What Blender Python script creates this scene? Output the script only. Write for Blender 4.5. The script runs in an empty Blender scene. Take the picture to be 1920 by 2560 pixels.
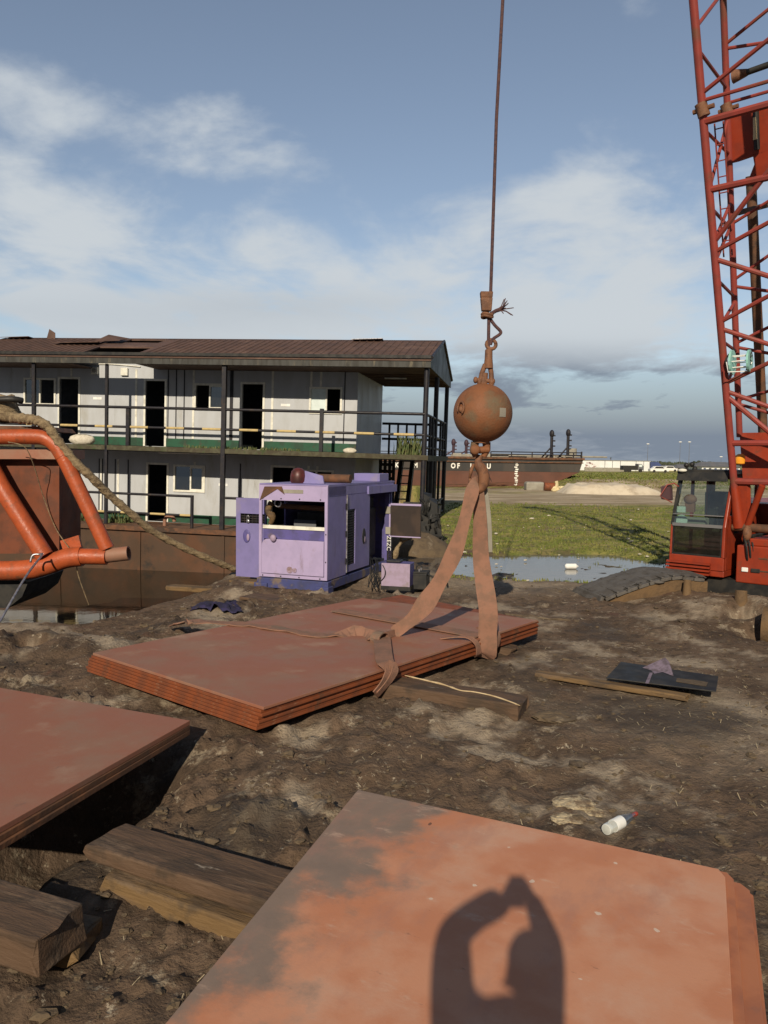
import bpy, bmesh, math, random
import numpy as np
from mathutils import Vector as V, Matrix

random.seed(7)
R = math.radians
scene = bpy.context.scene
col = scene.collection

# ------------------------------------------------------------------ camera
F = 1950.0
CAM = V((0, 0, 2.2))
PITCH = math.atan(132 / F)
ROLL = 0.014
Fw = V((0, math.cos(PITCH), -math.sin(PITCH)))
U0 = V((0, math.sin(PITCH), math.cos(PITCH)))
R0 = V((1, 0, 0))
CR = R0 * math.cos(ROLL) + U0 * math.sin(ROLL)
CU = U0 * math.cos(ROLL) - R0 * math.sin(ROLL)
cam = bpy.data.cameras.new('camera')
cam.sensor_fit = 'VERTICAL'
cam.sensor_height = 36
cam.lens = F / 2560 * 36
cam.clip_start = 0.03
cam.clip_end = 20000
cam_o = bpy.data.objects.new('camera', cam)
col.objects.link(cam_o)
cam_o.matrix_world = Matrix(((CR.x, CU.x, -Fw.x, CAM.x), (CR.y, CU.y, -Fw.y, CAM.y),
                             (CR.z, CU.z, -Fw.z, CAM.z), (0, 0, 0, 1)))
scene.camera = cam_o


def ray(px, py):
    return Fw + CR * ((px - 960) / F) + CU * ((1280 - py) / F)


def at(px, py, Y=None, z=None):
    """world point seen at a pixel of the survey photo, at depth Y or height z"""
    d = ray(px, py)
    t = (Y / d.y) if Y is not None else ((z - CAM.z) / d.z)
    return CAM + d * t


def inf(M, px, py, axis, val):
    """the same, in the local frame M, on the plane local[axis] = val"""
    I = M.inverted()
    o = I @ CAM
    d = I.to_3x3() @ ray(px, py)
    return o + d * ((val - o[axis]) / d[axis])


# ------------------------------------------------------------------ light
SUN_L = ray(1290, 2190).normalized()          # direction the light travels
EL = math.asin(-SUN_L.z)
AZ = math.atan2(-SUN_L.x, -SUN_L.y)           # towards the sun, clockwise from +Y
sun = bpy.data.lights.new('sun', 'SUN')
sun.energy = 4.7
sun.angle = R(0.53)
sun.color = (1.0, 0.88, 0.70)
sun_o = bpy.data.objects.new('sun', sun)
col.objects.link(sun_o)
sun_o.rotation_euler = SUN_L.to_track_quat('-Z', 'Y').to_euler()
sun_o.location = (-4, -20, 14)

scene.view_settings.view_transform = 'Standard'
scene.view_settings.look = 'None'
scene.view_settings.exposure = 0.0
scene.view_settings.gamma = 1

world = bpy.data.worlds.new('World')
scene.world = world
world.use_nodes = True
wn = world.node_tree
wn.nodes.clear()


def N(nt, t, **kw):
    n = nt.nodes.new(t)
    for k, v in kw.items():
        if k.startswith('i_'):
            key = k[2:]
            key = int(key) if key.isdigit() else key
            n.inputs[key].default_value = v
        else:
            setattr(n, k, v)
    return n


def math_n(nt, op, a, b=None, c=None, clamp=False):
    n = nt.nodes.new('ShaderNodeMath')
    n.operation = op
    n.use_clamp = clamp
    for i, x in enumerate((a, b, c)):
        if x is None:
            continue
        if isinstance(x, (int, float)):
            n.inputs[i].default_value = x
        else:
            nt.links.new(x, n.inputs[i])
    return n.outputs[0]


def mix_n(nt, fac, a, b, mode='MIX'):
    n = nt.nodes.new('ShaderNodeMix')
    n.data_type = 'RGBA'
    n.blend_type = mode
    n.clamp_factor = True
    for i, x in ((0, fac), (6, a), (7, b)):
        if isinstance(x, (int, float)):
            n.inputs[i].default_value = x
        elif isinstance(x, (tuple, list)):
            n.inputs[i].default_value = (*x[:3], 1)
        else:
            nt.links.new(x, n.inputs[i])
    return n.outputs[2]


def build_sky():
    nt = wn
    L = nt.links.new
    sky = N(nt, 'ShaderNodeTexSky')
    sky.sky_type = 'NISHITA'
    sky.sun_disc = False
    sky.sun_elevation = EL
    sky.sun_rotation = AZ
    sky.air_density = 1.0
    sky.dust_density = 0.6
    sky.ozone_density = 1.5
    tc = N(nt, 'ShaderNodeTexCoord')
    sep = N(nt, 'ShaderNodeSeparateXYZ')
    L(tc.outputs['Generated'], sep.inputs[0])
    x, y, z = sep.outputs
    az = math_n(nt, 'ARCTAN2', x, y)
    el = math_n(nt, 'ARCSINE', z)
    # cloud layer: direction projected on a flat layer overhead
    zz = math_n(nt, 'ADD', math_n(nt, 'MAXIMUM', z, 0.0), 0.16)
    cx = math_n(nt, 'DIVIDE', x, zz)
    cy = math_n(nt, 'DIVIDE', y, zz)
    cmb = N(nt, 'ShaderNodeCombineXYZ')
    L(cx, cmb.inputs[0])
    L(math_n(nt, 'MULTIPLY', cy, 0.9), cmb.inputs[1])

    def noise(vec, scale, detail, rough, dist=0.0, off=0.0):
        n = N(nt, 'ShaderNodeTexNoise', noise_dimensions='4D')
        n.inputs['Scale'].default_value = scale
        n.inputs['Detail'].default_value = detail
        n.inputs['Roughness'].default_value = rough
        n.inputs['Distortion'].default_value = dist
        n.inputs['W'].default_value = off
        L(vec, n.inputs['Vector'])
        return n.outputs[0]
    n1 = noise(cmb.outputs[0], 2.0, 12, 0.56, 0.5, 3.1)
    n2 = noise(cmb.outputs[0], 0.8, 4, 0.5, 0.2, 9.4)
    n3 = noise(cmb.outputs[0], 5.5, 8, 0.6, 0.4, 1.7)
    dens = math_n(nt, 'ADD', math_n(nt, 'MULTIPLY', math_n(nt, 'SUBTRACT', n1, 0.5), 5.2),
                  math_n(nt, 'MULTIPLY', math_n(nt, 'SUBTRACT', n2, 0.5), 1.6))
    dens = math_n(nt, 'ADD', dens, math_n(nt, 'MULTIPLY', math_n(nt, 'SUBTRACT', n3, 0.5), 1.6))

    def blobs(lst):
        tot = None
        for (px, py, wx, wy, amp) in lst:
            d = ray(px, py).normalized()
            a0, e0 = math.atan2(d.x, d.y), math.asin(d.z)
            da = math_n(nt, 'DIVIDE', math_n(nt, 'SUBTRACT', az, a0), wx / F)
            de = math_n(nt, 'DIVIDE', math_n(nt, 'SUBTRACT', el, e0), wy / F)
            q = math_n(nt, 'ADD', math_n(nt, 'MULTIPLY', da, da), math_n(nt, 'MULTIPLY', de, de))
            g = math_n(nt, 'MULTIPLY', math_n(nt, 'EXPONENT', math_n(nt, 'MULTIPLY', q, -1.0)), amp)
            tot = g if tot is None else math_n(nt, 'ADD', tot, g)
        return tot
    # where the photographed sky carries cloud (and clear blue, negative)
    b = blobs([(520, 330, 300, 130, 0.75), (620, 215, 170, 55, 0.5), (60, 500, 330, 95, 1.0),
               (130, 640, 260, 90, 0.45), (850, 430, 170, 90, 0.5), (720, 600, 190, 90, 0.6),
               (1450, 460, 260, 80, 0.6), (1400, 620, 420, 120, 1.0), (900, 740, 500, 110, 0.9),
               (1450, 840, 460, 100, 1.0), (150, 760, 420, 80, 0.9), (380, 835, 140, 40, 1.1),
               (40, 250, 170, 60, 0.5), (650, 850, 90, 25, 0.9), (300, 80, 560, 110, -1.0), (450, 300, 260, 50, 0.5), (560, 400, 140, 60, 0.4), (300, 455, 160, 45, -0.5), (420, 600, 130, 60, -0.5), (640, 560, 60, 90, 0.3),
               (1100, 150, 700, 150, -0.45), (330, 690, 190, 45, -0.5), (1000, 560, 130, 50, -0.3), (100, 380, 260, 45, -0.3), (820, 330, 160, 60, -0.3)])
    low = math_n(nt, 'MULTIPLY', math_n(nt, 'SUBTRACT', 0.26, el), 3.0)
    low = math_n(nt, 'MINIMUM', math_n(nt, 'MAXIMUM', low, -0.35), 0.75)
    d2 = math_n(nt, 'ADD', math_n(nt, 'ADD', dens, b), low)
    mr = N(nt, 'ShaderNodeMapRange', interpolation_type='SMOOTHSTEP')
    L(d2, mr.inputs[0])
    mr.inputs[1].default_value = 0.0
    mr.inputs[2].default_value = 1.5
    mr.inputs[3].default_value = 0.04
    mr.inputs[4].default_value = 0.95
    # clouds: sunlit white, blue grey bases low over the horizon
    grey = blobs([(1500, 985, 450, 60, 1.0), (1150, 990, 420, 55, 0.8),
                  (1800, 1060, 300, 100, 0.4), (700, 760, 380, 40, 0.2), (1250, 890, 300, 40, 0.25), (300, 800, 500, 40, 0.15)])
    hz = math_n(nt, 'MULTIPLY', math_n(nt, 'SUBTRACT', 0.15, el), 8.5, clamp=True)
    grey = math_n(nt, 'ADD', grey, math_n(nt, 'MULTIPLY', hz, 0.85))
    gn = math_n(nt, 'MULTIPLY', math_n(nt, 'ADD', math_n(nt, 'MULTIPLY', n3, 0.8), 0.55), grey, clamp=True)
    fac = math_n(nt, 'MAXIMUM', mr.outputs[0], hz)
    ccol = mix_n(nt, gn, (7.0, 7.5, 7.9), (2.5, 3.0, 3.75))
    hs = N(nt, 'ShaderNodeHueSaturation')
    hs.inputs['Saturation'].default_value = 0.84
    hs.inputs['Value'].default_value = 1.2
    L(sky.outputs[0], hs.inputs['Color'])
    out = mix_n(nt, fac, hs.outputs[0], ccol)
    # grey added to the unseen sky behind the camera to weaken fill light
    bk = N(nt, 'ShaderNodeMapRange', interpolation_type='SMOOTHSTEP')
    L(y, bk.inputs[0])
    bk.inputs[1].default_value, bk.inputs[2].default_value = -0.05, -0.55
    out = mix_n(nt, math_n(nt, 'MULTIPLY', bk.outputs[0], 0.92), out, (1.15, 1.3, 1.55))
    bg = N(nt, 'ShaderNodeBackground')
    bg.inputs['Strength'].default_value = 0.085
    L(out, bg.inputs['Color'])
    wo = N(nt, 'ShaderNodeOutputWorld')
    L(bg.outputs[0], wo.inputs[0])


build_sky()

# ------------------------------------------------------------------ materials


def mat(name, c1, c2=None, scale=6.0, rough=0.6, metal=0.0, bump=0.0, bscale=40.0, c3=None, s3=1.7,
        lo=0.42, hi=0.62, lo3=0.55, hi3=0.66, stretch=None, spec=0.4, seed=0.0):
    """procedural paint / rust / wood: base colour c1, worn with c2 (fine) and c3 (large patches)"""
    m = bpy.data.materials.new(name)
    m.use_nodes = True
    nt = m.node_tree
    L = nt.links.new
    p = nt.nodes['Principled BSDF']
    p.inputs['Roughness'].default_value = rough
    p.inputs['Metallic'].default_value = metal
    p.inputs['Specular IOR Level'].default_value = spec
    tc = N(nt, 'ShaderNodeTexCoord')
    mp = N(nt, 'ShaderNodeMapping')
    mp.inputs['Location'].default_value = (seed, seed * 0.7, seed * 1.3)
    if stretch:
        mp.inputs['Scale'].default_value = stretch
    L(tc.outputs['Object'], mp.inputs[0])

    def noise(s, d=6, r=0.6):
        n = N(nt, 'ShaderNodeTexNoise')
        n.inputs['Scale'].default_value = s
        n.inputs['Detail'].default_value = d
        n.inputs['Roughness'].default_value = r
        L(mp.outputs[0], n.inputs['Vector'])
        return n.outputs[0]

    def ramp(v, a, b):
        r = N(nt, 'ShaderNodeMapRange', interpolation_type='SMOOTHSTEP')
        L(v, r.inputs[0])
        r.inputs[1].default_value, r.inputs[2].default_value = a, b
        return r.outputs[0]
    base = (*c1, 1)
    c = None
    if c2:
        c = mix_n(nt, ramp(noise(scale), lo, hi), c1, c2)
    if c3:
        c = mix_n(nt, ramp(noise(s3, 8, 0.65), lo3, hi3), c if c is not None else c1, c3)
    if c is None:
        p.inputs['Base Color'].default_value = base
    else:
        L(c, p.inputs['Base Color'])
    if bump > 0:
        b = N(nt, 'ShaderNodeBump')
        b.inputs['Strength'].default_value = bump
        b.inputs['Distance'].default_value = 0.02
        L(noise(bscale, 5, 0.6), b.inputs['Height'])
        L(b.outputs[0], p.inputs['Normal'])
    rr = ramp(noise(scale * 0.8, 4), 0.3, 0.7)
    L(math_n(nt, 'ADD', math_n(nt, 'MULTIPLY', rr, 0.18), max(rough - 0.09, 0.02)), p.inputs['Roughness'])
    return m


def glass(name, tint=(0.75, 0.85, 0.82), refl=0.16):
    m = bpy.data.materials.new(name)
    m.use_nodes = True
    nt = m.node_tree
    nt.nodes.clear()
    L = nt.links.new
    t = N(nt, 'ShaderNodeBsdfTransparent')
    t.inputs[0].default_value = (*tint, 1)
    g = N(nt, 'ShaderNodeBsdfGlossy')
    g.inputs['Roughness'].default_value = 0.03
    g.inputs[0].default_value = (0.9, 0.95, 1, 1)
    nz = N(nt, 'ShaderNodeTexNoise')
    nz.inputs['Scale'].default_value = 3
    d = N(nt, 'ShaderNodeBsdfDiffuse')
    d.inputs[0].default_value = (0.35, 0.33, 0.28, 1)
    mx = N(nt, 'ShaderNodeMixShader')
    mx.inputs[0].default_value = refl
    L(t.outputs[0], mx.inputs[1])
    L(g.outputs[0], mx.inputs[2])
    mx2 = N(nt, 'ShaderNodeMixShader')
    L(math_n(nt, 'MULTIPLY', nz.outputs[0], 0.05), mx2.inputs[0])
    L(mx.outputs[0], mx2.inputs[1])
    L(d.outputs[0], mx2.inputs[2])
    o = N(nt, 'ShaderNodeOutputMaterial')
    L(mx2.outputs[0], o.inputs[0])
    return m


def water_mat(name, c, rough, wave, wscale):
    m = bpy.data.materials.new(name)
    m.use_nodes = True
    nt = m.node_tree
    L = nt.links.new
    p = nt.nodes['Principled BSDF']
    p.inputs['Base Color'].default_value = (*c, 1)
    p.inputs['Roughness'].default_value = rough
    p.inputs['IOR'].default_value = 1.33
    tc = N(nt, 'ShaderNodeTexCoord')
    nz = N(nt, 'ShaderNodeTexNoise')
    nz.inputs['Scale'].default_value = wscale
    nz.inputs['Detail'].default_value = 3
    L(tc.outputs['Object'], nz.inputs['Vector'])
    b = N(nt, 'ShaderNodeBump')
    b.inputs['Strength'].default_value = wave
    b.inputs['Distance'].default_value = 0.03
    L(nz.outputs[0], b.inputs['Height'])
    L(b.outputs[0], p.inputs['Normal'])
    return m


MT = {}
MT['crane_red'] = mat('crane_red_paint', (0.27, 0.034, 0.011), (0.22, 0.030, 0.012), 5, 0.45, c3=(0.16, 0.042, 0.02), s3=3, lo3=.58, hi3=.72)
MT['boom_red'] = mat('boom_faded_red', (0.27, 0.045, 0.033), (0.22, 0.043, 0.032), 4, 0.5, c3=(0.16, 0.06, 0.034), s3=2.2, lo3=.5, hi3=.7)
MT['orange_tube'] = mat('orange_tube_paint', (0.40, 0.082, 0.026), (0.33, 0.07, 0.024), 7, 0.42, c3=(0.24, 0.085, 0.04), s3=3.5, bump=.25, bscale=30, lo3=.56, hi3=.7)
MT['rust_red'] = mat('primer_red_plate', (0.270, 0.110, 0.066), (0.255, 0.135, 0.088), 1.6, 0.62, c3=(0.33, 0.205, 0.145), s3=1.3, bump=.08, bscale=60, lo3=.52, hi3=.72)
MT['rust_dark'] = mat('rusty_brown_steel', (0.09, 0.045, 0.025), (0.15, 0.065, 0.03), 4, 0.75, c3=(0.05, 0.03, 0.02), s3=1.3, bump=.3)
MT['edge_rust'] = mat('plate_edge_rust', (0.21, 0.055, 0.017), (0.15, 0.045, 0.018), 5, 0.7, c3=(0.10, 0.048, 0.026), s3=2.2)
MT['ball_rust'] = mat('ball_rust', (0.195, 0.075, 0.030), (0.145, 0.06, 0.026), 5, 0.75, c3=(0.13, 0.10, 0.06), s3=2.0, bump=.25, bscale=45, lo3=.5, hi3=.68)
MT['hook_rust'] = mat('hook_rust', (0.19, 0.085, 0.042), (0.12, 0.055, 0.03), 14, 0.7, bump=.3, bscale=70)
MT['dark_steel'] = mat('dark_navy_steel', (0.012, 0.011, 0.017), (0.020, 0.017, 0.018), 7, 0.5, c3=(0.045, 0.03, 0.022), s3=2.4, lo3=.56, hi3=.7)
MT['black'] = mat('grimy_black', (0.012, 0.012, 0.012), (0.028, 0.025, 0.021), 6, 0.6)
MT['yellow'] = mat('yellow_band_paint', (0.52, 0.39, 0.17), (0.42, 0.32, 0.15), 8, 0.6)
MT['lilac'] = mat('lilac_paint', (0.195, 0.17, 0.37), (0.175, 0.155, 0.33), 3.5, 0.5, c3=(0.22, 0.19, 0.32), s3=2.0)  # the generator's lilac with side shade mixed in; its front uses a lighter copy
MT['lilac_front'] = mat('lilac_front_paint', (0.385, 0.315, 0.50), (0.35, 0.29, 0.46), 3.5, 0.5, c3=(0.30, 0.24, 0.33), s3=3.0, lo3=.56, hi3=.72)  # same lilac in its sunlit tone, for the front
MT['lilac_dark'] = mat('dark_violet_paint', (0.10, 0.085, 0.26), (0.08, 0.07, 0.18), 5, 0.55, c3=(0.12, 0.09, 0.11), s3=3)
MT['blue_skid'] = mat('blue_skid_paint', (0.05, 0.058, 0.17), (0.045, 0.05, 0.12), 6, 0.55, c3=(0.16, 0.12, 0.10), s3=3, lo3=.52, hi3=.62)
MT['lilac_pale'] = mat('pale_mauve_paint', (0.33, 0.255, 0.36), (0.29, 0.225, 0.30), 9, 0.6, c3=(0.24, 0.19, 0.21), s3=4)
MT['wall'] = mat('cabin_wall_grey', (0.45, 0.465, 0.485), (0.415, 0.425, 0.435), 2.5, 0.55, c3=(0.36, 0.355, 0.33), s3=1.6, stretch=(1, 1, .35), lo3=.55, hi3=.75)
MT['white_trim'] = mat('cream_trim', (0.76, 0.74, 0.65), (0.66, 0.64, 0.55), 6, 0.5)
MT['green'] = mat('green_skirt_paint', (0.012, 0.075, 0.038), (0.014, 0.048, 0.026), 3, 0.6, c3=(0.05, 0.05, 0.03), s3=2)
MT['roof'] = mat('rusty_roof_sheet', (0.105, 0.058, 0.042), (0.08, 0.046, 0.034), 2.2, 0.75, c3=(0.14, 0.082, 0.06), s3=.8, bump=.2)
MT['soffit'] = mat('rusty_soffit', (0.10, 0.055, 0.035), (0.07, 0.04, 0.03), 2.2, 0.8)
MT['fascia'] = mat('stained_fascia', (0.055, 0.055, 0.05), (0.035, 0.033, 0.028), 2.0, 0.7, c3=(0.16, 0.135, 0.09), s3=1.4, stretch=(3, 1, .6), lo3=.54, hi3=.7)
MT['gable'] = mat('grey_gable_cladding', (0.10, 0.115, 0.125), (0.08, 0.09, 0.095), 2.0, 0.6, c3=(0.035, 0.045, 0.03), s3=1.5)
MT['hull'] = mat('rust_hull', (0.065, 0.036, 0.020), (0.095, 0.042, 0.020), 1.2, 0.75, c3=(0.030, 0.022, 0.016), s3=.8, bump=.2)
MT['deck'] = mat('mossy_deck', (0.06, 0.05, 0.03), (0.09, 0.085, 0.05), 5, 0.85, c3=(0.04, 0.06, 0.02), s3=2.5)
MT['wood'] = mat('weathered_timber', (0.105, 0.062, 0.036), (0.062, 0.038, 0.023), 5, 0.8, c3=(0.15, 0.10, 0.065), s3=2, bump=.5, bscale=22, stretch=(.35, 2.2, 2.2))
MT['wood_pale'] = mat('pale_timber', (0.165, 0.10, 0.042), (0.105, 0.065, 0.032), 5, 0.8, c3=(0.15, 0.10, 0.06), s3=2, bump=.5, bscale=22, stretch=(.35, 2.2, 2.2))
MT['sling'] = mat('dusty_webbing', (0.255, 0.13, 0.086), (0.195, 0.108, 0.073), 8, 0.9, c3=(0.17, 0.115, 0.082), s3=2.5, bump=.4, bscale=120)
MT['rope'] = mat('muddy_fibre_rope', (0.27, 0.20, 0.115), (0.17, 0.12, 0.07), 16, 0.95, bump=.9, bscale=60)
MT['wire_rope'] = mat('greased_wire_rope', (0.10, 0.045, 0.04), (0.06, 0.03, 0.035), 30, 0.6, bump=.6, bscale=150)
MT['mud'] = mat('mud_cake', (0.12, 0.085, 0.05), (0.085, 0.06, 0.038), 6, 0.9, c3=(0.17, 0.13, 0.085), s3=3, bump=.7, bscale=25)
MT['mud_track'] = mat('mud_caked_track', (0.105, 0.095, 0.085), (0.075, 0.065, 0.055), 5, 0.8, bump=.6, bscale=30)
MT['mud_brown'] = mat('brown_mud_cake', (0.14, 0.085, 0.04), (0.10, 0.062, 0.032), 5, 0.85, bump=.6, bscale=25)
MT['glass'] = glass('cab_glass', (.8, .88, .84), .10)
MT['pane'] = glass('window_pane', (0.55, 0.62, 0.62), 0.25)
MT['pale_pane'] = mat('whitened_pane', (0.66, 0.74, 0.72), (0.6, 0.68, 0.66), 4, 0.25)
MT['white'] = mat('white_paint', (0.8, 0.8, 0.77), (0.72, 0.71, 0.67), 6, 0.5)
MT['letter'] = mat('white_letter_paint', (0.85, 0.83, 0.76), (0.75, 0.72, 0.64), 3, 0.5)
MT['sack'] = mat('dirty_white_sack', (0.62, 0.57, 0.47), (0.5, 0.45, 0.36), 9, 0.9, bump=.6, bscale=30)
MT['silver'] = mat('bare_steel', (0.45, 0.44, 0.46), (0.3, 0.29, 0.3), 18, 0.35, 0.8)
MT['teal'] = mat('pale_teal_plastic', (0.28, 0.55, 0.47), (0.22, 0.46, 0.40), 8, 0.45)
MT['amber'] = mat('amber_lens', (0.85, 0.36, 0.03), (0.75, 0.30, 0.03), 8, 0.25)
MT['barge_black'] = mat('barge_black_paint', (0.035, 0.032, 0.03), (0.055, 0.045, 0.038), .8, 0.7, c3=(0.09, 0.07, 0.055), s3=.35, stretch=(1, 1, .3))
MT['barge_red'] = mat('barge_red_oxide', (0.125, 0.050, 0.032), (0.10, 0.044, 0.03), .7, 0.75, c3=(0.085, 0.045, 0.032), s3=.4)
MT['concrete'] = mat('pale_concrete', (0.30, 0.28, 0.23), (0.24, 0.22, 0.18), 2, 0.85)
MT['sand'] = mat('pale_sand', (0.58, 0.50, 0.38), (0.50, 0.42, 0.31), 1.5, 0.95, c3=(0.40, 0.33, 0.24), s3=.6, bump=.5, bscale=6)
MT['far_white'] = mat('white_cladding', (0.72, 0.74, 0.74), (0.66, 0.67, 0.66), .4, 0.6)
MT['far_blue'] = mat('blue_cladding', (0.045, 0.07, 0.19), (0.04, 0.06, 0.15), .4, 0.6)
MT['far_grey'] = mat('grey_sheet_roof', (0.12, 0.125, 0.135), (0.16, 0.15, 0.15), .5, 0.7)
MT['far_cream'] = mat('cream_render', (0.62, 0.52, 0.30), (0.55, 0.47, 0.28), .4, 0.8)
MT['tyre'] = mat('black_rubber', (0.02, 0.02, 0.02), (0.03, 0.028, 0.026), 8, 0.85)
MT['cloth'] = mat('dark_violet_cloth', (0.030, 0.024, 0.075), (0.02, 0.018, 0.04), 8, 0.9, bump=.6, bscale=20)
MT['skin'] = mat('brown_skin', (0.16, 0.085, 0.055), (0.14, 0.075, 0.05), 6, 0.55)
MT['shirt'] = mat('grey_cotton', (0.16, 0.17, 0.19), (0.14, 0.15, 0.165), 8, 0.9)
MT['trouser'] = mat('navy_cotton', (0.035, 0.04, 0.06), (0.03, 0.033, 0.05), 8, 0.9)
MT['hair'] = mat('black_hair', (0.01, 0.009, 0.008), (0.015, 0.013, 0.012), 20, 0.8)


def plate_orange():
    m = mat('orange_primer_plate', (0.53, 0.245, 0.14), (0.48, 0.195, 0.10), 2.4, 0.62, c3=(0.53, 0.30, 0.20), s3=1.6, bump=.06, bscale=80, lo3=.5, hi3=.72)
    nt = m.node_tree
    p = nt.nodes['Principled BSDF']
    src = p.inputs['Base Color'].links[0].from_socket
    tc = N(nt, 'ShaderNodeTexCoord')
    sp = N(nt, 'ShaderNodeSeparateXYZ')
    nt.links.new(tc.outputs['Object'], sp.inputs[0])
    nz = N(nt, 'ShaderNodeTexNoise')
    nz.inputs['Scale'].default_value = 3.2
    nz.inputs['Detail'].default_value = 9
    nz.inputs['Roughness'].default_value = 0.62
    nt.links.new(tc.outputs['Object'], nz.inputs['Vector'])
    # primer has flaked off along one long edge: bare grey scale there, ragged border
    e = math_n(nt, 'ADD', math_n(nt, 'MULTIPLY', sp.outputs[0], -1.5), math_n(nt, 'MULTIPLY', nz.outputs[0], 2.4))
    r = N(nt, 'ShaderNodeMapRange', interpolation_type='SMOOTHSTEP')
    nt.links.new(e, r.inputs[0])
    r.inputs[1].default_value, r.inputs[2].default_value = 0.24, 0.84
    nz2 = N(nt, 'ShaderNodeTexNoise')
    nz2.inputs['Scale'].default_value = 9
    nz2.inputs['Detail'].default_value = 6
    nt.links.new(tc.outputs['Object'], nz2.inputs['Vector'])
    grey = mix_n(nt, nz2.outputs[0], (0.165, 0.125, 0.098), (0.27, 0.185, 0.135))
    c = mix_n(nt, r.outputs[0], src, grey)
    # little white lime spots
    v = N(nt, 'ShaderNodeTexVoronoi')
    v.inputs['Scale'].default_value = 5.5
    v.inputs['Randomness'].default_value = 1.0
    mp = N(nt, 'ShaderNodeMapping')
    nt.links.new(tc.outputs['Object'], mp.inputs[0])
    nzo = N(nt, 'ShaderNodeVectorMath', operation='MULTIPLY_ADD')
    nt.links.new(nz2.outputs['Color'], nzo.inputs[0])
    nzo.inputs[1].default_value = (0.09, 0.09, 0.0)
    nt.links.new(mp.outputs[0], nzo.inputs[2])
    nt.links.new(nzo.outputs[0], v.inputs['Vector'])
    sepc = N(nt, 'ShaderNodeSeparateColor')
    nt.links.new(v.outputs['Color'], sepc.inputs[0])
    sel = math_n(nt, 'GREATER_THAN', sepc.outputs[0], 0.5)
    spot = math_n(nt, 'MULTIPLY', math_n(nt, 'LESS_THAN', v.outputs['Distance'], 0.07), sel)
    c = mix_n(nt, math_n(nt, 'MULTIPLY', spot, 0.8), c, (0.62, 0.50, 0.40))
    sel2 = math_n(nt, 'LESS_THAN', sepc.outputs[1], 0.25)
    spot2 = math_n(nt, 'MULTIPLY', math_n(nt, 'LESS_THAN', v.outputs['Distance'], 0.06), sel2)
    c = mix_n(nt, math_n(nt, 'MULTIPLY', spot2, 0.75), c, (0.06, 0.035, 0.025))
    nt.links.new(c, p.inputs['Base Color'])
    return m


MT['plate_orange'] = plate_orange()


def scuffed(key, col_, scale=2.2, lo=.60, hi=.70, amount=.6, stretch=(1, .45, 1)):
    """chalky scuffs and dust streaks over an existing material"""
    nt = MT[key].node_tree
    p = nt.nodes['Principled BSDF']
    src = p.inputs['Base Color'].links[0].from_socket
    tc = N(nt, 'ShaderNodeTexCoord')
    mp = N(nt, 'ShaderNodeMapping')
    mp.inputs['Scale'].default_value = stretch
    nt.links.new(tc.outputs['Object'], mp.inputs[0])
    n = N(nt, 'ShaderNodeTexNoise')
    n.inputs['Scale'].default_value = scale
    n.inputs['Detail'].default_value = 12
    n.inputs['Roughness'].default_value = .72
    nt.links.new(mp.outputs[0], n.inputs['Vector'])
    r = N(nt, 'ShaderNodeMapRange', interpolation_type='SMOOTHSTEP')
    nt.links.new(n.outputs[0], r.inputs[0])
    r.inputs[1].default_value, r.inputs[2].default_value = lo, hi
    nt.links.new(mix_n(nt, math_n(nt, 'MULTIPLY', r.outputs[0], amount), src, col_), p.inputs['Base Color'])


scuffed('rust_red', (0.42, 0.30, 0.23), 3.2, .60, .72, .65)
scuffed('rust_red', (0.16, 0.09, 0.07), 7.0, .60, .70, .5)
scuffed('plate_orange', (0.36, 0.18, 0.13), 2.0, .52, .68, .5)
scuffed('plate_orange', (0.56, 0.38, 0.28), 5.0, .58, .70, .5, (.6, 1.4, 1))
scuffed('plate_orange', (0.17, 0.09, 0.06), 16.0, .64, .70, .6, (.5, 1.6, 1))
MT['plate_low'] = mat('orange_primer_margin', (0.40, 0.15, 0.07), (0.33, 0.12, 0.06), 4, 0.65, c3=(0.25, 0.11, 0.07), s3=2)
scuffed('edge_rust', (0.30, 0.17, 0.10), 9.0, .58, .68, .6, (1, 1, 3))
scuffed('wood', (0.05, 0.034, 0.022), 3.0, .50, .62, .75, (.8, 1.2, 1))
scuffed('wood_pale', (0.06, 0.042, 0.027), 3.0, .52, .64, .7, (.8, 1.2, 1))
scuffed('wood', (0.36, 0.30, 0.24), 4.0, .62, .70, .7, (.5, 2, 1))
scuffed('lilac', (0.13, 0.105, 0.13), 5.0, .55, .72, .55, (1, 1, .22))
scuffed('lilac_front', (0.17, 0.12, 0.12), 6.0, .57, .72, .6, (1, 1, .22))
scuffed('wall', (0.20, 0.185, 0.15), 3.0, .57, .74, .5, (1, 1, .16))
scuffed('white_trim', (0.25, 0.22, 0.16), 3.0, .5, .7, .5)
scuffed('orange_tube', (0.15, 0.06, 0.032), 4.5, .55, .68, .65)
scuffed('boom_red', (0.13, 0.06, 0.035), 3.5, .55, .68, .6)
scuffed('crane_red', (0.14, 0.06, 0.035), 3.0, .58, .72, .5)
scuffed('ball_rust', (0.25, 0.125, 0.06), 6.0, .58, .70, .5)

# ------------------------------------------------------------------ mesh helpers


def frame_from(d, up=V((0, 0, 1))):
    d = d.normalized()
    if abs(d.dot(up)) > 0.98:
        up = V((0, 1, 0))
    a = d.cross(up).normalized()
    b = a.cross(d).normalized()
    return a, b


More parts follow.
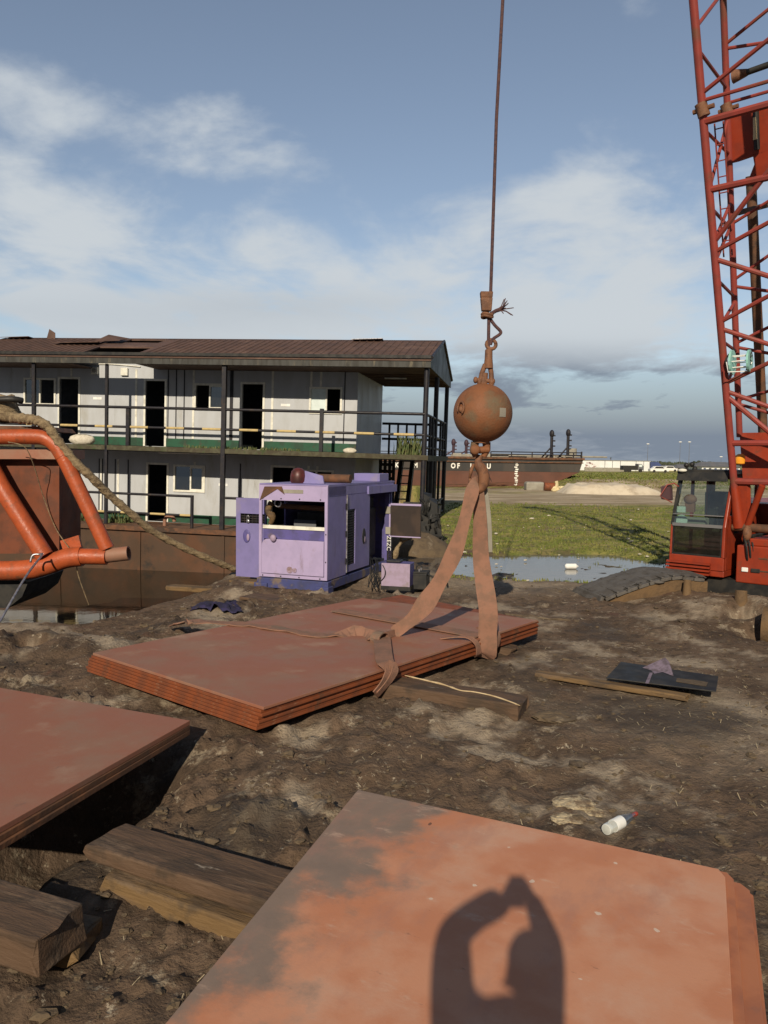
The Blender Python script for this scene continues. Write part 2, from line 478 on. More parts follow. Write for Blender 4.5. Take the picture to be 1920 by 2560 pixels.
class MB:
    def __init__(s):
        s.v = []
        s.f = []

    def _add(s, vs, fs):
        o = len(s.v)
        s.v += [tuple(v) for v in vs]
        s.f += [tuple(i + o for i in f) for f in fs]
        return s

    def box(s, x0, x1, y0, y1, z0, z1, M=None):
        vs = [V((x, y, z)) for z in (z0, z1) for y in (y0, y1) for x in (x0, x1)]
        if M:
            vs = [M @ v for v in vs]
        return s._add(vs, [(0, 2, 3, 1), (4, 5, 7, 6), (0, 1, 5, 4), (2, 6, 7, 3), (0, 4, 6, 2), (1, 3, 7, 5)])

    def hexa(s, b, t):
        """bottom quad b, top quad t"""
        return s._add(list(b) + list(t), [(3, 2, 1, 0), (4, 5, 6, 7)] + [(i, (i + 1) % 4, 4 + (i + 1) % 4, 4 + i) for i in range(4)])

    def prism(s, poly, ext):
        n = len(poly)
        ext = V(ext)
        poly = [V(p) for p in poly]
        vs = poly + [p + ext for p in poly]
        return s._add(vs, [tuple(range(n - 1, -1, -1)), tuple(range(n, 2 * n))] + [(i, (i + 1) % n, n + (i + 1) % n, n + i) for i in range(n)])

    def path(s, pts, r, n=10, cap=True, up=V((0, 0, 1)), flat=1.0):
        pts = [V(p) for p in pts]
        rs = r if isinstance(r, (list, tuple)) else [r] * len(pts)
        vs = []
        a0 = None
        for i, p in enumerate(pts):
            d = (pts[min(i + 1, len(pts) - 1)] - pts[max(i - 1, 0)])
            if a0 is None:
                a, b = frame_from(d, up)
            else:
                d = d.normalized()
                a = (a0 - d * a0.dot(d)).normalized()
                b = a.cross(d).normalized()
            a0 = a
            for k in range(n):
                t = 2 * math.pi * k / n
                vs.append(p + a * (math.cos(t) * rs[i]) + b * (math.sin(t) * rs[i] * flat))
        fs = []
        for i in range(len(pts) - 1):
            for k in range(n):
                fs.append((i * n + k, i * n + (k + 1) % n, (i + 1) * n + (k + 1) % n, (i + 1) * n + k))
        if cap:
            fs.append(tuple(range(n - 1, -1, -1)))
            fs.append(tuple((len(pts) - 1) * n + k for k in range(n)))
        return s._add(vs, fs)

    def tube(s, p, q, r, n=10, r2=None):
        return s.path([p, q], [r, r if r2 is None else r2], n)

    def pipe(s, p, q, r, ri, n=20):
        """open-ended hollow pipe"""
        p, q = V(p), V(q)
        a, b = frame_from(q - p)
        vs = []
        for c, rr in ((p, r), (q, r), (q, ri), (p, ri)):
            for k in range(n):
                t = 2 * math.pi * k / n
                vs.append(c + a * (math.cos(t) * rr) + b * (math.sin(t) * rr))
        fs = []
        for j in range(4):
            for k in range(n):
                fs.append((j * n + k, j * n + (k + 1) % n, ((j + 1) % 4) * n + (k + 1) % n, ((j + 1) % 4) * n + k))
        return s._add(vs, fs)

    def ribbon(s, pts, wd, w, t):
        """flat band through pts, width along wd[i], thickness t"""
        pts = [V(p) for p in pts]
        vs = []
        for i, p in enumerate(pts):
            d = (pts[min(i + 1, len(pts) - 1)] - pts[max(i - 1, 0)]).normalized()
            x = V(wd[i]) if isinstance(wd, list) else V(wd)
            x = (x - d * x.dot(d)).normalized()
            nrm = d.cross(x).normalized()
            ww = w[i] if isinstance(w, list) else w
            for a, b in ((-1, -1), (1, -1), (1, 1), (-1, 1)):
                vs.append(p + x * (a * ww / 2) + nrm * (b * t / 2))
        fs = [(3, 2, 1, 0)]
        for i in range(len(pts) - 1):
            for k in range(4):
                fs.append((i * 4 + k, i * 4 + (k + 1) % 4, (i + 1) * 4 + (k + 1) % 4, (i + 1) * 4 + k))
        m = (len(pts) - 1) * 4
        fs.append((m, m + 1, m + 2, m + 3))
        return s._add(vs, fs)

    def lathe(s, prof, M=None, n=24):
        vs = []
        for r, z in prof:
            for k in range(n):
                t = 2 * math.pi * k / n
                vs.append(V((r * math.cos(t), r * math.sin(t), z)))
        if M:
            vs = [M @ v for v in vs]
        fs = []
        for i in range(len(prof) - 1):
            for k in range(n):
                fs.append((i * n + k, i * n + (k + 1) % n, (i + 1) * n + (k + 1) % n, (i + 1) * n + k))
        fs.append(tuple(range(n - 1, -1, -1)))
        fs.append(tuple((len(prof) - 1) * n + k for k in range(n)))
        return s._add(vs, fs)

    def ball(s, c, r, sc=(1, 1, 1), n=20, m=12, rough=0.0, seed=0):
        c = V(c)
        rnd = random.Random(seed)
        vs = [c + V((0, 0, -r * sc[2]))]
        for i in range(1, m):
            ph = math.pi * i / m - math.pi / 2
            for k in range(n):
                t = 2 * math.pi * k / n
                j = 1 + rough * (rnd.random() - .5)
                vs.append(c + V((r * sc[0] * math.cos(ph) * math.cos(t) * j, r * sc[1] * math.cos(ph) * math.sin(t) * j, r * sc[2] * math.sin(ph) * j)))
        vs.append(c + V((0, 0, r * sc[2])))
        fs = [(0, 1 + (k + 1) % n, 1 + k) for k in range(n)]
        for i in range(m - 2):
            for k in range(n):
                fs.append((1 + i * n + k, 1 + i * n + (k + 1) % n, 1 + (i + 1) * n + (k + 1) % n, 1 + (i + 1) * n + k))
        e = len(vs) - 1
        fs += [(e, 1 + (m - 2) * n + k, 1 + (m - 2) * n + (k + 1) % n) for k in range(n)]
        return s._add(vs, fs)

    def quad(s, a, b, c, d):
        return s._add([a, b, c, d], [(0, 1, 2, 3)])

    def holes(s, x0, x1, z0, z1, y0, y1, holes):
        """wall slab in local xz between y0 (front) and y1 with real openings"""
        xs = sorted({x0, x1} | {min(max(h[i], x0), x1) for h in holes for i in (0, 1)})
        zs = sorted({z0, z1} | {min(max(h[i], z0), z1) for h in holes for i in (2, 3)})

        def inh(x, z):
            return any(h[0] < x < h[1] and h[2] < z < h[3] for h in holes)
        solid = {}
        for i in range(len(xs) - 1):
            for j in range(len(zs) - 1):
                solid[i, j] = not inh((xs[i] + xs[i + 1]) / 2, (zs[j] + zs[j + 1]) / 2)
        for (i, j), ok in solid.items():
            if not ok:
                continue
            a, b, c, d = xs[i], xs[i + 1], zs[j], zs[j + 1]
            s.quad((a, y0, c), (b, y0, c), (b, y0, d), (a, y0, d))
            s.quad((a, y1, d), (b, y1, d), (b, y1, c), (a, y1, c))
            if not solid.get((i - 1, j)):
                s.quad((a, y0, c), (a, y0, d), (a, y1, d), (a, y1, c))
            if not solid.get((i + 1, j)):
                s.quad((b, y0, d), (b, y0, c), (b, y1, c), (b, y1, d))
            if not solid.get((i, j - 1)):
                s.quad((b, y0, c), (a, y0, c), (a, y1, c), (b, y1, c))
            if not solid.get((i, j + 1)):
                s.quad((a, y0, d), (b, y0, d), (b, y1, d), (a, y1, d))
        return s

    def build(s, name, m, parent=None, smooth=False, bevel=0.0, weld=True, seg=2):
        me = bpy.data.meshes.new(name)
        me.from_pydata(s.v, [], s.f)
        bm = bmesh.new()
        bm.from_mesh(me)
        if weld:
            bmesh.ops.remove_doubles(bm, verts=bm.verts, dist=1e-5)
        bmesh.ops.recalc_face_normals(bm, faces=bm.faces)
        bm.to_mesh(me)
        bm.free()
        me.materials.append(MT[m] if isinstance(m, str) else m)
        if smooth:
            for p in me.polygons:
                p.use_smooth = True
            if smooth == 'auto':
                me.set_sharp_from_angle(angle=R(40))
        o = bpy.data.objects.new(name, me)
        col.objects.link(o)
        if parent:
            o.parent = parent
        if bevel:
            b = o.modifiers.new('edge', 'BEVEL')
            b.width = bevel
            b.segments = seg
            b.limit_method = 'ANGLE'
            b.angle_limit = R(40)
        return o


def tag(o, label=None, cat=None, group=None, kind=None):
    if label:
        o['label'] = label
    if cat:
        o['category'] = cat
    if group:
        o['group'] = group
    if kind:
        o['kind'] = kind
    return o


def thing(name, label, cat, M=None, group=None):
    o = bpy.data.objects.new(name, None)
    o.empty_display_size = 0.2
    col.objects.link(o)
    if M is not None:
        o.matrix_world = M
    return tag(o, label, cat, group)


def copy_tree(o, parent=None):
    c = o.copy()
    col.objects.link(c)
    if parent:
        c.parent = parent
    for ch in [x for x in o.children]:
        copy_tree(ch, c)
    return c


def text_mesh(s, size, m, name, M, parent=None, bold=0.0, ext=0.004, xs=1.0):
    cu = bpy.data.curves.new(name, 'FONT')
    cu.body = s
    cu.size = size
    cu.extrude = ext
    cu.offset = bold
    cu.align_x = 'CENTER'
    cu.align_y = 'CENTER'
    t = bpy.data.objects.new(name + '_tmp', cu)
    col.objects.link(t)
    dg = bpy.context.evaluated_depsgraph_get()
    me = bpy.data.meshes.new_from_object(t.evaluated_get(dg))
    bpy.data.objects.remove(t)
    o = bpy.data.objects.new(name, me)
    me.materials.clear()
    me.materials.append(MT[m])
    col.objects.link(o)
    me.transform(M @ Matrix.Diagonal((xs, 1, 1, 1)))
    if parent:
        o.parent = parent
    return o


def smooth_path(pts, n=6):
    """Catmull-Rom through pts"""
    pts = [V(p) for p in pts]
    out = []
    for i in range(len(pts) - 1):
        p0, p1, p2, p3 = pts[max(i - 1, 0)], pts[i], pts[i + 1], pts[min(i + 2, len(pts) - 1)]
        for k in range(n):
            t = k / n
            out.append(0.5 * ((2 * p1) + (p2 - p0) * t + (2 * p0 - 5 * p1 + 4 * p2 - p3) * t * t + (3 * p1 - p0 - 3 * p2 + p3) * t ** 3))
    out.append(pts[-1])
    return out

# ------------------------------------------------------------------ ground
_rng = np.random.RandomState(11)
_TAB = _rng.rand(512, 512)


def vnoise(x, y):
    xi, yi = np.floor(x).astype(int), np.floor(y).astype(int)
    fx, fy = x - xi, y - yi
    fx, fy = fx * fx * (3 - 2 * fx), fy * fy * (3 - 2 * fy)
    a, b = _TAB[xi % 512, yi % 512], _TAB[(xi + 1) % 512, yi % 512]
    c, d = _TAB[xi % 512, (yi + 1) % 512], _TAB[(xi + 1) % 512, (yi + 1) % 512]
    return (a * (1 - fx) + b * fx) * (1 - fy) + (c * (1 - fx) + d * fx) * fy


def fbm(x, y, s, o=4, g=0.5):
    t, a, n = 0, 1.0, 0
    c, sn = 0.8, 0.6
    x, y = x * s, y * s
    for i in range(o):
        t = t + a * vnoise(x + 17.3 * i, y + 5.1 * i)
        n += a
        a *= g
        x, y = (x * c - y * sn) * 2.03, (x * sn + y * c) * 2.03
    return t / n - 0.5


def sstep(a, b, x):
    t = np.clip((x - a) / (b - a), 0, 1)
    return t * t * (3 - 2 * t)


SHX = [-80, -4.0, -3.3, -2.75, -2.0, 0.0, 1.2, 1.8, 2.3, 2.6, 3.0]
SHY = [10.3, 10.45, 12.3, 15.2, 16.5, 18.0, 20.5, 24, 40, 60, 400]
WATER_Z = -1.75
POND = (3.6, 16.7, 3.4, 2.2)
pA, pB, pC = at(660, 1768, z=.30), at(232, 1632, z=.30), at(1345, 1550, z=.30)
pD = at(985, 1486, z=.30)
FZ = 0.25
fg0, fg1 = at(895, 1974, z=FZ), at(1796, 2172, z=FZ)
FLAT = []      # (origin, ux, len, uy, len, max height)


def flat(a, b, c, h, m=0.15):
    """keep the ground under h inside the parallelogram a, b, c"""
    FLAT.append((V(a).xy, (V(b) - V(a)).xy, (V(c) - V(a)).xy, h, m))


flat(pA, pC, pB, 0.07, 0.1)
flat(fg0 + V((0, -4, 0)), fg0, fg1 + V((0, -4, 0)), 0.10, 0.05)
flat(at(330, 1850, z=.2) + V((0, -1.6, 0)), at(475, 1800, z=.2), V((-4.8, 3, 0)), 0.10, 0.1)


def gh(x, y):
    """ground height"""
    x = np.asarray(x, float)
    y = np.asarray(y, float)
    near = 1 - sstep(15, 21, y)
    z = 0.03 + 0 * x
    # churned mud: heaps, ruts and clods
    z = z + near * (0.20 * fbm(x, y, .45, 3) + (0.15 * fbm(x + 40, y, 1.5, 4) + 0.085 * fbm(x, y + 31, 5.0, 4, .6)) * (1.45 - .7 * sstep(.5, 2.5, x)))
    rid = 0.5 - np.abs(fbm(x + 9, y + 2, 3.0, 4) * 2)
    z = z + near * 0.05 * np.clip(rid - 0.2, 0, 1)
    cl = np.clip(fbm(x + 71, y + 13, 9.0, 2) - .10, 0, 1)
    z = z + near * (1.5 - .8 * sstep(.5, 2.5, x)) * 0.20 * cl * (0.35 + 0.65 * sstep(-.1, .15, fbm(x, y, .8, 2)))
    # smooth, trodden ground on the right
    tr = np.exp(-((x - 3.2) / 2.4) ** 2 - ((y - 7.6) / 2.6) ** 2)
    z = z * (1 - 0.55 * tr)
    # heaps at the left bank
    z = z + 0.16 * np.exp(-((x + 4.0) / 1.5) ** 2 - ((y - 8.6) / .9) ** 2) 
    bk_ = sstep(8.9, 10.0, y) * (1 - sstep(-3.4, -2.4, x))
    z = z * (1 - .6 * bk_) - 0.10 * bk_
        # hollow beside the left plates
    tc_ = at(95, 2090, z=-.25)
    z = z - 0.70 * np.exp(-((((x - tc_.x) * .93 - (y - tc_.y) * .36) / .50) ** 2) ** 1.5 - (((x - tc_.x) * .36 + (y - tc_.y) * .93) / .95) ** 4)
    z = z - 0.10 * np.exp(-((x + 1.3) / .7) ** 2 - ((y - 3.2) / .7) ** 2)
    hc_ = at(66, 1640, z=-.05)
    z = z - 0.55 * np.exp(-((x - hc_.x) / .20) ** 4 - ((y - hc_.y) / .20) ** 4)
    # mud thrown up round the crane
    z = z + 0.20 * np.exp(-((x - 5.6) / 1.5) ** 2 - ((y - 11.4) / .55) ** 2) + 0.30 * np.exp(-((x - 5.9) / .8) ** 2 - ((y - 10.4) / .6) ** 2)
    z = z + 0.16 * np.exp(-((x - 4.6) / .8) ** 2 - ((y - 12.3) / .5) ** 2)
    z = z - 0.42 * np.exp(-((x - 5.15) / .22) ** 2 - ((y - 10.95) / .22) ** 2) - .5 * np.exp(-((x - 5.05) / .28) ** 2 - ((y - 10.05) / .3) ** 2)
    # field
    far = sstep(15, 20, y)
    z = z + far * (0.05 * fbm(x, y, .35, 4) + 0.10 * fbm(x, y, .08, 2))
    z = z + sstep(38, 46, y) * (1 - sstep(58, 66, y)) * (0.30 * np.clip(fbm(x, y * 2.2, .18, 3), 0, 1))
    bx = sstep(12.0, 16.5, x + 0.5 * fbm(x, y, .3, 2))
    z = z + bx * 0.85 * sstep(58, 64, y) * (1 - sstep(95, 130, y))
    # pond hollow
    q = ((x - POND[0]) / POND[2]) ** 2 + ((y - POND[1]) / POND[3]) ** 2 + 1.5 * fbm(x, y, .8, 4)
    z = z - (0.15 + .10 * fbm(x + 5, y, 1.6, 4)) * (1 - sstep(0.7, 1.25, q)) - 0.0 * q
    z = np.where((y > 14) & (y < 20) & (x > .8), np.where(q > 1.15, np.maximum(z, -0.015), z), z)
    # canal
    ys = np.interp(x, SHX, SHY) + 0.35 * fbm(x, y, .9, 3)
    c = sstep(0.0, 1.5, y - ys) * (1 - sstep(63, 65, y))
    c = np.where(x > 2.9, 0, c)
    z = z * (1 - c) - 2.8 * c
    for o, a, b, h, m in FLAT:
        det = a.x * b.y - a.y * b.x
        dx, dy = x - o.x, y - o.y
        u = (dx * b.y - dy * b.x) / det
        v = (a.x * dy - a.y * dx) / det
        ins = sstep(-m, m, u) * (1 - sstep(1 - m, 1 + m, u)) * sstep(-m, m, v) * (1 - sstep(1 - m, 1 + m, v))
        z = np.where(z > h, z * (1 - ins) + h * ins, z)
    return z


def g1(x, y):
    return float(gh(np.array([x]), np.array([y]))[0])


def ground_mat():
    m = bpy.data.materials.new('ground_mud_and_grass')
    m.use_nodes = True
    nt = m.node_tree
    L = nt.links.new
    p = nt.nodes['Principled BSDF']
    tc = N(nt, 'ShaderNodeTexCoord')

    def noise(s, d=8, r=0.6, vec=None):
        n = N(nt, 'ShaderNodeTexNoise')
        n.inputs['Scale'].default_value = s
        n.inputs['Detail'].default_value = d
        n.inputs['Roughness'].default_value = r
        L(vec or tc.outputs['Object'], n.inputs['Vector'])
        return n.outputs[0]

    def ramp(v, a, b):
        r = N(nt, 'ShaderNodeMapRange', interpolation_type='SMOOTHSTEP')
        L(v, r.inputs[0])
        r.inputs[1].default_value, r.inputs[2].default_value = a, b
        return r.outputs[0]

    def attr(n):
        return N(nt, 'ShaderNodeAttribute', attribute_name=n).outputs['Fac']
    # mud
    c = mix_n(nt, ramp(noise(1.1), .35, .65), (0.098, 0.064, 0.041), (0.150, 0.099, 0.064))
    c = mix_n(nt, ramp(noise(7, 9, .68), .46, .68), c, (0.055, 0.037, 0.024))
    c = mix_n(nt, math_n(nt, 'MULTIPLY', ramp(noise(2.0, 14, .78), .55, .63), .85), c, (0.33, 0.265, 0.185))
    c = mix_n(nt, math_n(nt, 'MULTIPLY', ramp(noise(9, 12, .78), .585, .63), .85), c, (0.44, 0.37, 0.27))
    c = mix_n(nt, math_n(nt, 'MULTIPLY', ramp(noise(1.7, 5, .6), .60, .70), .5), c, (0.115, 0.055, 0.038))
    c = mix_n(nt, attr('dry'), c, mix_n(nt, noise(12, 8, .7), (0.20, 0.15, 0.10), (0.50, 0.415, 0.31)))
    c = mix_n(nt, attr('wet'), c, mix_n(nt, noise(4), (0.035, 0.026, 0.018), (0.065, 0.046, 0.03)))
    # dirt track across the field
    stz = N(nt, 'ShaderNodeMapping')
    stz.inputs['Scale'].default_value = (.25, 1, 1)
    L(tc.outputs['Object'], stz.inputs[0])
    d = mix_n(nt, ramp(noise(.8, 8, .65, stz.outputs[0]), .4, .62), (0.28, 0.21, 0.13), (0.50, 0.40, 0.285))
    d = mix_n(nt, math_n(nt, 'MULTIPLY', ramp(noise(2.2, 8, .7, stz.outputs[0]), .58, .66), .8), d, (0.20, 0.16, 0.075))
    c = mix_n(nt, attr('dirt'), c, d)
    # grass
    g = mix_n(nt, ramp(noise(.9, 8, .65), .38, .62), (0.165, 0.18, 0.034), (0.36, 0.305, 0.095))
    g = mix_n(nt, ramp(noise(6, 9, .7), .5, .64), g, (0.085, 0.115, 0.022))
    g = mix_n(nt, math_n(nt, 'MULTIPLY', ramp(noise(.35, 6, .6), .52, .64), .6), g, (0.27, 0.21, 0.085))
    c = mix_n(nt, attr('grass'), c, g)
    L(c, p.inputs['Base Color'])
    p.inputs['Specular IOR Level'].default_value = 0.25
    r = math_n(nt, 'SUBTRACT', 0.92, math_n(nt, 'MULTIPLY', attr('wet'), 0.35))
    L(r, p.inputs['Roughness'])
    b = N(nt, 'ShaderNodeBump')
    b.inputs['Strength'].default_value = 0.9
    b.inputs['Distance'].default_value = 0.028
    vo = N(nt, 'ShaderNodeTexVoronoi', feature='SMOOTH_F1')
    vo.inputs['Scale'].default_value = 11
    wz = N(nt, 'ShaderNodeTexNoise')
    wz.inputs['Scale'].default_value = 6
    wz.inputs['Detail'].default_value = 4
    L(tc.outputs['Object'], wz.inputs['Vector'])
    wv = N(nt, 'ShaderNodeVectorMath', operation='MULTIPLY_ADD')
    L(wz.outputs['Color'], wv.inputs[0])
    wv.inputs[1].default_value = (.35, .35, .35)
    L(tc.outputs['Object'], wv.inputs[2])
    L(wv.outputs[0], vo.inputs['Vector'])
    h = math_n(nt, 'ADD', math_n(nt, 'MULTIPLY', noise(42, 5, .6), .7), math_n(nt, 'MULTIPLY', noise(13, 8, .66), 1.2))
    h = math_n(nt, 'SUBTRACT', h, math_n(nt, 'MULTIPLY', vo.outputs['Distance'], .25))
    L(h, b.inputs['Height'])
    L(b.outputs[0], p.inputs['Normal'])
    return m


def build_ground():
    vv = [-30.0, -20, -14, -10, -7, -5, -4, -3.2]
    y = -2.6
    while y < 2.2:
        vv.append(y)
        y += 0.06
    while y < 6000:
        vv.append(y)
        y *= 1.0098 if y < 24 else (1.016 if y < 140 else 1.06)
    vv = np.array(vv)
    nc = 430
    u = np.linspace(-1, 1, nc)
    u = np.sign(u) * (0.80 * np.abs(u) + 0.20 * np.abs(u) ** 5)
    hw = 3.6 + 0.86 * np.maximum(vv, 0) + np.where(vv < -3, 10, 0)
    X = u[None, :] * hw[:, None]
    Y = np.repeat(vv[:, None], nc, 1)
    Z = gh(X, Y)
    nr = len(vv)
    co = np.stack([X, Y, Z], -1).reshape(-1, 3)
    idx = np.arange(nr * nc).reshape(nr, nc)
    f = np.stack([idx[:-1, :-1], idx[:-1, 1:], idx[1:, 1:], idx[1:, :-1]], -1).reshape(-1, 4)
    me = bpy.data.meshes.new('ground')
    me.vertices.add(len(co))
    me.vertices.foreach_set('co', co.ravel())
    me.loops.add(len(f) * 4)
    me.loops.foreach_set('vertex_index', f.ravel().astype(np.int32))
    me.polygons.add(len(f))
    me.polygons.foreach_set('loop_start', np.arange(0, len(f) * 4, 4, dtype=np.int32))
    me.polygons.foreach_set('loop_total', np.full(len(f), 4, dtype=np.int32))
    me.polygons.foreach_set('use_smooth', np.ones(len(f), dtype=bool))
    me.update()
    n1, n2 = fbm(X, Y, .55, 4), fbm(X + 50, Y, 2.2, 4)
    # what grows or lies where
    gr = sstep(-.4, .5, (Y - 17.9) + 1.5 * n1 * 2 + n2 * 1.5) * sstep(1.2, 2.4, X + .8 * n2)
    rightg = sstep(-.5, .6, (Y - 14.3 - .0 * X) + n1 * 3 + n2) * sstep(4.6, 6.2, X + n2)
    gr = np.maximum(gr, rightg)
    dirt = sstep(-1.2, 1.2, (Y - 39.5) + 7 * n1 + 3 * n2) * (1 - sstep(-2, 2, (Y - 60) - .18 * (X - 5) + 8 * n1))
    pale = dirt
    gr = gr * (1 - .93 * dirt) * np.clip(0.86 + 1.5 * n2 + .5 * n1, .25, 1)
    strip = np.exp(-((Y - 54 - 2 * n1) / 2.5) ** 2) * (1 - sstep(8, 14, X))
    gr = np.maximum(gr, .8 * strip * sstep(-.1, .2, n2 + .1))
    q = ((X - POND[0]) / POND[2]) ** 2 + ((Y - POND[1]) / POND[3]) ** 2 + 1.5 * fbm(X, Y, .8, 4)
    wet = (1 - sstep(.8, 1.35, q)) * .8
    wet = np.maximum(wet, np.exp(-(((X + 1.95 + .30 * (Y - 4.3)) / .55) ** 2) - ((Y - 4.25) / .9) ** 2))
    ys = np.interp(X, SHX, SHY)
    wet = np.maximum(wet, sstep(.1, .7, Y - ys) * (Y < 62) * (X < 2.9))
    wet = np.maximum(wet, .75 * sstep(.02, .2, fbm(X + 13, Y, .9, 4) - .03) * (Y < 14))
    wet = np.maximum(wet, .55 * sstep(1.1, 2.6, -X - .0 * Y) * (Y < 3.6))
    dry = sstep(.06, .20, fbm(X + 3, Y + 70, 1.3, 6, .68)) * .8 * (Y < 17)
    dry = np.maximum(dry, .55 * np.exp(-((X - 3.4) / 1.6) ** 2 - ((Y - 6.6) / 1.4) ** 2) * sstep(-.2, .2, n2))
    dry = np.maximum(dry, .65 * np.exp(-((X - 2.0) / 1.6) ** 2 - ((Y - 13.6) / .9) ** 2))
    dry = np.maximum(dry, .8 * np.exp(-((X - 3.0) / 2.3) ** 2 - ((Y - 13.5) / .75) ** 2) * (.6 + n2))
    dry = np.maximum(dry, .5 * np.exp(-((X - .7) / 1.2) ** 2 - ((Y - 14.6) / 1.5) ** 2))
    for nm, a in (('grass', np.clip(gr, 0, 1)), ('dirt', pale), ('wet', wet), ('dry', dry)):
        at_ = me.attributes.new(nm, 'FLOAT', 'POINT')
        at_.data.foreach_set('value', a.ravel().astype(np.float32))
    me.materials.append(ground_mat())
    o = bpy.data.objects.new('ground', me)
    col.objects.link(o)
    tag(o, 'brown churned mud running into a green field with a pale dirt track', 'ground', kind='structure')
    return o


build_ground()
MT['canal'] = water_mat('murky_canal_water', (0.030, 0.021, 0.012), 0.05, 0.10, 1.6)
MT['pond'] = water_mat('shallow_puddle_water', (0.11, 0.10, 0.085), 0.08, 0.12, 5)
w = MB().box(-60, 2.85, 10.0, 64.5, WATER_Z - 1.6, WATER_Z).build('water', 'canal')
tag(w, 'murky brown canal water mirroring the moored building', 'water', kind='structure')
w = MB().box(POND[0] - 3.6, POND[0] + 3.6, POND[1] - 2.5, POND[1] + 2.6, -0.3, -0.055).build('puddle', 'pond')
tag(w, 'shallow puddle reflecting the sky at the edge of the grass', 'puddle', kind='structure')


# loose clods and crumbs of mud, and the grass blades: nobody could count them
def clods():
    m = MB()
    rnd = random.Random(3)
    ps = []
    for i in range(5200):
        y = 2.0 + 11.5 * rnd.random() ** 1.4
        ps.append(((rnd.random() * 2 - 1) * (0.7 + .52 * y), y))
    zs_ = gh([p[0] for p in ps], [p[1] for p in ps])
    for i, (x, y) in enumerate(ps):
        inside = False
        for o, a, b, h, mm in FLAT:
            det = a.x * b.y - a.y * b.x
            dx, dy = x - o.x, y - o.y
            uu, vv = (dx * b.y - dy * b.x) / det, (a.x * dy - a.y * dx) / det
            if -.06 < uu < 1.06 and -.06 < vv < 1.06:
                inside = True
        if inside:
            continue
        r = 0.004 + 0.014 * rnd.random() ** 3 + (0.03 * rnd.random() if rnd.random() < .025 else 0)
        z = float(zs_[i])
        if z < -.4:
            continue
        m.ball((x, y, z + r * .25), r, (1 + .9 * rnd.random(), 1 + .9 * rnd.random(), .45 + .3 * rnd.random()), 8, 6, .75, i)
    o = m.build('mud_clods', 'mud', smooth=False, weld=False)
    tag(o, 'loose crumbs and clods of brown mud scattered over the ground', 'mud clods', kind='stuff')


clods()


def straws():
    rnd = random.Random(14)
    m = MB()
    ps = []
    for i in range(900):
        y = 2.4 + 11 * rnd.random() ** 1.3
        x = (rnd.random() * 2 - 1) * (0.7 + .52 * y)
        if rnd.random() < .5:
            x, y = rnd.gauss(3.6, .9), rnd.gauss(6.6, .8)
        ps.append((x, y))
    zs_ = gh([p[0] for p in ps], [p[1] for p in ps])
    for i, (x, y) in enumerate(ps):
        z = float(zs_[i])
        if z < -.3 or any(-.02 < ((x - o.x) * b.y - (y - o.y) * b.x) / (a.x * b.y - a.y * b.x) < 1.02 and -.02 < (a.x * (y - o.y) - a.y * (x - o.x)) / (a.x * b.y - a.y * b.x) < 1.02 for o, a, b, h, q in FLAT):
            continue
        t = rnd.random() * 3.14
        d = V((math.cos(t), math.sin(t), rnd.uniform(-.1, .35))) * rnd.uniform(.02, .07)
        w_ = V((-math.sin(t), math.cos(t), 0)) * .0022
        c = V((x, y, z + .008))
        m._add([c - w_, c + w_, c + d + w_, c + d - w_], [(0, 1, 2, 3)])
    o = m.build('straw', mat('dry_straw', (0.42, 0.34, 0.21), (0.3, 0.24, 0.15), 3, .9), weld=False)
    tag(o, 'wisps of dry straw trodden into the mud', 'straw', kind='stuff')


straws()


def grass():
    rnd = random.Random(5)
    m = MB()
    ps = []
    for n in range(17000):
        y = 14.0 + 34 * rnd.random() ** 1.8
        ps.append((1.2 + (0.50 * y) * rnd.random(), y))
    ax_, ay_ = np.array([p[0] for p in ps]), np.array([p[1] for p in ps])
    zs_, ns_, qs_ = gh(ax_, ay_), fbm(ax_, ay_, .55, 4), 1.5 * fbm(ax_, ay_, .8, 4)
    for i, (x, y) in enumerate(ps):
        nn, z = float(ns_[i]), float(zs_[i])
        q = ((x - POND[0]) / POND[2]) ** 2 + ((y - POND[1]) / POND[3]) ** 2 + float(qs_[i])
        if y < 17.6 + nn * 3 and not (x > 5.0 and y > 14.6) and rnd.random() > .14:
            continue
        if y > 39 + 7 * nn or (q < 1.0 and rnd.random() > .15):
            continue
        h = (0.025 + .06 * rnd.random() ** 2) * (1 + .012 * (y - 17))
        for k in range(3):
            a = rnd.random() * 6.28
            wv = V((math.cos(a), math.sin(a), 0)) * (0.012 + .0006 * y)
            b = V((x + .1 * (rnd.random() - .5), y + .1 * (rnd.random() - .5), z - .01))
            t = b + V((.06 * (rnd.random() - .5), .06 * (rnd.random() - .5), h))
            m._add([b - wv, b + wv, t], [(0, 1, 2)])
    g = mat('grass_blades', (0.115, 0.145, 0.026), (0.18, 0.175, 0.045), .8, 0.8, c3=(0.21, 0.175, 0.07), s3=.5)
    o = m.build('grass', g, weld=False)
    tag(o, 'short green grass covering the field behind the puddle', 'grass', kind='stuff')


grass()


def far_grass():
    rnd = random.Random(25)
    m = MB()
    ps = []
    for i in range(12000):
        y = 60 + 75 * rnd.random() ** 1.5
        ps.append((10 + (.42 * y - 2) * rnd.random(), y))
    zs_ = gh([p[0] for p in ps], [p[1] for p in ps])
    for i, (x, y) in enumerate(ps):
        z = float(zs_[i])
        h = .05 + .11 * rnd.random()
        a = rnd.random() * 6.28
        wv = V((math.cos(a), math.sin(a), 0)) * (.06 + .05 * rnd.random())
        b = V((x, y, z - .01))
        m._add([b - wv, b + wv, b + V((rnd.uniform(-.1, .1), rnd.uniform(-.1, .1), h))], [(0, 1, 2)])
    o = m.build('grass', bpy.data.materials['grass_blades'], weld=False)
    tag(o, 'green grass on the low rise beyond the sand heap', 'grass', kind='stuff')


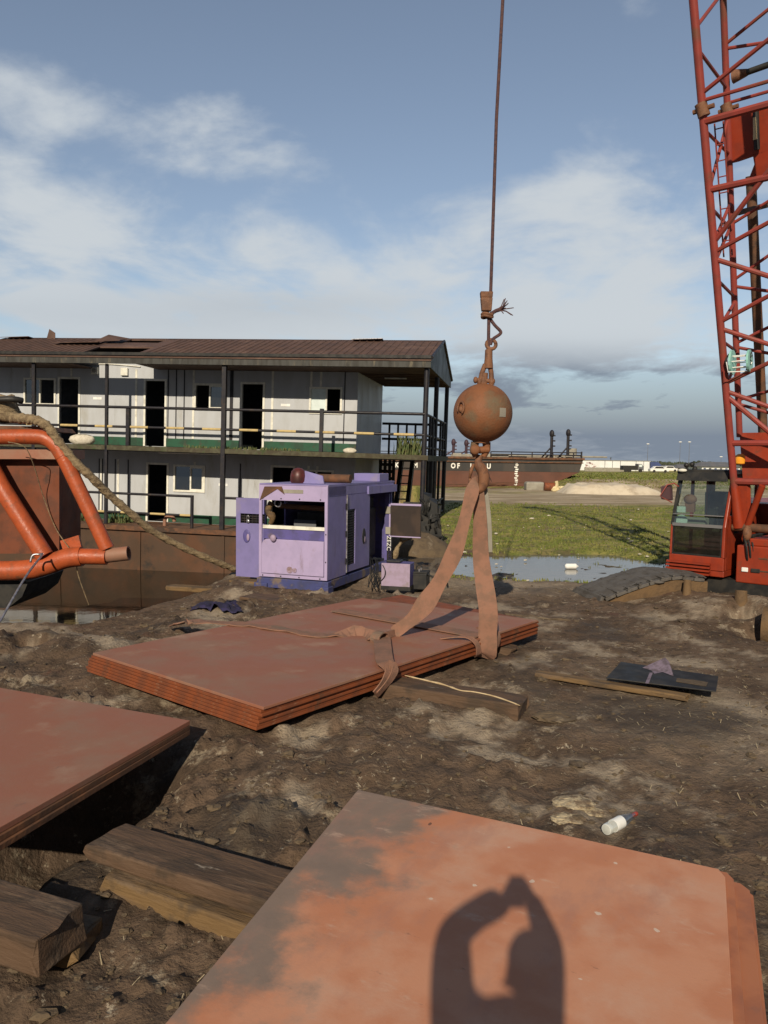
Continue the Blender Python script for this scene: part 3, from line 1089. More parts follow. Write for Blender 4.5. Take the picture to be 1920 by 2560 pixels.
far_grass()

# ------------------------------------------------------------------ steel plates


def plate(name_label, corners, z, t, m, group, jitter=0.0, chamfer=None):
    """one flat plate; corners anticlockwise in the plan, local origin at the first one"""
    o = V((corners[0].x, corners[0].y, z))
    ex = (corners[1] - corners[0]).xy.normalized()
    M = Matrix(((ex.x, -ex.y, 0, o.x), (ex.y, ex.x, 0, o.y), (0, 0, 1, o.z), (0, 0, 0, 1)))
    I = M.inverted()
    poly = [I @ V((c.x, c.y, z)) for c in corners]
    ob = MB().prism(poly, (0, 0, t)).build('steel_plate', m, bevel=0.003)
    ob.matrix_world = M
    tag(ob, name_label, 'steel plate', group)
    return ob


def stack(corners_top, z_top, t, n, mats, labels, group, offs):
    for i in range(n):
        d = offs[i]
        cs = [V((c.x, c.y, 0)) + V((dd[0], dd[1], 0)) for c, dd in zip(corners_top, d)]
        plate(labels[i], cs, z_top - t * (i + 1) - 0.0015 * i, t, mats[i], group)


rnd = random.Random(21)
uL = (pB - pA).normalized()      # along the lit short end
uR = (pC - pA).normalized()      # along the long right edge
ORD = ['topmost', 'second from the top', 'third from the top', 'fourth from the top', 'fifth from the top', 'sixth from the top', 'bottom']
offs = []
for i in range(7):
    e = [0, .012, .02, .034, .04, .052, .058][i]
    a = -uR * e + uL * (0.012 * rnd.random())
    s = uL * ([0, .012, -.006, .016, .004, .02, .012][i] + .004)
    far = uR * [-.10, 0.28, .30, .10, .33, .20, .30][i]
    b = -uR * e + uL * (.02 * i * rnd.random())
    offs.append([(a + s).xy, (uR * [0, .05, .0, .06, .02, .05, .03][i] + s).xy, (far * .6 + b * 0 + uL * .0).xy, b.xy])
offs[0][2] = (at(905, 1495, z=.30) - pD).xy
stack([pA, pC, pD, pB], .30, .0235, 7, ['rust_red'] + ['edge_rust'] * 6,
      [f'rust red steel plate, {k} of the seven in the strapped stack' for k in ORD], 'plates of the strapped stack', offs)

# foreground plates the photographer stands on
e0 = (at(412, 2560, z=FZ) - fg0).xy
fgL = V((fg0.x, fg0.y, 0)) + V((e0.x, e0.y, 0)) * ((fg0.y + 1.3) / -e0.y)
r0, r1 = at(1813, 2192, z=FZ), at(1834, 2560, z=FZ)
er = (r1 - r0).xy
fgR = V((r0.x, r0.y, 0)) + V((er.x, er.y, 0)) * ((r0.y + 1.1) / -er.y)
fc = [fg0, fg1, r0, fgR, fgL]
fc = [V((c.x, c.y, 0)) for c in fc]
offs = [[(0, 0)] * 5, [(.005, .012), (.045, .008), (.05, .02), (.05, 0), (.0, 0)],
        [(.01, .005), (.085, -.05), (.10, -.04), (.095, 0), (.02, 0)], [(.02, .01), (.095, -.05), (.115, -.045), (.10, 0), (.03, 0)]]
FG = 'plates of the foreground stack'
for i in range(4):
    cs = [c + V((o_[0], o_[1], 0)) for c, o_ in zip(fc, offs[i])]
    lab = ['orange primed steel plate on top of the foreground stack, its long edge worn grey',
           'orange steel plate second from the top under the foreground plate',
           'orange steel plate third from the top, sticking out right of the foreground plate',
           'bottom orange steel plate of the foreground stack, sticking out farthest right'][i]
    # local x runs from the worn left edge to the right
    plate(lab, cs[::-1] if False else cs, FZ - .02 * (i + 1) - .001 * i, .02, 'plate_orange' if i == 0 else 'plate_low', FG)

# left plates
ZL = 0.25
l0, l1 = at(475, 1801, z=ZL), at(0, 1719, z=ZL)
l2 = at(0, 2068, z=ZL)
ed = (l1 - l0).normalized()
es = (l2 - l0)
l3 = V((l1.x, l1.y, 0)) + V((ed.x, ed.y, 0)) * 1.8
l4 = V((l2.x, l2.y, 0)) + V((es.x, es.y, 0)) * .05
l5 = l4 + V((-2.4, .5, 0))
lc = [V((c.x, c.y, 0)) for c in (l0, l3, l5, l4)]
for i in range(3):
    d = V((.010 * i, -.006 * i, 0))
    lab = ['dusty rust red steel plate on top of the stack at the left edge',
           'middle plate of the rusty stack at the left edge', 'lowest plate of the rusty stack at the left edge'][i]
    plate(lab, [lc[0] + d + ed * (.01 * i), lc[1] + d, lc[2], lc[3] + d * 1.6], ZL - .034 * (i + 1) - .002 * i, .034,
          'rust_red' if i == 0 else 'rust_dark', 'plates of the left stack')

# ------------------------------------------------------------------ timbers


def beam(a, b, wdt, hgt, name, label, m='wood', cat='timber', seed=1, bev=.012, rough=.005):
    """squared timber between a and b (centre line of the TOP face)"""
    a, b = V(a), V(b)
    L = (b - a).length
    d = (b - a).normalized()
    s = V((0, 0, 1)).cross(d).normalized()
    u = d.cross(s)
    M = Matrix(((d.x, s.x, u.x, a.x), (d.y, s.y, u.y, a.y), (d.z, s.z, u.z, a.z), (0, 0, 0, 1)))
    rn = random.Random(seed)
    mb = MB()
    n = max(4, int(L / .12))
    vs, fs = [], []
    for i in range(n + 1):
        x = L * i / n
        for (yy, zz) in ((-.5, -1), (.5, -1), (.5, -.5), (.5, 0), (.17, 0), (-.17, 0), (-.5, 0), (-.5, -.5)):
            j = rough
            ex = (rn.random() - .5) * .05 if i in (0, n) else 0
            vs.append(V((x + ex, yy * wdt + (rn.random() - .5) * j, zz * hgt + (rn.random() - .5) * j)))
    for i in range(n):
        for k in range(8):
            fs.append((i * 8 + k, i * 8 + (k + 1) % 8, (i + 1) * 8 + (k + 1) % 8, (i + 1) * 8 + k))
    fs.append(tuple(range(7, -1, -1)))
    fs.append(tuple(n * 8 + k for k in range(8)))
    mb._add(vs, fs)
    o = mb.build(name, m, bevel=bev)
    o.matrix_world = M
    tag(o, label, cat)
    return o


def mid(p, q):
    return (p + q) / 2


zt = .13
a_ = mid(at(227, 2117, z=zt), at(299, 2049, z=zt))
b_ = mid(at(641, 2266, z=zt), at(723, 2156, z=zt))
wd_ = (at(227, 2117, z=zt) - at(299, 2049, z=zt)).length * .92
d_ = (b_ - a_).normalized()
beam(a_, b_ + d_ * .5, wd_, .09, 'timber', 'thick worn timber with a pale scuff lying between the left and foreground plates', 'wood', seed=2)
a2 = at(268, 2192, z=.035)
b2 = at(603, 2310, z=.035)
beam(a2 + V((.04, .12, 0)), b2 + V((.04, .12, 0)) + d_ * .55, .26, .16, 'timber', 'yellowish timber lying under the thick worn timber', 'wood_pale', seed=3)
zt = .16
a_ = mid(at(203, 2268, z=zt), at(99, 2338, z=zt))
b_ = mid(at(0, 2205, z=zt), at(0, 2312, z=zt))
d_ = (b_ - a_).normalized()
beam(a_, b_ + d_ * .8, .30, .17, 'timber', 'sawn timber block with a dark end at the lower left corner', 'wood', seed=4)
beam(at(215, 2330, z=.0), at(60, 2310, z=.0), .26, .1, 'timber', 'rusty low board under the timber block at the lower left', 'wood_pale', seed=5)
# under the strapped stack
a_ = at(945, 1695, z=.16)
b_ = at(1310, 1750, z=.15)
beam(a_ - (b_ - a_) * .1, b_, .32, .16, 'timber', 'long cracked timber poking out from under the strapped stack', 'wood', seed=6)
a_ = at(1120, 1590, z=.12)
b_ = at(1290, 1618, z=.10)
beam(a_, b_, .22, .11, 'timber', 'short timber stub under the stack beside the hanging sling', 'wood', seed=7)
# split pale crack on the long timber
cr = [at(1010, 1688, z=.163), at(1060, 1700, z=.161), at(1110, 1712, z=.159), at(1150, 1726, z=.157), at(1185, 1730, z=.156), at(1240, 1742, z=.155), at(1300, 1764, z=.153)]
tmb = [o for o in col.objects if o.name.startswith('timber') and 'cracked' in o.get('label', '')][0]
cs = MB().path([tmb.matrix_world.inverted() @ p for p in smooth_path(cr, 4)], [.003] + [.005, .008, .006, .010, .007, .009, .012, .008, .006, .011, .008, .007] * 1 + [.007] * 11 + [.003], 6).build('split', mat('fresh_split_wood', (.52, .40, .24), (.4, .29, .16), 9, .8), tmb)
# board with the dark sheet
beam(at(1345, 1678, z=.09), at(1720, 1737, z=.09), .12, .05, 'board', 'rusty brown board lying under the black sheet on the mud', 'wood_pale', 'board', seed=8)
zt = .115
q = [at(1515, 1697, z=zt), at(1552, 1657, z=zt), at(1796, 1693, z=zt), at(1790, 1731, z=zt)]
sh = MB().prism(q, (0, 0, .012)).build('scrap_sheet', 'black', bevel=.004)
tag(sh, 'black scrap metal sheet with a folded mauve corner lying on a board', 'scrap sheet')
fz = zt + .014
f_ = [at(1606, 1669, z=fz), at(1628, 1676, z=fz), at(1636, 1684, z=fz), at(1657, 1680, z=fz), at(1683, 1690, z=fz), at(1672, 1655, z=fz + .07), at(1662, 1644, z=fz + .09), at(1640, 1654, z=fz + .05)]
MB()._add([p for p in f_] + [p + V((.012, .02, -.004)) for p in f_], [tuple(range(8)), tuple(range(15, 7, -1))] + [(i, (i + 1) % 8, 8 + (i + 1) % 8, 8 + i) for i in range(8)]).build('folded_corner', mat('dull_mauve_scrap', (.20, .155, .20), (.11, .085, .10), 14, .8), sh)
MB().prism([at(1692, 1696, z=.129), at(1690, 1704, z=.129), at(1765, 1716, z=.129), at(1770, 1706, z=.129), at(1735, 1700, z=.129)], (0, 0, .002)).build('mud_smear', 'mud', sh)
pl_ = MB()
pl_.prism([at(1613, 1708, z=.129), at(1622, 1709, z=.129), at(1632, 1682, z=.129), at(1624, 1682, z=.129)], (0, 0, .002))
pl_.build('paint_streak', bpy.data.materials['dull_mauve_scrap'], sh)
# planks by the generator
beam(at(425, 1462, z=-.02), at(620, 1474, z=.03), .24, .08, 'plank', 'weathered plank jutting over the water left of the generator', 'wood_pale', 'plank', seed=9)
beam(at(620, 1486, z=.05), at(740, 1500, z=.05), .45, .05, 'plank', 'broad plank on the mud in front of the generator', 'wood', 'plank', seed=10)
beam(at(585, 1447, z=.10), at(650, 1452, z=.10), .3, .05, 'plank', 'thin board under the open purple door', 'wood_pale', 'plank', seed=12)
beam(at(1265, 1535, z=.09), at(1445, 1552, z=.06), .07, .07, 'plank', 'thin muddy pole lying on the ground right of the stack', 'mud', 'pole', seed=11, rough=.03)

# cloth, bottle, lumps
cm = MB()
rn = random.Random(4)
vs = []
for j in range(9):
    for i in range(14):
        px = 478 + 128 * i / 13 + rn.uniform(-4, 4)
        py = 1500 + 3.2 * j + .11 * (px - 478) + rn.uniform(-3, 3)
        p = at(px, py, z=.09)
        vs.append(V((p.x, p.y, max(g1(p.x, p.y), -.05) + .015 + .07 * rn.random() * math.sin(math.pi * i / 13))))
cm._add(vs, [(j * 14 + i, j * 14 + i + 1, (j + 1) * 14 + i + 1, (j + 1) * 14 + i) for j in range(8) for i in range(13)])
co_ = cm.build('rag', 'cloth', smooth=True)
sm = co_.modifiers.new('thick', 'SOLIDIFY')
sm.thickness = .012
tag(co_, 'crumpled dark violet rag on the mud near the generator', 'rag')

bp0, bp1 = at(1514, 2082, z=.05), at(1592, 2040, z=.05)
gz = max(g1(bp0.x, bp0.y), g1(bp1.x, bp1.y)) + .045
bp0.z = bp1.z = gz
dirb = (bp1 - bp0).normalized()
Lb = (bp1 - bp0).length
x_, y_ = frame_from(dirb)
Mb = Matrix(((x_.x, y_.x, dirb.x, bp0.x), (x_.y, y_.y, dirb.y, bp0.y), (x_.z, y_.z, dirb.z, bp0.z), (0, 0, 0, 1)))
bt = thing('plastic_bottle', 'clear plastic bottle with a white base and red cap lying on the mud', 'bottle', Mb)
s_ = Lb
MB().lathe([(.020, 0), (.034, .006), (.036, .02), (.035, .07 * s_ / .25), (.036, .12 * s_ / .25), (.033, .15 * s_ / .25), (.018, .21 * s_ / .25), (.014, .225 * s_ / .25)], n=18).build('bottle_body', glass('bottle_plastic', (.90, .91, .89), .18), bt, smooth='auto')
MB().lathe([(.0365, .055 * s_ / .25), (.0372, .06 * s_ / .25), (.0372, .115 * s_ / .25), (.0365, .12 * s_ / .25)], n=18).build('bottle_label', 'white', bt, smooth='auto')
MB().lathe([(.015, .001), (.030, .004), (.0335, .012), (.0335, .03)], n=18).build('bottle_base', 'white', bt, smooth='auto')
MB().lathe([(.014, .226 * s_ / .25), (.014, .245 * s_ / .25), (.012, .247 * s_ / .25)], n=14).build('cap', mat('red_cap', (.35, .05, .03)), bt, smooth='auto')

lump = mat('chalky_lump', (0.42, 0.34, 0.22), (0.17, 0.12, 0.075), 16, .9, bump=.8, bscale=40)
for i, (px, py, r, lab) in enumerate([(1432, 2010, .085, 'pale chalky lump left of the plastic bottle'), (1475, 2022, .06, 'small pale lump between the chalky lump and the plastic bottle'),
                                      (1385, 1787, .12, 'round brown clod behind the end of the cracked timber'), (1420, 2045, .07, 'pale crumbled lump just above the edge of the foreground plate')]):
    p = at(px, py, z=.05)
    z = g1(p.x, p.y)
    o = MB().ball((0, 0, 0), r, (1.5, 1.15, .24), 22, 11, .34, i).build('mud_lump', lump if i != 2 else 'mud', smooth=False)
    o.location = (p.x, p.y, z + r * .05)
    tag(o, lab, 'lump')

# litter on the field: each scrap its own object
rn = random.Random(8)
lit = MB().ball((0, 0, 0), 1, (1, .6, .35), 8, 5, .5, 3).build('litter_scrap', 'sack')
first = True
for i in range(46):
    px = rn.uniform(1110, 1690)
    py = rn.uniform(1266, 1395) if rn.random() < .85 else rn.uniform(1395, 1470)
    p = at(px, py, z=.03)
    o = lit if first else lit.copy()
    if not first:
        col.objects.link(o)
    first = False
    s = .018 + .055 * rn.random() ** 2.2 * (p.y / 20)
    o.scale = (s, s, s)
    o.rotation_euler = (0, 0, rn.random() * 3)
    o.location = (p.x, p.y, max(g1(p.x, p.y), -.05) + .3 * s + .02)
    tag(o, 'small pale scrap of litter on the wet grass', 'litter', 'scraps of litter on the grass')
p = at(1428, 1416, z=0)
o = MB().path([(-.13, 0, 0), (-.1, 0, 0), (.1, .02, 0), (.13, .02, .0), (.15, .02, 0)], [.03, .06, .06, .03, .02], 10).build('plastic_jug', 'white', smooth='auto')
o.location = (p.x, p.y, .0)
tag(o, 'white plastic container lying at the near edge of the puddle', 'container')

# ------------------------------------------------------------------ hoist: rope, ball, hook, slings
YB = 8.35
bc = at(1207, 1033, Y=YB)
BR = 73.5 / F * (bc - CAM).dot(Fw)


def bp(px, py, dy=0.0):
    return at(px, py, Y=YB + dy)


def loc_b(px, py, dy=0.0):
    return bp(px, py, dy) - bc


bt = thing('headache_ball', 'round rusty steel ball with a hook hanging from the hoist rope', 'crane ball', Matrix.Translation(bc))
MB().ball((0, 0, 0), BR, n=48, m=28).build('ball', 'ball_rust', bt, smooth=True)
# square marker: a little curved panel lying on the ball
mk = MB()
c0 = (loc_b(1255, 1031, -.25)).normalized()
ux = V((0, 0, 1)).cross(c0).normalized() * -1
uz = c0.cross(ux) * -1
vs = []
for j in range(5):
    for i in range(5):
        d = c0 + ux * ((i - 2) * .068) + uz * ((j - 2) * .074)
        vs.append(d.normalized() * (BR + .004))
mk._add(vs, [(j * 5 + i, j * 5 + i + 1, (j + 1) * 5 + i + 1, (j + 1) * 5 + i) for j in range(4) for i in range(4)])
mk.build('square_marker', 'concrete', bt)
# cast lug in a hollow on the left
lc_ = (loc_b(1151, 1020, -.2)).normalized()
lx = V((0, 0, 1)).cross(lc_).normalized()
lz = lc_.cross(lx)
pts = [lc_ * (BR + .012) + lx * (.047 * math.cos(t)) + lz * (.068 * math.sin(t)) for t in [math.pi * (-.35 + 1.55 * k / 14) for k in range(15)]]
MB().path(pts, [.006] + [.012] * 13 + [.006], 8).ball(lc_ * (BR + .002) - lz * .012, .026, (1, 1, 1.3)).build('lug', 'hook_rust', bt, smooth=True)
# neck plate, fork socket and pin above the ball
eye = MB()
p0, p1 = loc_b(1208, 962), loc_b(1212, 932)
eye.path([p0 - V((0, 0, .05)), p0, p1], [.045, .042, .036], 12, flat=.7)
eye.build('eye_plate', 'hook_rust', bt, smooth='auto')
fk = MB()
top, mid_, = loc_b(1222, 873), loc_b(1219, 905)
fk.lathe([(.030, 0), (.040, -.01), (.042, -.10), (.048, -.16), (.050, -.20)], Matrix.Translation(top), 16)
for sx, (x, y) in ((-1, (1199, 955)), (1, (1229, 955))):
    e = loc_b(x, y)
    s0 = top + V((sx * .024 - .01, 0, -.16))
    fk.path([s0, s0.lerp(e, .5) + V((sx * .006, 0, 0)), e + V((0, 0, -.03))], [.026, .026, .030], 10)
    fk.ball(e, .036, (.8, 1, 1.1), 12, 8)
fk.build('fork_socket', 'hook_rust', bt, smooth='auto')
MB().tube(loc_b(1188, 950), loc_b(1233, 953), .024, 12).ball(loc_b(1189, 950), .036, (.7, 1, 1)).ball(loc_b(1233, 953), .03, (.7, 1, 1)).build('pin', 'hook_rust', bt, smooth='auto')
# swivel below
sw = MB()
c1 = loc_b(1197, 1112)
sw.path([loc_b(1203, 1092), loc_b(1202, 1108)], [.10, .085], 16)
for sx in (-1, 1):
    sw.path([loc_b(1202 + sx * 14, 1106), loc_b(1200 + sx * 17, 1125), loc_b(1199 + sx * 10, 1142)], [.045, .04, .03], 10)
sw.tube(loc_b(1176, 1126, -.03), loc_b(1222, 1124, -.02), .038, 12)
sw.ball(loc_b(1188, 1124, -.09), .055, (1, .6, 1))
sw.build('swivel', 'ball_rust', bt, smooth='auto')
hk = smooth_path([loc_b(1201, 1138), loc_b(1196, 1152), loc_b(1198, 1163), loc_b(1207, 1180), loc_b(1210, 1198), loc_b(1206, 1215), loc_b(1196, 1224), loc_b(1184, 1220), loc_b(1176, 1207), loc_b(1175, 1196)], 4)
rs = [.03 + .024 * math.sin(math.pi * min(1, i / (len(hk) - 9))) if i < len(hk) - 9 else .03 * (1 - (i - len(hk) + 9) / 12) for i in range(len(hk))]
rs = [max(.012, r * (1.0 if i < 8 else 1.15)) for i, r in enumerate(rs)]
hook = MB().path(hk, rs, 12).build('hook', 'hook_rust', bt, smooth=True)
MB().path([loc_b(1184, 1160), loc_b(1178, 1176), loc_b(1174, 1196)], [.016, .02, .012], 8).build('latch', 'hook_rust', hook, smooth=True)
MB().path(smooth_path([loc_b(1212, 1178), loc_b(1222, 1190), loc_b(1229, 1204)], 3), .004, 6).build('latch_spring', 'black', hook)

# rope
ro = thing('hoist_rope', 'dark greased wire rope running up out of view from the rusty ball', 'wire rope', Matrix.Translation(bc))
r_top = at(1257, 0, Y=YB)
low = loc_b(1221, 868)
sock_b, sock_t = loc_b(1216, 778), loc_b(1216, 733)
TIP = V((1.75, 8.4, 17.0))
rt = r_top - bc
ex = rt + (rt - sock_t).normalized() * 8.3
TIP = ex + bc
wr = MB()
wr.path([low, loc_b(1222, 800), sock_b + V((.01, 0, 0)), sock_t + V((.045, 0, .0)), loc_b(1241, 300), rt, ex], .0175, 8)
wr.build('wire', 'wire_rope', ro, smooth='auto')
ws = MB()
for zz0, zz1, w0, w1 in ((778, 745, 24, 29), (745, 730, 29, 31)):
    a, b = loc_b(1216, zz0), loc_b(1216, zz1)
    k = (bc - CAM).dot(Fw) / F
    x0, x1 = w0 / 2 * k, w1 / 2 * k
    ws.hexa([a + V((-x0, -.04, 0)), a + V((x0, -.04, 0)), a + V((x0, .04, 0)), a + V((-x0, .04, 0))],
            [b + V((-x1, -.045, 0)), b + V((x1, -.045, 0)), b + V((x1, .045, 0)), b + V((-x1, .045, 0))])
ws.build('wedge_socket', 'hook_rust', ro, bevel=.008)
kn = MB()
for j, yy in enumerate((786, 792)):
    c = loc_b(1218, yy)
    kn.path([c + V((.055 * math.cos(t), .045 * math.sin(t), .008 * math.sin(t * 2))) for t in [6.283 * i / 14 for i in range(15)]], .016, 7)
kn.build('seizing', 'hook_rust', ro, smooth=True)
tail = MB()
tail.path(smooth_path([loc_b(1222, 792, .02), loc_b(1236, 812), loc_b(1251, 828), loc_b(1249, 836), loc_b(1232, 848), loc_b(1226, 862)], 4), .017, 8)
tail.path([loc_b(1224, 786), loc_b(1240, 777), loc_b(1252, 773)], [.018, .02, .022], 8)
rn = random.Random(2)
for i in range(13):
    a = rn.uniform(-.5, 1.0)
    L_ = rn.uniform(.07, .17)
    s = loc_b(1245 + rn.uniform(-4, 6), 775, rn.uniform(-.02, .02))
    d1 = V((math.cos(a), rn.uniform(-.3, .3), math.sin(a) * .6))
    d2 = V((math.cos(a * 1.5 - .2), 0, math.sin(a * 1.5 - .2)))
    tail.path([s, s + d1 * L_ * .5, s + d1 * L_ * .5 + d2 * L_ * .5], [.006, .006, .005], 5)
tail.build('frayed_tail', 'wire_rope', ro, smooth='auto')
th = MB()
c = loc_b(1228, 862)
th.path([c + V((.05 * math.cos(t), .01 * math.sin(t), .05 * math.sin(t) + .004)) for t in [6.283 * i / 14 for i in range(15)]], .02, 8)
th.build('thimble', 'hook_rust', ro, smooth=True)

# slings
edge = (pC - pA)
edir = edge.normalized()
enorm = V((edir.y, -edir.x, 0))                 # out of the right edge


def on_edge(px, py=None, z=.30):
    """point of the long right edge under pixel column px"""
    d = ray(px, 1600)
    n = V((0, 0, 1)).cross(V((ray(px, 1000) - ray(px, 2000)).cross(V((0, 0, 1))))) if False else None
    best, bt_ = 9e9, .5
    for i in range(401):
        t = i / 400
        p = pA + edge * t
        q = p - CAM
        x = 960 + F * q.dot(CR) / q.dot(Fw)
        if abs(x - px) < best:
            best, bt_ = abs(x - px), t
    p = pA + edge * bt_
    return V((p.x, p.y, z))


sl = thing('web_sling', 'flat dusty webbing sling choked across the near half of the plate stack', 'sling', Matrix.Translation(pA))
O = pA
hk0 = bp(1186, 1208, -.07)
land = at(985, 1582, z=.335)
A = MB()


def facing(pts):
    """width directions that turn a band's flat side towards the yard"""
    out = []
    for i, p in enumerate(pts):
        d = pts[min(i + 1, len(pts) - 1)] - pts[max(i - 1, 0)]
        out.append(d.cross(V((.06, 1, -.22))).normalized())
    return out


pts = smooth_path([bp(1197, 1206, .05), hk0 + V((0, 0, .01)), bp(1176, 1245, -.10), at(1140, 1370, Y=land.y - .06), at(1092, 1466, Y=land.y - .04), at(1040, 1538, Y=land.y - .03), land], 5)
n = len(pts)
wd = facing(pts)
A.ribbon([p - O for p in pts], wd, [.085 + .105 * min(1, (i / n) * 1.4) + .02 * math.sin(i * .9) - (.09 * max(0, (i / n - .75) / .25)) for i in range(n)], .012)
A.build('lifting_leg', 'sling', sl)
B = MB()
ck = at(946, 1592, z=.345)
pts = smooth_path([land, at(965, 1588, z=.34), ck], 4)
B.ribbon([p - O for p in pts], V((0, .3, 1)), .07, .03)
# eye of the choker round the leg
eyp = [ck + uR * (.0 + .085 * math.sin(t)) + V((0, 0, .065 * math.cos(t) - .01)) + enorm * .02 for t in [6.283 * i / 18 for i in range(19)]]
B.ribbon([p - O for p in eyp], enorm, .12, .014)
B.build('choker_eye', 'sling', sl)
Cc = MB()
pts = smooth_path([ck + V((0, 0, -.01)), at(900, 1582, z=.325), at(800, 1588, z=.312), at(690, 1570, z=.315), at(600, 1560, z=.312), at(492, 1554, z=.310), at(455, 1556, z=.30), at(440, 1562, z=.16)], 6)
nn = len(pts)
Cc.ribbon([p - O + V((0, 0, .004 * math.sin(i * 2.1))) for i, p in enumerate(pts)], [uR.lerp(V((0, 0, 1)), max(0, .55 - abs(i - 5) * .11)) for i in range(nn)], [.16 + .10 * math.sin(i * 1.1) * .5 for i in range(nn)], .012)
Cc.build('top_band', 'sling', sl)
D = MB()
e1 = on_edge(962)
dn = [ck + V((.02, -.02, -.01)), e1 + V((-.05, .03, .05)) + edir * .05, e1 + enorm * .045 + V((0, 0, -.0)) + edir * .02, e1 + enorm * .06 + V((0, 0, -.09)) - edir * .06, e1 + enorm * .02 + V((0, 0, -.20)) - edir * .16]
for k, (sh_, w_) in enumerate(((0, .14), (.09, .08))):
    pts = smooth_path([p + edir * sh_ * (1 - i / 5) + enorm * .012 * k for i, p in enumerate(dn)], 5)
    D.ribbon([p - O for p in pts], edir, w_, .010)
D.build('edge_band', 'sling', sl)

sl2 = thing('web_sling', 'flat dusty webbing sling hanging straight down to the far half of the plate stack', 'sling', Matrix.Translation(pC))
O = pC
e2 = on_edge(1206)
A = MB()
side = V((.97, -.25, 0))
ft = e2 + enorm * .06
pts = smooth_path([bp(1192, 1206, .06), bp(1196, 1222, .0), bp(1200, 1290, .02), bp(1203, 1400, .06), V((ft.x, ft.y, .62)), V((ft.x, ft.y, .36)), V((ft.x + .005, ft.y, .20)), V((ft.x - .02, ft.y + .05, .10)), V((ft.x - .25, ft.y + .2, .08))], 5)
n = len(pts)
A.ribbon([p - O for p in pts], side, [.075 + .125 * min(1, i / 18) for i in range(n)], .012)
A.build('lifting_leg', 'sling', sl2)
Bm = MB()
pts = smooth_path([bp(1204, 1208, .10), bp(1212, 1240, .08), bp(1221, 1300, .10), bp(1226, 1380, .12)], 5)
Bm.ribbon([p - O for p in pts], side, [.10 - .06 * (i / len(pts)) for i in range(len(pts))], .012)
Bm.build('back_leg', MT['concrete'], sl2)
Cm = MB()
for px0, sg in ((1182, -1), (1236, 1)):
    e = on_edge(px0)
    dn = [V((e.x, e.y, .305)) - enorm * .30 + edir * sg * .16, V((e.x, e.y, .345)) - enorm * .06 + edir * sg * .05, V((e.x, e.y, .28)) + enorm * .05, V((e.x, e.y, .17)) + enorm * .05 - edir * sg * .04, V((e.x, e.y, .12)) - edir * sg * .1]
    pts = smooth_path(dn, 5)
    Cm.ribbon([p - O for p in pts], edir, .075, .012)
Cm.build('edge_band', 'sling', sl2)
Dm = MB()
e = on_edge(1206)
pts = [V((e.x, e.y, .318)) - enorm * (.02 + .3 * i) for i in range(8)]
Dm.ribbon([p - O for p in pts], edir, .22, .01)
Dm.build('top_band', 'sling', sl2)

# ------------------------------------------------------------------ accommodation barge
OB = at(1052, 1349, Y=25.4)
MBG = Matrix.Translation(OB) @ Matrix.Rotation(-R(10), 4, 'Z') @ Matrix.Rotation(0.019, 4, 'Y')
bg = thing('accommodation_barge', 'two storey grey cabin building with rusty roof on a moored rusty barge', 'houseboat', MBG)
YW = 1.55                                     # cabin front wall behind the rail line


def w(px, py, y=YW):
    p = inf(MBG, px, py, 1, y)
    return p.x, p.z


def wr_(px0, py0, px1, py1, y=YW):
    a, b = w(px0, py0, y), w(px1, py1, y)
    return min(a[0], b[0]), max(a[0], b[0]), min(a[1], b[1]), max(a[1], b[1])


XL = -17.5
DEP = 6.7
z_up = w(560, 1122, 0)[1]            # gallery floor
z_ft, z_fb = w(560, 890, -.1)[1], w(560, 913, -.1)[1]
xe_u = w(892, 1050)[0]               # cabin end
xe = xe_u
print('barge', z_up, z_ft, z_fb, xe, OB)
ridge_z = w(560, 850, DEP / 2)[1]
# openings
doors = [(150, 947, 196, 1098), (365, 952, 411, 1101), (607, 960, 655, 1110), (140, 1165, 186, 1300), (371, 1161, 416, 1302), (682, 1168, 730, 1312)]
wins = [(64, 949, 136, 1009, .5, 'left'), (491, 963, 562, 1022, .48, 'right'), (779, 972, 850, 1031, .52, 'pale'), (439, 1166, 508, 1227, .55, 'both'), (753, 1178, 828, 1236, .5, 'none')]
H = []
for d in doors:
    x0, x1, z0, z1 = wr_(*d)
    base = 0.0 if d[1] > 1120 else z_up
    H.append((x0, x1, base + .02, z1))
for q in wins:
    H.append(wr_(*q[:4]))
mb = MB()
mb.holes(XL, xe, 0, z_fb + .25, YW, YW + .08, H)
mb.build('front_wall', 'wall', bg)
MB().box(xe - .08, xe, YW + .08, 6.4, 0, z_fb + .25).build('end_wall', 'wall', bg)
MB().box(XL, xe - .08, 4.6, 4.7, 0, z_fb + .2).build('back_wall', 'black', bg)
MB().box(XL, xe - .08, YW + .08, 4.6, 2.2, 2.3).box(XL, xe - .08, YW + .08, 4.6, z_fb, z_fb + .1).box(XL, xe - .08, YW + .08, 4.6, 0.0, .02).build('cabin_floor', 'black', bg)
for d, h in zip(doors, H):
    x0, x1, z0, z1 = h
    f = MB()
    t = .075
    f.box(x0 - t, x0, YW - .03, YW + .05, z0, z1 + t).box(x1, x1 + t, YW - .03, YW + .05, z0, z1 + t).box(x0, x1, YW - .03, YW + .05, z1, z1 + t)
    f.build('door_frame', 'white_trim', bg)
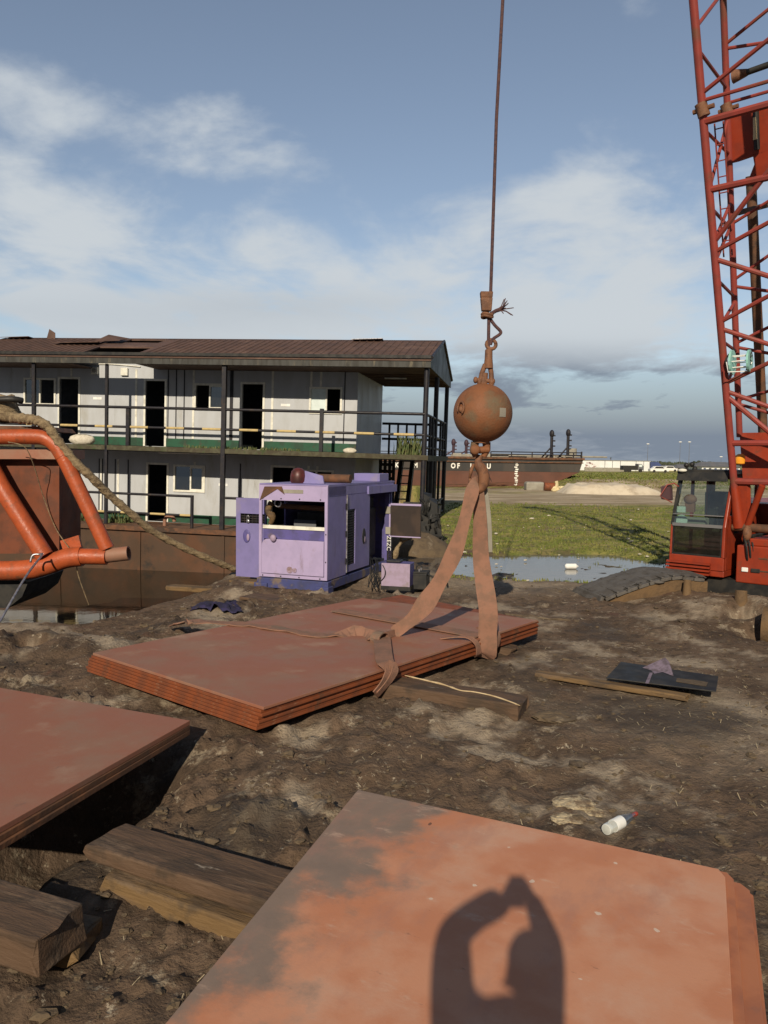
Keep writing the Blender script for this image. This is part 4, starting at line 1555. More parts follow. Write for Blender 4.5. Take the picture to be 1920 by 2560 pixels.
for q, h in zip(wins, H[len(doors):]):
    x0, x1, z0, z1 = h
    f = MB()
    t = .07
    f.box(x0 - t, x0, YW - .04, YW + .06, z0 - t, z1 + t).box(x1, x1 + t, YW - .04, YW + .06, z0 - t, z1 + t)
    f.box(x0, x1, YW - .04, YW + .06, z1, z1 + t).box(x0, x1, YW - .04, YW + .06, z0 - t, z0)
    xm = x0 + (x1 - x0) * q[4]
    f.box(xm - .03, xm + .03, YW - .02, YW + .05, z0, z1)
    wf = f.build('window', 'white_trim', bg)
    if q[5] == 'pale':
        MB().box(x0, xm - .03, YW + .01, YW + .03, z0, z1).build('pane', 'pale_pane', wf)
    if q[5] in ('left', 'both'):
        MB().box(x0, xm - .03, YW + .01, YW + .02, z0, z1).build('pane', 'pane', wf)
    if q[5] in ('right', 'both'):
        MB().box(xm + .03, x1, YW + .01, YW + .02, z0, z1).build('pane', 'pane', wf)
        b = MB().box(xm - .02, xm + .03, YW - .03, YW + .01, z0, z1).box(x1 - .05, x1, YW - .03, YW + .01, z0, z1)
        b.box(xm + .03, x1 - .05, YW - .03, YW + .01, z0, z0 + .05).box(xm + .03, x1 - .05, YW - .03, YW + .01, z1 - .05, z1)
        b.build('sash', 'white_trim', wf)
# white cover strips between wall panels and dark service strips
for px, up in ((78, 1), (178, 1), (340, 1), (483, 1), (680, 1), (776, 1), (800, 1), (253, 0), (295, 0), (486, 0), (680, 0), (770, 0), (792, 0)):
    x = w(px, 1050 if up else 1230)[0]
    za, zb = (z_up + .33, z_fb) if up else (.33, 2.25)
    hit = [h for h in H if h[0] - .1 < x < h[1] + .1 and not (h[3] < za or h[2] > zb)]
    if hit:
        za = max(h[3] for h in hit) + .08
    MB().box(x - .04, x + .04, YW - .014, YW - .002, za, zb).build('cover_strip', 'white_trim', bg)
for px, up in ((420, 1), (440, 1), (460, 1), (578, 1), (860, 1), (248, 0), (256, 0), (288, 0), (320, 0), (600, 0)):
    x = w(px, 1050 if up else 1230)[0]
    wd_ = .06 if px in (578,) else .018
    za, zb = (z_up + .05, z_fb) if up else (.05, 2.25)
    MB().box(x - wd_, x + wd_, YW - .02, YW - .003, za, zb).build('service_strip', 'dark_steel', bg)
# green skirting, broken at the doors
for base, dd in ((z_up, H[0:3]), (0, H[3:6])):
    xs = XL
    sk = MB()
    for h in sorted(dd):
        sk.box(xs, h[0] - .08, YW - .03, YW - .004, base + .02, base + .32)
        xs = h[1] + .08
    sk.box(xs, xe, YW - .03, YW - .004, base + .02, base + .32)
    sk.build('skirting', 'green', bg)
# lamps, unit covers, name plates
for px, py, s in ((239, 927, .13), (313, 930, .14)):
    x, z = w(px, py)
    o = MB().box(x - s, x + s, YW - .10, YW - .002, z - s, z + s).build('wall_box', 'white_trim', bg, bevel=.02)
    if px == 239:
        MB().tube((x, YW - .10, z), (x, YW - .13, z), .08, 16).build('round_vent', 'concrete', o, smooth='auto')
for px, py in ((244, 996), (714, 1013), (558, 1212)):
    x, z = w(px, py)
    MB().box(x - .17, x + .17, YW - .012, YW - .002, z - .045, z + .045).build('name_plate', 'white', bg)
x, z = w(875, 1195)
MB().box(x - .06, x + .06, YW - .08, YW - .002, z - .14, z + .14).build('switch_box', 'white', bg, bevel=.01)
xa, za = w(397, 1131, 1.1)
xb, zb = w(552, 1135, 1.1)
MB().tube((xa, 1.1, za), (xb, 1.1, zb), .03, 8).build('tube_lamp', 'white', bg, smooth='auto')
xa, za = w(205, 911)
xb, zb = w(352, 913)
MB().path(smooth_path([(xa, YW - .03, za), ((xa + xb) / 2, YW - .03, za + .02), (xb, YW - .03, zb - .06)], 4), .02, 6).build('conduit', 'white_trim', bg)

# gallery floor, deck, hull
MB().box(XL, .15, -.1, YW - .035, z_up - .16, z_up).box(xe + .005, .15, YW - .035, DEP, z_up - .16, z_up).build('gallery_floor', 'deck', bg)
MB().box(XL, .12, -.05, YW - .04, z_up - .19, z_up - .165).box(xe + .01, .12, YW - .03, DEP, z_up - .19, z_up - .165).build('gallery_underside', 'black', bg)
hu = MB()
hu.box(XL - 3, .35, -.25, DEP + .4, -2.6, -.16)
for k in range(6):
    x = -.6 - 3.05 * k
    hu.box(x - .05, x + .05, -.30, -.25, -2.4, -.2)
hu.build('hull', 'hull', bg)
MB().box(XL - 3, .42, -.36, DEP + .5, -.155, 0).build('deck', 'rust_dark', bg)
# roof
ze = z_ft + .02
roof = MB()
hx0, hx1 = w(212, 900, .6)[0], w(352, 900, .6)[0]
x1r = .16


def rz(y):
    return ze + (ridge_z - ze) * y / (DEP / 2)


def slab(xa, xb, ya, yb, sk=None):
    (sk or roof).hexa([(xa, ya, rz(ya) - .05), (xb, ya, rz(ya) - .05), (xb, yb, rz(yb) - .05), (xa, yb, rz(yb) - .05)],
                      [(xa, ya, rz(ya)), (xb, ya, rz(ya)), (xb, yb, rz(yb)), (xa, yb, rz(yb))])


slab(XL, x1r, -.25, .22)
slab(XL, hx0, .22, 1.62)
slab(hx1, x1r, .22, 1.62)
gx0, gx1 = w(318, 862, 3)[0], w(408, 862, 3)[0]
slab(XL, x1r, 1.62, 2.6)
slab(XL, gx0, 2.6, 3.6)
slab(gx1, x1r, 2.6, 3.6)
slab(XL, x1r, 3.6, DEP / 2)
roof.hexa([(XL, DEP / 2, ridge_z - .05), (x1r, DEP / 2, ridge_z - .05), (x1r, DEP + .25, ze - .07), (XL, DEP + .25, ze - .07)],
          [(XL, DEP / 2, ridge_z), (x1r, DEP / 2, ridge_z), (x1r, DEP + .25, ze - .02), (XL, DEP + .25, ze - .02)])
# corrugation ribs on the near slope
x = XL
rn = random.Random(6)
while x < x1r - .05:
    if not (hx0 - .05 < x < hx1 + .05 or gx0 - .05 < x < gx1 + .05):
        roof.hexa([(x, -.26, rz(-.26)), (x + .07, -.26, rz(-.26)), (x + .07, DEP / 2, ridge_z), (x, DEP / 2, ridge_z)],
                [(x + .02, -.26, rz(-.26) + .03), (x + .05, -.26, rz(-.26) + .03), (x + .05, DEP / 2, ridge_z + .03), (x + .02, DEP / 2, ridge_z + .03)])
    x += .26
ro_ = roof.build('roof', 'roof', bg)
# displaced sheets
for (pxa, pya, pxb, pyb, h, y_) in ((254, 858, 316, 838, .10, 2.7), (150, 868, 262, 855, .06, 2.3), (20, 858, 90, 842, .05, 3.5), (885, 853, 962, 856, .08, 3.6)):
    a, b = w(pxa, pya, y_), w(pxb, pyb, y_)
    z0_, z1_ = rz(y_) + .04, max(a[1], b[1])
    sh_ = MB()
    sh_.hexa([(a[0], y_ - .5, z0_ - .1), (b[0], y_ - .5, z0_ - .06), (b[0], y_ + .25, z1_ - .1), (a[0] + .15, y_ + .25, z1_ + h * .4)],
             [(a[0], y_ - .5, z0_ - .08), (b[0], y_ - .5, z0_ - .04), (b[0], y_ + .25, z1_ - .08), (a[0] + .15, y_ + .25, z1_ + h * .4 + .02)])
    sh_.build('loose_sheet', 'roof' if pxa != 885 else 'silver', ro_)
a = w(118, 855, 3.3)
b = w(130, 822, 3.3)
MB().prism([(a[0] - .1, 3.3, a[1] - .1), (a[0] + .35, 3.3, a[1] - .1), (b[0] + .1, 3.35, b[1] - .15), (b[0] - .15, 3.35, b[1])], (0, .02, 0)).build('loose_sheet', 'roof', ro_)
MB().box(XL, x1r - .02, -.22, -.16, z_fb, z_ft - .03).build('fascia', 'fascia', bg)
MB().box(XL, x1r, -.30, -.24, z_ft - .03, z_ft + .07).build('gutter', 'black', bg)
so_ = MB()
so_.box(XL, hx0 - .2, -.15, YW - .005, z_fb, z_fb + .03).box(hx1 + .2, x1r - .06, -.15, YW - .005, z_fb, z_fb + .03)
so_.box(xe + .01, x1r - .06, YW - .005, DEP + .1, z_fb, z_fb + .03)
for k in range(9):
    so_.box(xe + .05, x1r - .1, YW + .4 + .55 * k, YW + .47 + .55 * k, z_fb - .03, z_fb - .003)
so_.build('soffit', 'soffit', bg)
# gable end
MB().prism([(x1r - .05, -.2, z_fb), (x1r - .05, DEP + .2, z_fb), (x1r - .05, DEP + .2, ze - .08), (x1r - .05, DEP / 2, ridge_z - .06), (x1r - .05, -.2, ze - .06)], (.035, 0, 0)).build('gable', 'gable', bg)
gs = MB()
gs.path([(x1r + .015, -.25, ze), (x1r + .015, DEP / 2, ridge_z + .02), (x1r + .015, DEP + .25, ze - .02)], .045, 6)
gs.build('gable_trim', 'dark_steel', bg)
# ceiling tube lamps under the end roof
for px0, py0, px1, py1 in ((970, 938, 1010, 940), (962, 945, 974, 946), (1000, 945, 1016, 946)):
    a = w(px0, py0, 3.0)
    b = w(px1, py1, 3.0)
    MB().box(a[0], b[0], 2.95, 3.05, z_fb - .06, z_fb - .02).build('tube_lamp', 'white', bg)
# posts
for px, zt_, r in ((87, z_fb, .06), (268, z_fb, .05), (560, z_fb, .075)):
    x = w(px, 1100, 0)[0]
    MB().box(x - r, x + r, -.05 - r, -.05 + r, 0, zt_).build('post', 'dark_steel', bg, bevel=.01)
for x, y in ((.0, 0.0), (.02, DEP * .42), (.02, DEP - .1), (.02, 1.9)):
    t = z_fb if y != 1.9 else z_up + 1.1
    MB().tube((x, y, 0), (x, y, t), .085, 12).build('post', 'dark_steel', bg, smooth='auto')
for px in (322, 805):
    x = w(px, 1060, 0)[0]
    MB().box(x - .06, x + .06, -.11, .0, z_up, w(px, 1022, 0)[1]).build('stanchion', 'dark_steel', bg)
# rails
zr = w(560, 1024, 0)[1]
zm = w(560, 1074, 0)[1]
MB().tube((XL, -.05, zr), (0, -.05, zr), .05, 10).build('handrail', 'dark_steel', bg, smooth='auto')
md = MB()
yl = MB()
x = XL
k = 0
while x < -.05:
    (yl if (x > w(960, 1080, 0)[0] - 13.2 and k % 2) else md).tube((x, -.05, zm), (min(x + .66, 0), -.05, zm), .045 if k % 2 == 0 else .047, 10)
    x += .66
    k += 1
md.build('mid_rail', 'dark_steel', bg, smooth='auto')
yl.build('yellow_bands', 'yellow', bg, smooth='auto')
for zz in (zr, zm, z_up + .25):
    MB().tube((.02, 0, zz), (.02, DEP - .1, zz), .05, 8).build('end_rail', 'dark_steel', bg, smooth='auto')
for yy in (.9, 1.6, 2.6, 4.3, 5.2, 6.1):
    MB().tube((.06, yy, z_up), (.06, yy, zr), .045, 8).build('stanchion', 'dark_steel', bg, smooth='auto')
xr = w(575, 1100, DEP)[0]
br = MB()
br.tube((xe, DEP - .1, zr - .05), (.08, DEP - .1, zr - .05), .05, 8)
br.tube((xe, DEP - .1, zm), (.08, DEP - .1, zm), .05, 8)
for k in range(6):
    br.tube((xe + .3 + k * .36, DEP - .1, z_up), (xe + .3 + k * .36, DEP - .1, zr), .045, 8)
br.build('back_rail', 'dark_steel', bg, smooth='auto')
# lower rail
zl0, zl1 = w(320, 1234, 0)[1], w(320, 1281, 0)[1]
xa, xb = w(100, 1234, 0)[0], w(482, 1240, 0)[0]
lr = MB()
lr.tube((xa - 4, -.05, zl0), (xb, -.05, zl0), .045, 10).tube((xb, -.05, 0), (xb, -.05, zl0 + .04), .06, 10).tube((w(268, 1300, 0)[0], -.05, 0), (w(268, 1300, 0)[0], -.05, zl0), .05, 10)
xc, xd = w(565, 1245, 0)[0], w(610, 1245, 0)[0]
lr.tube((xc, -.05, zl0), (xd, -.05, zl0), .045, 8).tube((xc, -.05, zl1), (xd, -.05, zl1), .04, 8)
lr.build('lower_rail', 'dark_steel', bg, smooth='auto')
md, yl = MB(), MB()
x, k = xa - 4, 0
while x < xb:
    (yl if k % 2 else md).tube((x, -.05, zl1), (min(x + .55, xb), -.05, zl1), .04 if k % 2 else .038, 8)
    x += .55
    k += 1
md.build('mid_rail', 'dark_steel', bg, smooth='auto')
yl.build('yellow_bands', 'yellow', bg, smooth='auto')
# pipe bend on deck
xp, zp = w(425, 1322, .3)
MB().path([(xp - .2, .3, 0), (xp - .2, .3, .18)] + [(xp - .2 + .18 * (1 - math.cos(t)), .3, .18 + .16 * math.sin(t)) for t in [math.pi * i / 8 for i in range(1, 8)]] + [(xp + .16, .3, .16)], .065, 10).build('vent_pipe', 'rust_red', bg, smooth='auto')
# stairs under the end gallery
st = MB()
sx0, sx1 = w(985, 1200, 3.0)[0], w(1014, 1200, 3.0)[0]
for xx in (sx0, sx1):
    st.prism([(xx - .07, 3.0, 0), (xx - .07, 3.35, 0), (xx - .07, 5.0, z_up), (xx - .07, 4.65, z_up)], (.14, 0, 0))
for k in range(9):
    f = (k + .7) / 9.5
    st.box(sx0 + .07, sx1 - .07, 3.05 + 1.75 * f, 3.32 + 1.75 * f, z_up * f, z_up * f + .035)
st.build('stairs', 'black', bg)
lt = MB()
lx0, lx1 = w(950, 1200, 5)[0], w(983, 1200, 5)[0]
for k in range(9):
    z = .2 + k * .27
    lt.box(lx0, lx1, 5.0, 5.04, z - .06, z + .06)
for f in (0, .35, .7, 1):
    lt.box(lx0 + (lx1 - lx0) * f - .06, lx0 + (lx1 - lx0) * f + .06, 4.98, 5.06, 0, z_up)
lt.build('end_lattice', 'black', bg)
lr2 = MB()
for z in (.55, 1.05):
    lr2.tube((-.95, 2.2, z), (.02, 2.2, z), .045, 8)
    lr2.tube((.02, 0, z), (.02, DEP - .1, z), .04, 8)
for yy in (1.0, 3.4, 4.6):
    lr2.tube((.02, yy, 0), (.02, yy, z_up), .05, 8)
lr2.box(-.9, -.1, 2.6, 3.0, 0, .75)
lr2.build('lower_end_rail', 'black', bg)
# sacks and plants on the gallery
x, z = w(205, 1095, .5)
o = MB().ball((0, 0, 0), .5, (1.0, .5, .42), 20, 12, .10, 4).build('sack', 'sack', smooth=True)
o.matrix_world = MBG @ Matrix.Translation((x, .5, z_up + .16))
tag(o, 'dirty white sack slumped on the upper gallery outside the first door', 'sack')
x, z = w(875, 1118, .5)
o = MB().ball((0, 0, 0), .24, (1.0, .5, .42), 14, 9, .16, 5).build('sack', 'sack', smooth=True)
o.matrix_world = MBG @ Matrix.Translation((x, .5, z_up + .07))
tag(o, 'small crumpled white bag on the upper gallery near the cabin corner', 'bag')
weed_m = mat('weed_green', (0.07, 0.10, 0.03), (0.13, 0.13, 0.05), 6, .8)


def weeds(label, xa, xb, y0, y1, z, h, n, seed):
    rn = random.Random(seed)
    m = MB()
    for i in range(n):
        b = V((rn.uniform(xa, xb), rn.uniform(y0, y1), 0))
        hh = h * rn.uniform(.4, 1)
        l = V((rn.uniform(-.3, .3) * hh, rn.uniform(-.3, .3) * hh, hh))
        a = rn.random() * 6.3
        wv = V((math.cos(a), math.sin(a), 0)) * .022
        m._add([b - wv, b + wv, b + l * .6 + wv, b + l], [(0, 1, 2, 3)])
    o = m.build('weeds', weed_m, weld=False)
    o.matrix_world = MBG @ Matrix.Translation((0, 0, z))
    tag(o, label, 'weeds')


weeds('tall yellow green weeds growing on the end gallery behind the rail', w(985, 1130, .4)[0], w(1050, 1130, .4)[0], .2, 1.4, z_up, .75, 190, 1)
weeds('low weeds sprouting along the lower deck at the left', w(150, 1300, .8)[0], w(225, 1300, .8)[0], .3, 1.2, 0, .3, 120, 2)
weeds('dark green weeds on the lower deck beneath the thick rope', w(275, 1300, .8)[0], w(330, 1300, .8)[0], .3, 1.2, 0, .38, 130, 3)
weeds('low weeds along the edge of the upper gallery', w(480, 1110, .8)[0], w(760, 1110, .8)[0], .05, .5, z_up, .12, 260, 4)

# dark tangle of hanging junk beside the end posts
jk = MB()
rn = random.Random(12)
for i in range(34):
    b = V((rn.uniform(-.22, .28), rn.uniform(-.35, .1), rn.uniform(0, 1.45)))
    jk.path([b, b + V((rn.uniform(-.1, .1), rn.uniform(-.1, .1), rn.uniform(.1, .3))), b + V((rn.uniform(-.16, .16), rn.uniform(-.1, .1), rn.uniform(.15, .4)))], rn.uniform(.012, .04), 6)
for (x0, x1, y0, y1, z1) in ((-.26, .02, -.2, .1, 1.25), (-.05, .24, -.1, .2, 1.62), (.10, .36, -.05, .25, .95), (-.18, .12, .1, .3, 1.75), (.2, .33, .05, .2, 1.4)):
    jk.hexa([(x0, y0, -.35), (x1, y0, -.35), (x1, y1, -.35), (x0, y1, -.35)], [(x0 + .03, y0, z1), (x1 - .05, y0, z1 - .12), (x1 - .05, y1, z1), (x0 + .03, y1, z1 + .05)])
o = jk.build('scrap_pile', 'black')
o.matrix_world = Matrix.Translation(at(1072, 1405, Y=20.0))
tag(o, 'dark tangled scrap heaped against the end posts of the building', 'scrap')
# earth heap under the end of the building
o = MB().ball((0, 0, 0), 1.0, (1.25, .8, .75), 26, 14, .10, 3).build('earth_heap', MT['mud'], smooth=True)
p = at(1010, 1425, Y=18.6)
o.location = (p.x, p.y, -.25)
tag(o, 'heap of pale brown earth beneath the end of the cabin building', 'heap')

# ------------------------------------------------------------------ generator
G0 = at(817, 1483, z=.02)
MG = Matrix.Translation(G0) @ Matrix.Rotation(-R(20), 4, 'Z')
gn = thing('generator', 'purple diesel generator housing with open front and doors ajar', 'generator', MG)


def gl(px, py, y=0.0):
    p = inf(MG, px, py, 1, y)
    return p.x, p.z


def gs_(px, py, x=0.0):
    p = inf(MG, px, py, 0, x)
    return p.y, p.z


GW = -gl(647, 1460)[0]
ztop = gl(815, 1214)[1]
zskid = gl(815, 1452)[1]
LEN = 3.2
print('gen', GW, ztop, zskid, G0)
zo0, zo1 = gl(730, 1350)[1], gl(730, 1252)[1]
sk = MB()
sk.box(-GW - .03, .03, -.02, .12, .02, zskid - .02).box(-GW, -GW + .10, .12, LEN - .1, .03, zskid - .02).box(-.10, 0, .12, LEN - .1, .03, zskid - .02)
sk.box(-GW - .06, -GW + .18, -.06, .16, -.06, .10).box(-.17, .05, -.06, .16, -.06, .10)
sk.build('skid', 'blue_skid', gn, bevel=.01)
MB().box(-GW + .02, -.02, .13, LEN - .12, .05, zskid - .03).build('skid_tank', 'black', gn)
# front face: frame round an opening, lower panel, top band
fr = MB()
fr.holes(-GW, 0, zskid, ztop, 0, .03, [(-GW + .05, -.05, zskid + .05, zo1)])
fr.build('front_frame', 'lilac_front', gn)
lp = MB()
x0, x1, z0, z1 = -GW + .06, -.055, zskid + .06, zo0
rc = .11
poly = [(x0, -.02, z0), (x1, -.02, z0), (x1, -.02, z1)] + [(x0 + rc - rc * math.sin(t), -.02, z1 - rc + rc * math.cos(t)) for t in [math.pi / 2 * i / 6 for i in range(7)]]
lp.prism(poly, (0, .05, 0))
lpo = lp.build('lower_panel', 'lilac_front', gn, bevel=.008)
st_ = mat('rust_stain', (0.20, 0.13, 0.12), (0.34, 0.26, 0.36), 9, .8, lo=.35, hi=.6)
xx, zz = gl(727, 1425, -.02)
MB().tube((xx - .02, -.023, zz), (xx - .02, -.03, zz), .055, 14).tube((xx + .07, -.023, zz), (xx + .07, -.032, zz), .04, 14).build('fuel_cap', st_, lpo, smooth='auto')
xx, zz = gl(685, 1345, -.02)
MB().ball((xx, -.05, zz), .055, (1, .7, 1.1), 12, 8).build('cap_knob', 'lilac_pale', gn, smooth=True)
MB().box(-GW + .06, -.06, .02, .05, gl(730, 1321)[1] - .02, gl(730, 1317)[1] + .01).build('cross_bar', 'white_trim', gn)
MB().box(-GW + .06, -.06, .04, .06, zo0, gl(730, 1322)[1]).build('inner_panel', 'lilac_dark', gn)
xa, za = gl(708, 1228)
xb, zb = gl(758, 1236)
MB().box(xa, xb, -.006, -.001, za - .03, za + .03).build('tape_strip', MT['concrete'], gn)
# scorched hood corner (a fabric flap folded over it)
MB().prism([gl(650, 1250)[0:1] + (-.012,) + gl(650, 1250)[1:], gl(662, 1216)[0:1] + (-.012,) + gl(662, 1216)[1:], gl(705, 1216)[0:1] + (-.012,) + gl(705, 1216)[1:], gl(712, 1236)[0:1] + (-.012,) + gl(712, 1236)[1:], gl(694, 1222)[0:1] + (-.012,) + gl(694, 1222)[1:]], (0, .008, 0)).build('scorch_mark', 'rust_dark', gn)
# body: sides, roof, inside
Y1, Y2 = .77, 1.88
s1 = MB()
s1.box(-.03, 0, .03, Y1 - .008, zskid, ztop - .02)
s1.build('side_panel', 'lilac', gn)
MB().box(-.03, 0, .03, LEN, ztop - .17, ztop - .025).box(0, .035, 1.75, LEN + .1, ztop - .20, ztop - .06).build('side_trim', 'lilac', gn)
MB().box(-GW, -GW + .03, .9, LEN, zskid, ztop - .02).build('left_side', 'lilac', gn)
MB().box(-GW - .01, .0, .035, LEN + .05, ztop - .02, ztop + .01).build('roof', 'lilac', gn)
MB().box(-GW + .03, -.03, LEN - .05, LEN, zskid, ztop - .02).build('rear_wall', 'lilac_dark', gn)
yb_, zb_ = gs_(950, 1190, -.02)
MB().box(-.55, -.02, 2.45, 2.95, ztop + .01, ztop + .16).build('roof_box', 'lilac', gn, bevel=.01)
dr = MB()
dr.holes(-5, -4, 0, 1, 0, 1, [])
dr = MB()
zd0, zd1 = zskid + .03, ztop - .175
# side door with a long grille
hole = (gs_(868, 1300)[0], gs_(888, 1300)[0], gs_(875, 1412)[1], gs_(878, 1273)[1])
dm = MB().holes(Y1, Y2, zd0, zd1, 0, .03, [hole])
for i, v in enumerate(dm.v):
    dm.v[i] = (.004 - v[1], v[0], v[2])
door = dm.build('side_door', 'lilac', gn)
gr = MB()
k = 0
n_ = 22
for k in range(n_):
    z = hole[2] + (hole[3] - hole[2]) * (k + .5) / n_
    gr.box(-.02, -.008, hole[0], hole[1], z - .008, z + .008)
for k in range(5):
    y = hole[0] + (hole[1] - hole[0]) * (k + .5) / 5
    gr.box(-.022, -.009, y - .006, y + .006, hole[2], hole[3])
gr.build('grille', 'dark_steel', door)
MB().box(-.06, -.05, hole[0] - .05, hole[1] + .05, hole[2] - .05, hole[3] + .05).build('grille_back', 'black', door)
y, z = gs_(909, 1340)
MB().ball((.006, y, z), .09, (.12, .9, 1.6), 16, 10).build('handle', 'black', door, smooth=True)
MB().ball((.012, y + .03, z - .06), .04, (.3, .7, 1.5), 12, 8).build('handle', 'lilac_pale', door, smooth=True)
MB().tube((.012, Y1 + .012, zd0), (.012, Y1 + .012, zd1), .014, 8).build('hinge_bar', 'silver', door)
# bolts, seams, hinges
bo_ = MB()
for fx in (.06, .33, .6, .9):
    for z in (zskid + .022, zo1 + .03):
        bo_.tube((-GW + GW * fx, -.001, z), (-GW + GW * fx, -.010, z), .011, 8)
for z in (zskid + .3, zskid + .75):
    bo_.tube((-.025, -.001, z), (-.025, -.010, z), .010, 8)
bo_.build('bolt_heads', 'black', gn)
se_ = MB()
se_.box(.0005, .004, Y1 - .012, Y1 - .004, zskid, ztop - .18).box(.0355, .0385, 2.32, 2.335, ztop - .20, ztop - .06).box(.0005, .004, .03, LEN, ztop - .182, ztop - .172)
se_.box(-GW + .02, -.02, -.004, -.0005, ztop - .012, ztop - .006)
se_.build('panel_seams', 'lilac_dark', gn)
hg = MB()
for z in (zd0 + .2, (zd0 + zd1) / 2, zd1 - .2):
    hg.box(.004, .022, Y1 - .03, Y1 + .05, z - .05, z + .05)
hg.build('door_hinges', 'dark_steel', door)
# dark engine bay
en = MB()
en.box(-GW + .25, -.25, .9, 2.9, zskid + .1, ztop - .5).box(-.9, -.3, 2.0, 2.9, zskid, ztop - .3)
for k in range(5):
    en.tube((-GW + .3, 1.0 + .35 * k, ztop - .55), (-.3, 1.0 + .35 * k, ztop - .45), .07, 10)
en.build('engine', 'black', gn, bevel=.03)
rd = MB()
xa, za = gl(675, 1270, .35)
rd.tube((-GW + .18, .35, gl(700, 1268)[1]), (-.15, .4, gl(700, 1272)[1]), .045, 12)
rd.build('intake_pipe', 'rust_dark', gn, smooth='auto')
x, z = gl(677, 1285, .25)
MB().path(smooth_path([(x + .02, .25, z + .2), (x - .04, .22, z + .05), (x + .05, .22, z - .05), (x, .25, z - .16)], 4), [.05, .06, .05, .07, .06, .05, .06, .07, .06, .05, .05, .04, .05], 10).build('loose_wiring', 'wood_pale', gn, smooth=True)
x, z = gl(695, 1258, .2)
MB().path([(x + .06 * math.cos(t), .2, z + .06 * math.sin(t)) for t in [6.283 * i / 14 for i in range(15)]], .012, 6).build('clamp_ring', 'silver', gn)
MB().box(gl(735, 1300, .8)[0], gl(790, 1300, .8)[0], .8, .82, gl(760, 1316, .8)[1], gl(760, 1300, .8)[1]).build('inner_plate', MT['far_grey'], gn)
# exhaust parts on the roof
x, z = gl(746, 1210, .6)
MB().lathe([(.12, 0), (.14, .03), (.14, .12), (.12, .2), (.07, .245), (.02, .26)], Matrix.Translation((x, .6, ztop + .01)), 18).build('air_filter', mat('dark_red_canister', (.10, .02, .018), (.05, .02, .015), 6, .4), gn, smooth='auto')
MB().prism([(x + .10, .55, ztop + .01), (x + .5, .55, ztop + .01), (x + .45, .6, ztop + .14), (x + .12, .6, ztop + .22)], (0, .03, 0)).build('bent_flap', 'lilac', gn)
x2, z2 = gl(830, 1207, 1.0)
MB().tube((x2 - .35, 1.0, ztop + .09), (x2 + .35, 1.0, ztop + .09), .075, 14).build('muffler', 'rust_dark', gn, smooth='auto')
# left door swung open, facing the front
xa, za = gl(590, 1440, .25)
xb, zb = gl(648, 1246, .25)
hx0_, hx1_, hz0, hz1 = gl(601, 1308, .25)[0], gl(645, 1285, .25)[0], gl(620, 1308, .25)[1], gl(620, 1284, .25)[1]
ld = MB().holes(xa, -GW - .005, za, zb, .25, .28, [(hx0_, -GW - .03, hz0, hz1)])
ldo = ld.build('open_door', 'lilac', gn)
g2 = MB()
for k in range(5):
    z = hz0 + (hz1 - hz0) * k / 4
    g2.box(hx0_, -GW - .03, .262, .27, z - .006, z + .006)
for k in range(7):
    x = hx0_ + (-GW - .03 - hx0_) * k / 6
    g2.box(x - .005, x + .005, .264, .272, hz0, hz1)
g2.build('grille', 'dark_steel', ldo)
MB().box(hx0_ - .04, -GW - .02, .31, .32, hz0 - .04, hz1 + .04).build('grille_back', 'black', ldo)
x, z = gl(621, 1300, .25)
MB().path([(x - .02, .235, z), (x - .02, .235, z + .06), (x, .235, z + .085), (x + .02, .235, z + .06), (x + .02, .235, z)], .008, 6).ball((x, .235, z - .02), .035, (1, .5, 1)).build('padlock', 'silver', ldo, smooth=True)
x, z = gl(617, 1340, .25)
MB().ball((x, .245, z), .10, (.72, .12, 1.15), 16, 10).build('handle', 'lilac_dark', ldo, smooth=True)
MB().ball((x + .03, .236, z - .02), .06, (.45, .2, 1.0), 16, 10).build('handle', 'lilac_pale', ldo, smooth=True)
# rear door thrown open to the right, brown inside face towards the camera
YD = 3.05
xa, za = gl(976, 1340, YD)
xb, zb = gl(1052, 1263, YD)
rdv = MB().box(xa, xb, YD, YD + .04, za, zb).build('rear_door', mat('sooty_brown_panel', (.026, .017, .014), (.045, .028, .02), 3, .7), gn)
MB().box(xa, xb + .01, YD - .012, YD - .001, zb - .02, zb + .02).box(xa, xb + .01, YD - .012, YD - .001, za - .012, za + .008).box(xa - .03, xa, YD - .012, YD + .03, za, zb).build('edge_strip', 'lilac_front', rdv)
for py in (1275, 1326):
    x, z = gl(971, py, YD)
    MB().box(x - .05, x + .05, YD - .03, YD - .013, z - .07, z + .07).build('hinge', MT['concrete'], rdv)
xa2, _ = gl(960, 1400, YD)
MB().box(xa2, xa - .035, YD, YD + .05, .1, ztop - .25).box(xa2 + .10, xa2 + .16, YD - .014, YD - .002, za - .9, za).build('door_post', 'lilac_dark', gn)
xq, zq = gl(975, 1358, YD)
text_mesh('ZEZC', .12, 'white', 'painted_letters', Matrix.Translation((xq - .02, YD - .02, zq)) @ Matrix.Rotation(R(90), 4, 'X') @ Matrix.Rotation(R(-90), 4, 'Z'), gn)
MB().box(xq - .06, xq + .045, YD - .014, YD - .003, .15, za - .02).build('door_stile', 'dark_steel', gn)

# rope knot hanging on the rear of the generator
k0 = at(993, 1370, Y=15.6)
kn = MB()
kn.path(smooth_path([at(985, 1398, Y=15.6), at(990, 1380, Y=15.55), at(996, 1366, Y=15.6), at(1010, 1352, Y=15.6), at(1030, 1346, Y=15.6)], 4), [.05, .06, .07, .07, .06, .05, .05, .045, .04, .035, .03, .03, .025, .025, .02, .02, .02], 8)
kn.path(smooth_path([at(992, 1372, Y=15.58), at(1001, 1358, Y=15.56), at(1004, 1344, Y=15.56)], 4), .03, 8)
o = kn.build('rope_knot', 'rope', smooth=True)
tag(o, 'frayed rope knot dangling behind the mauve box', 'rope')

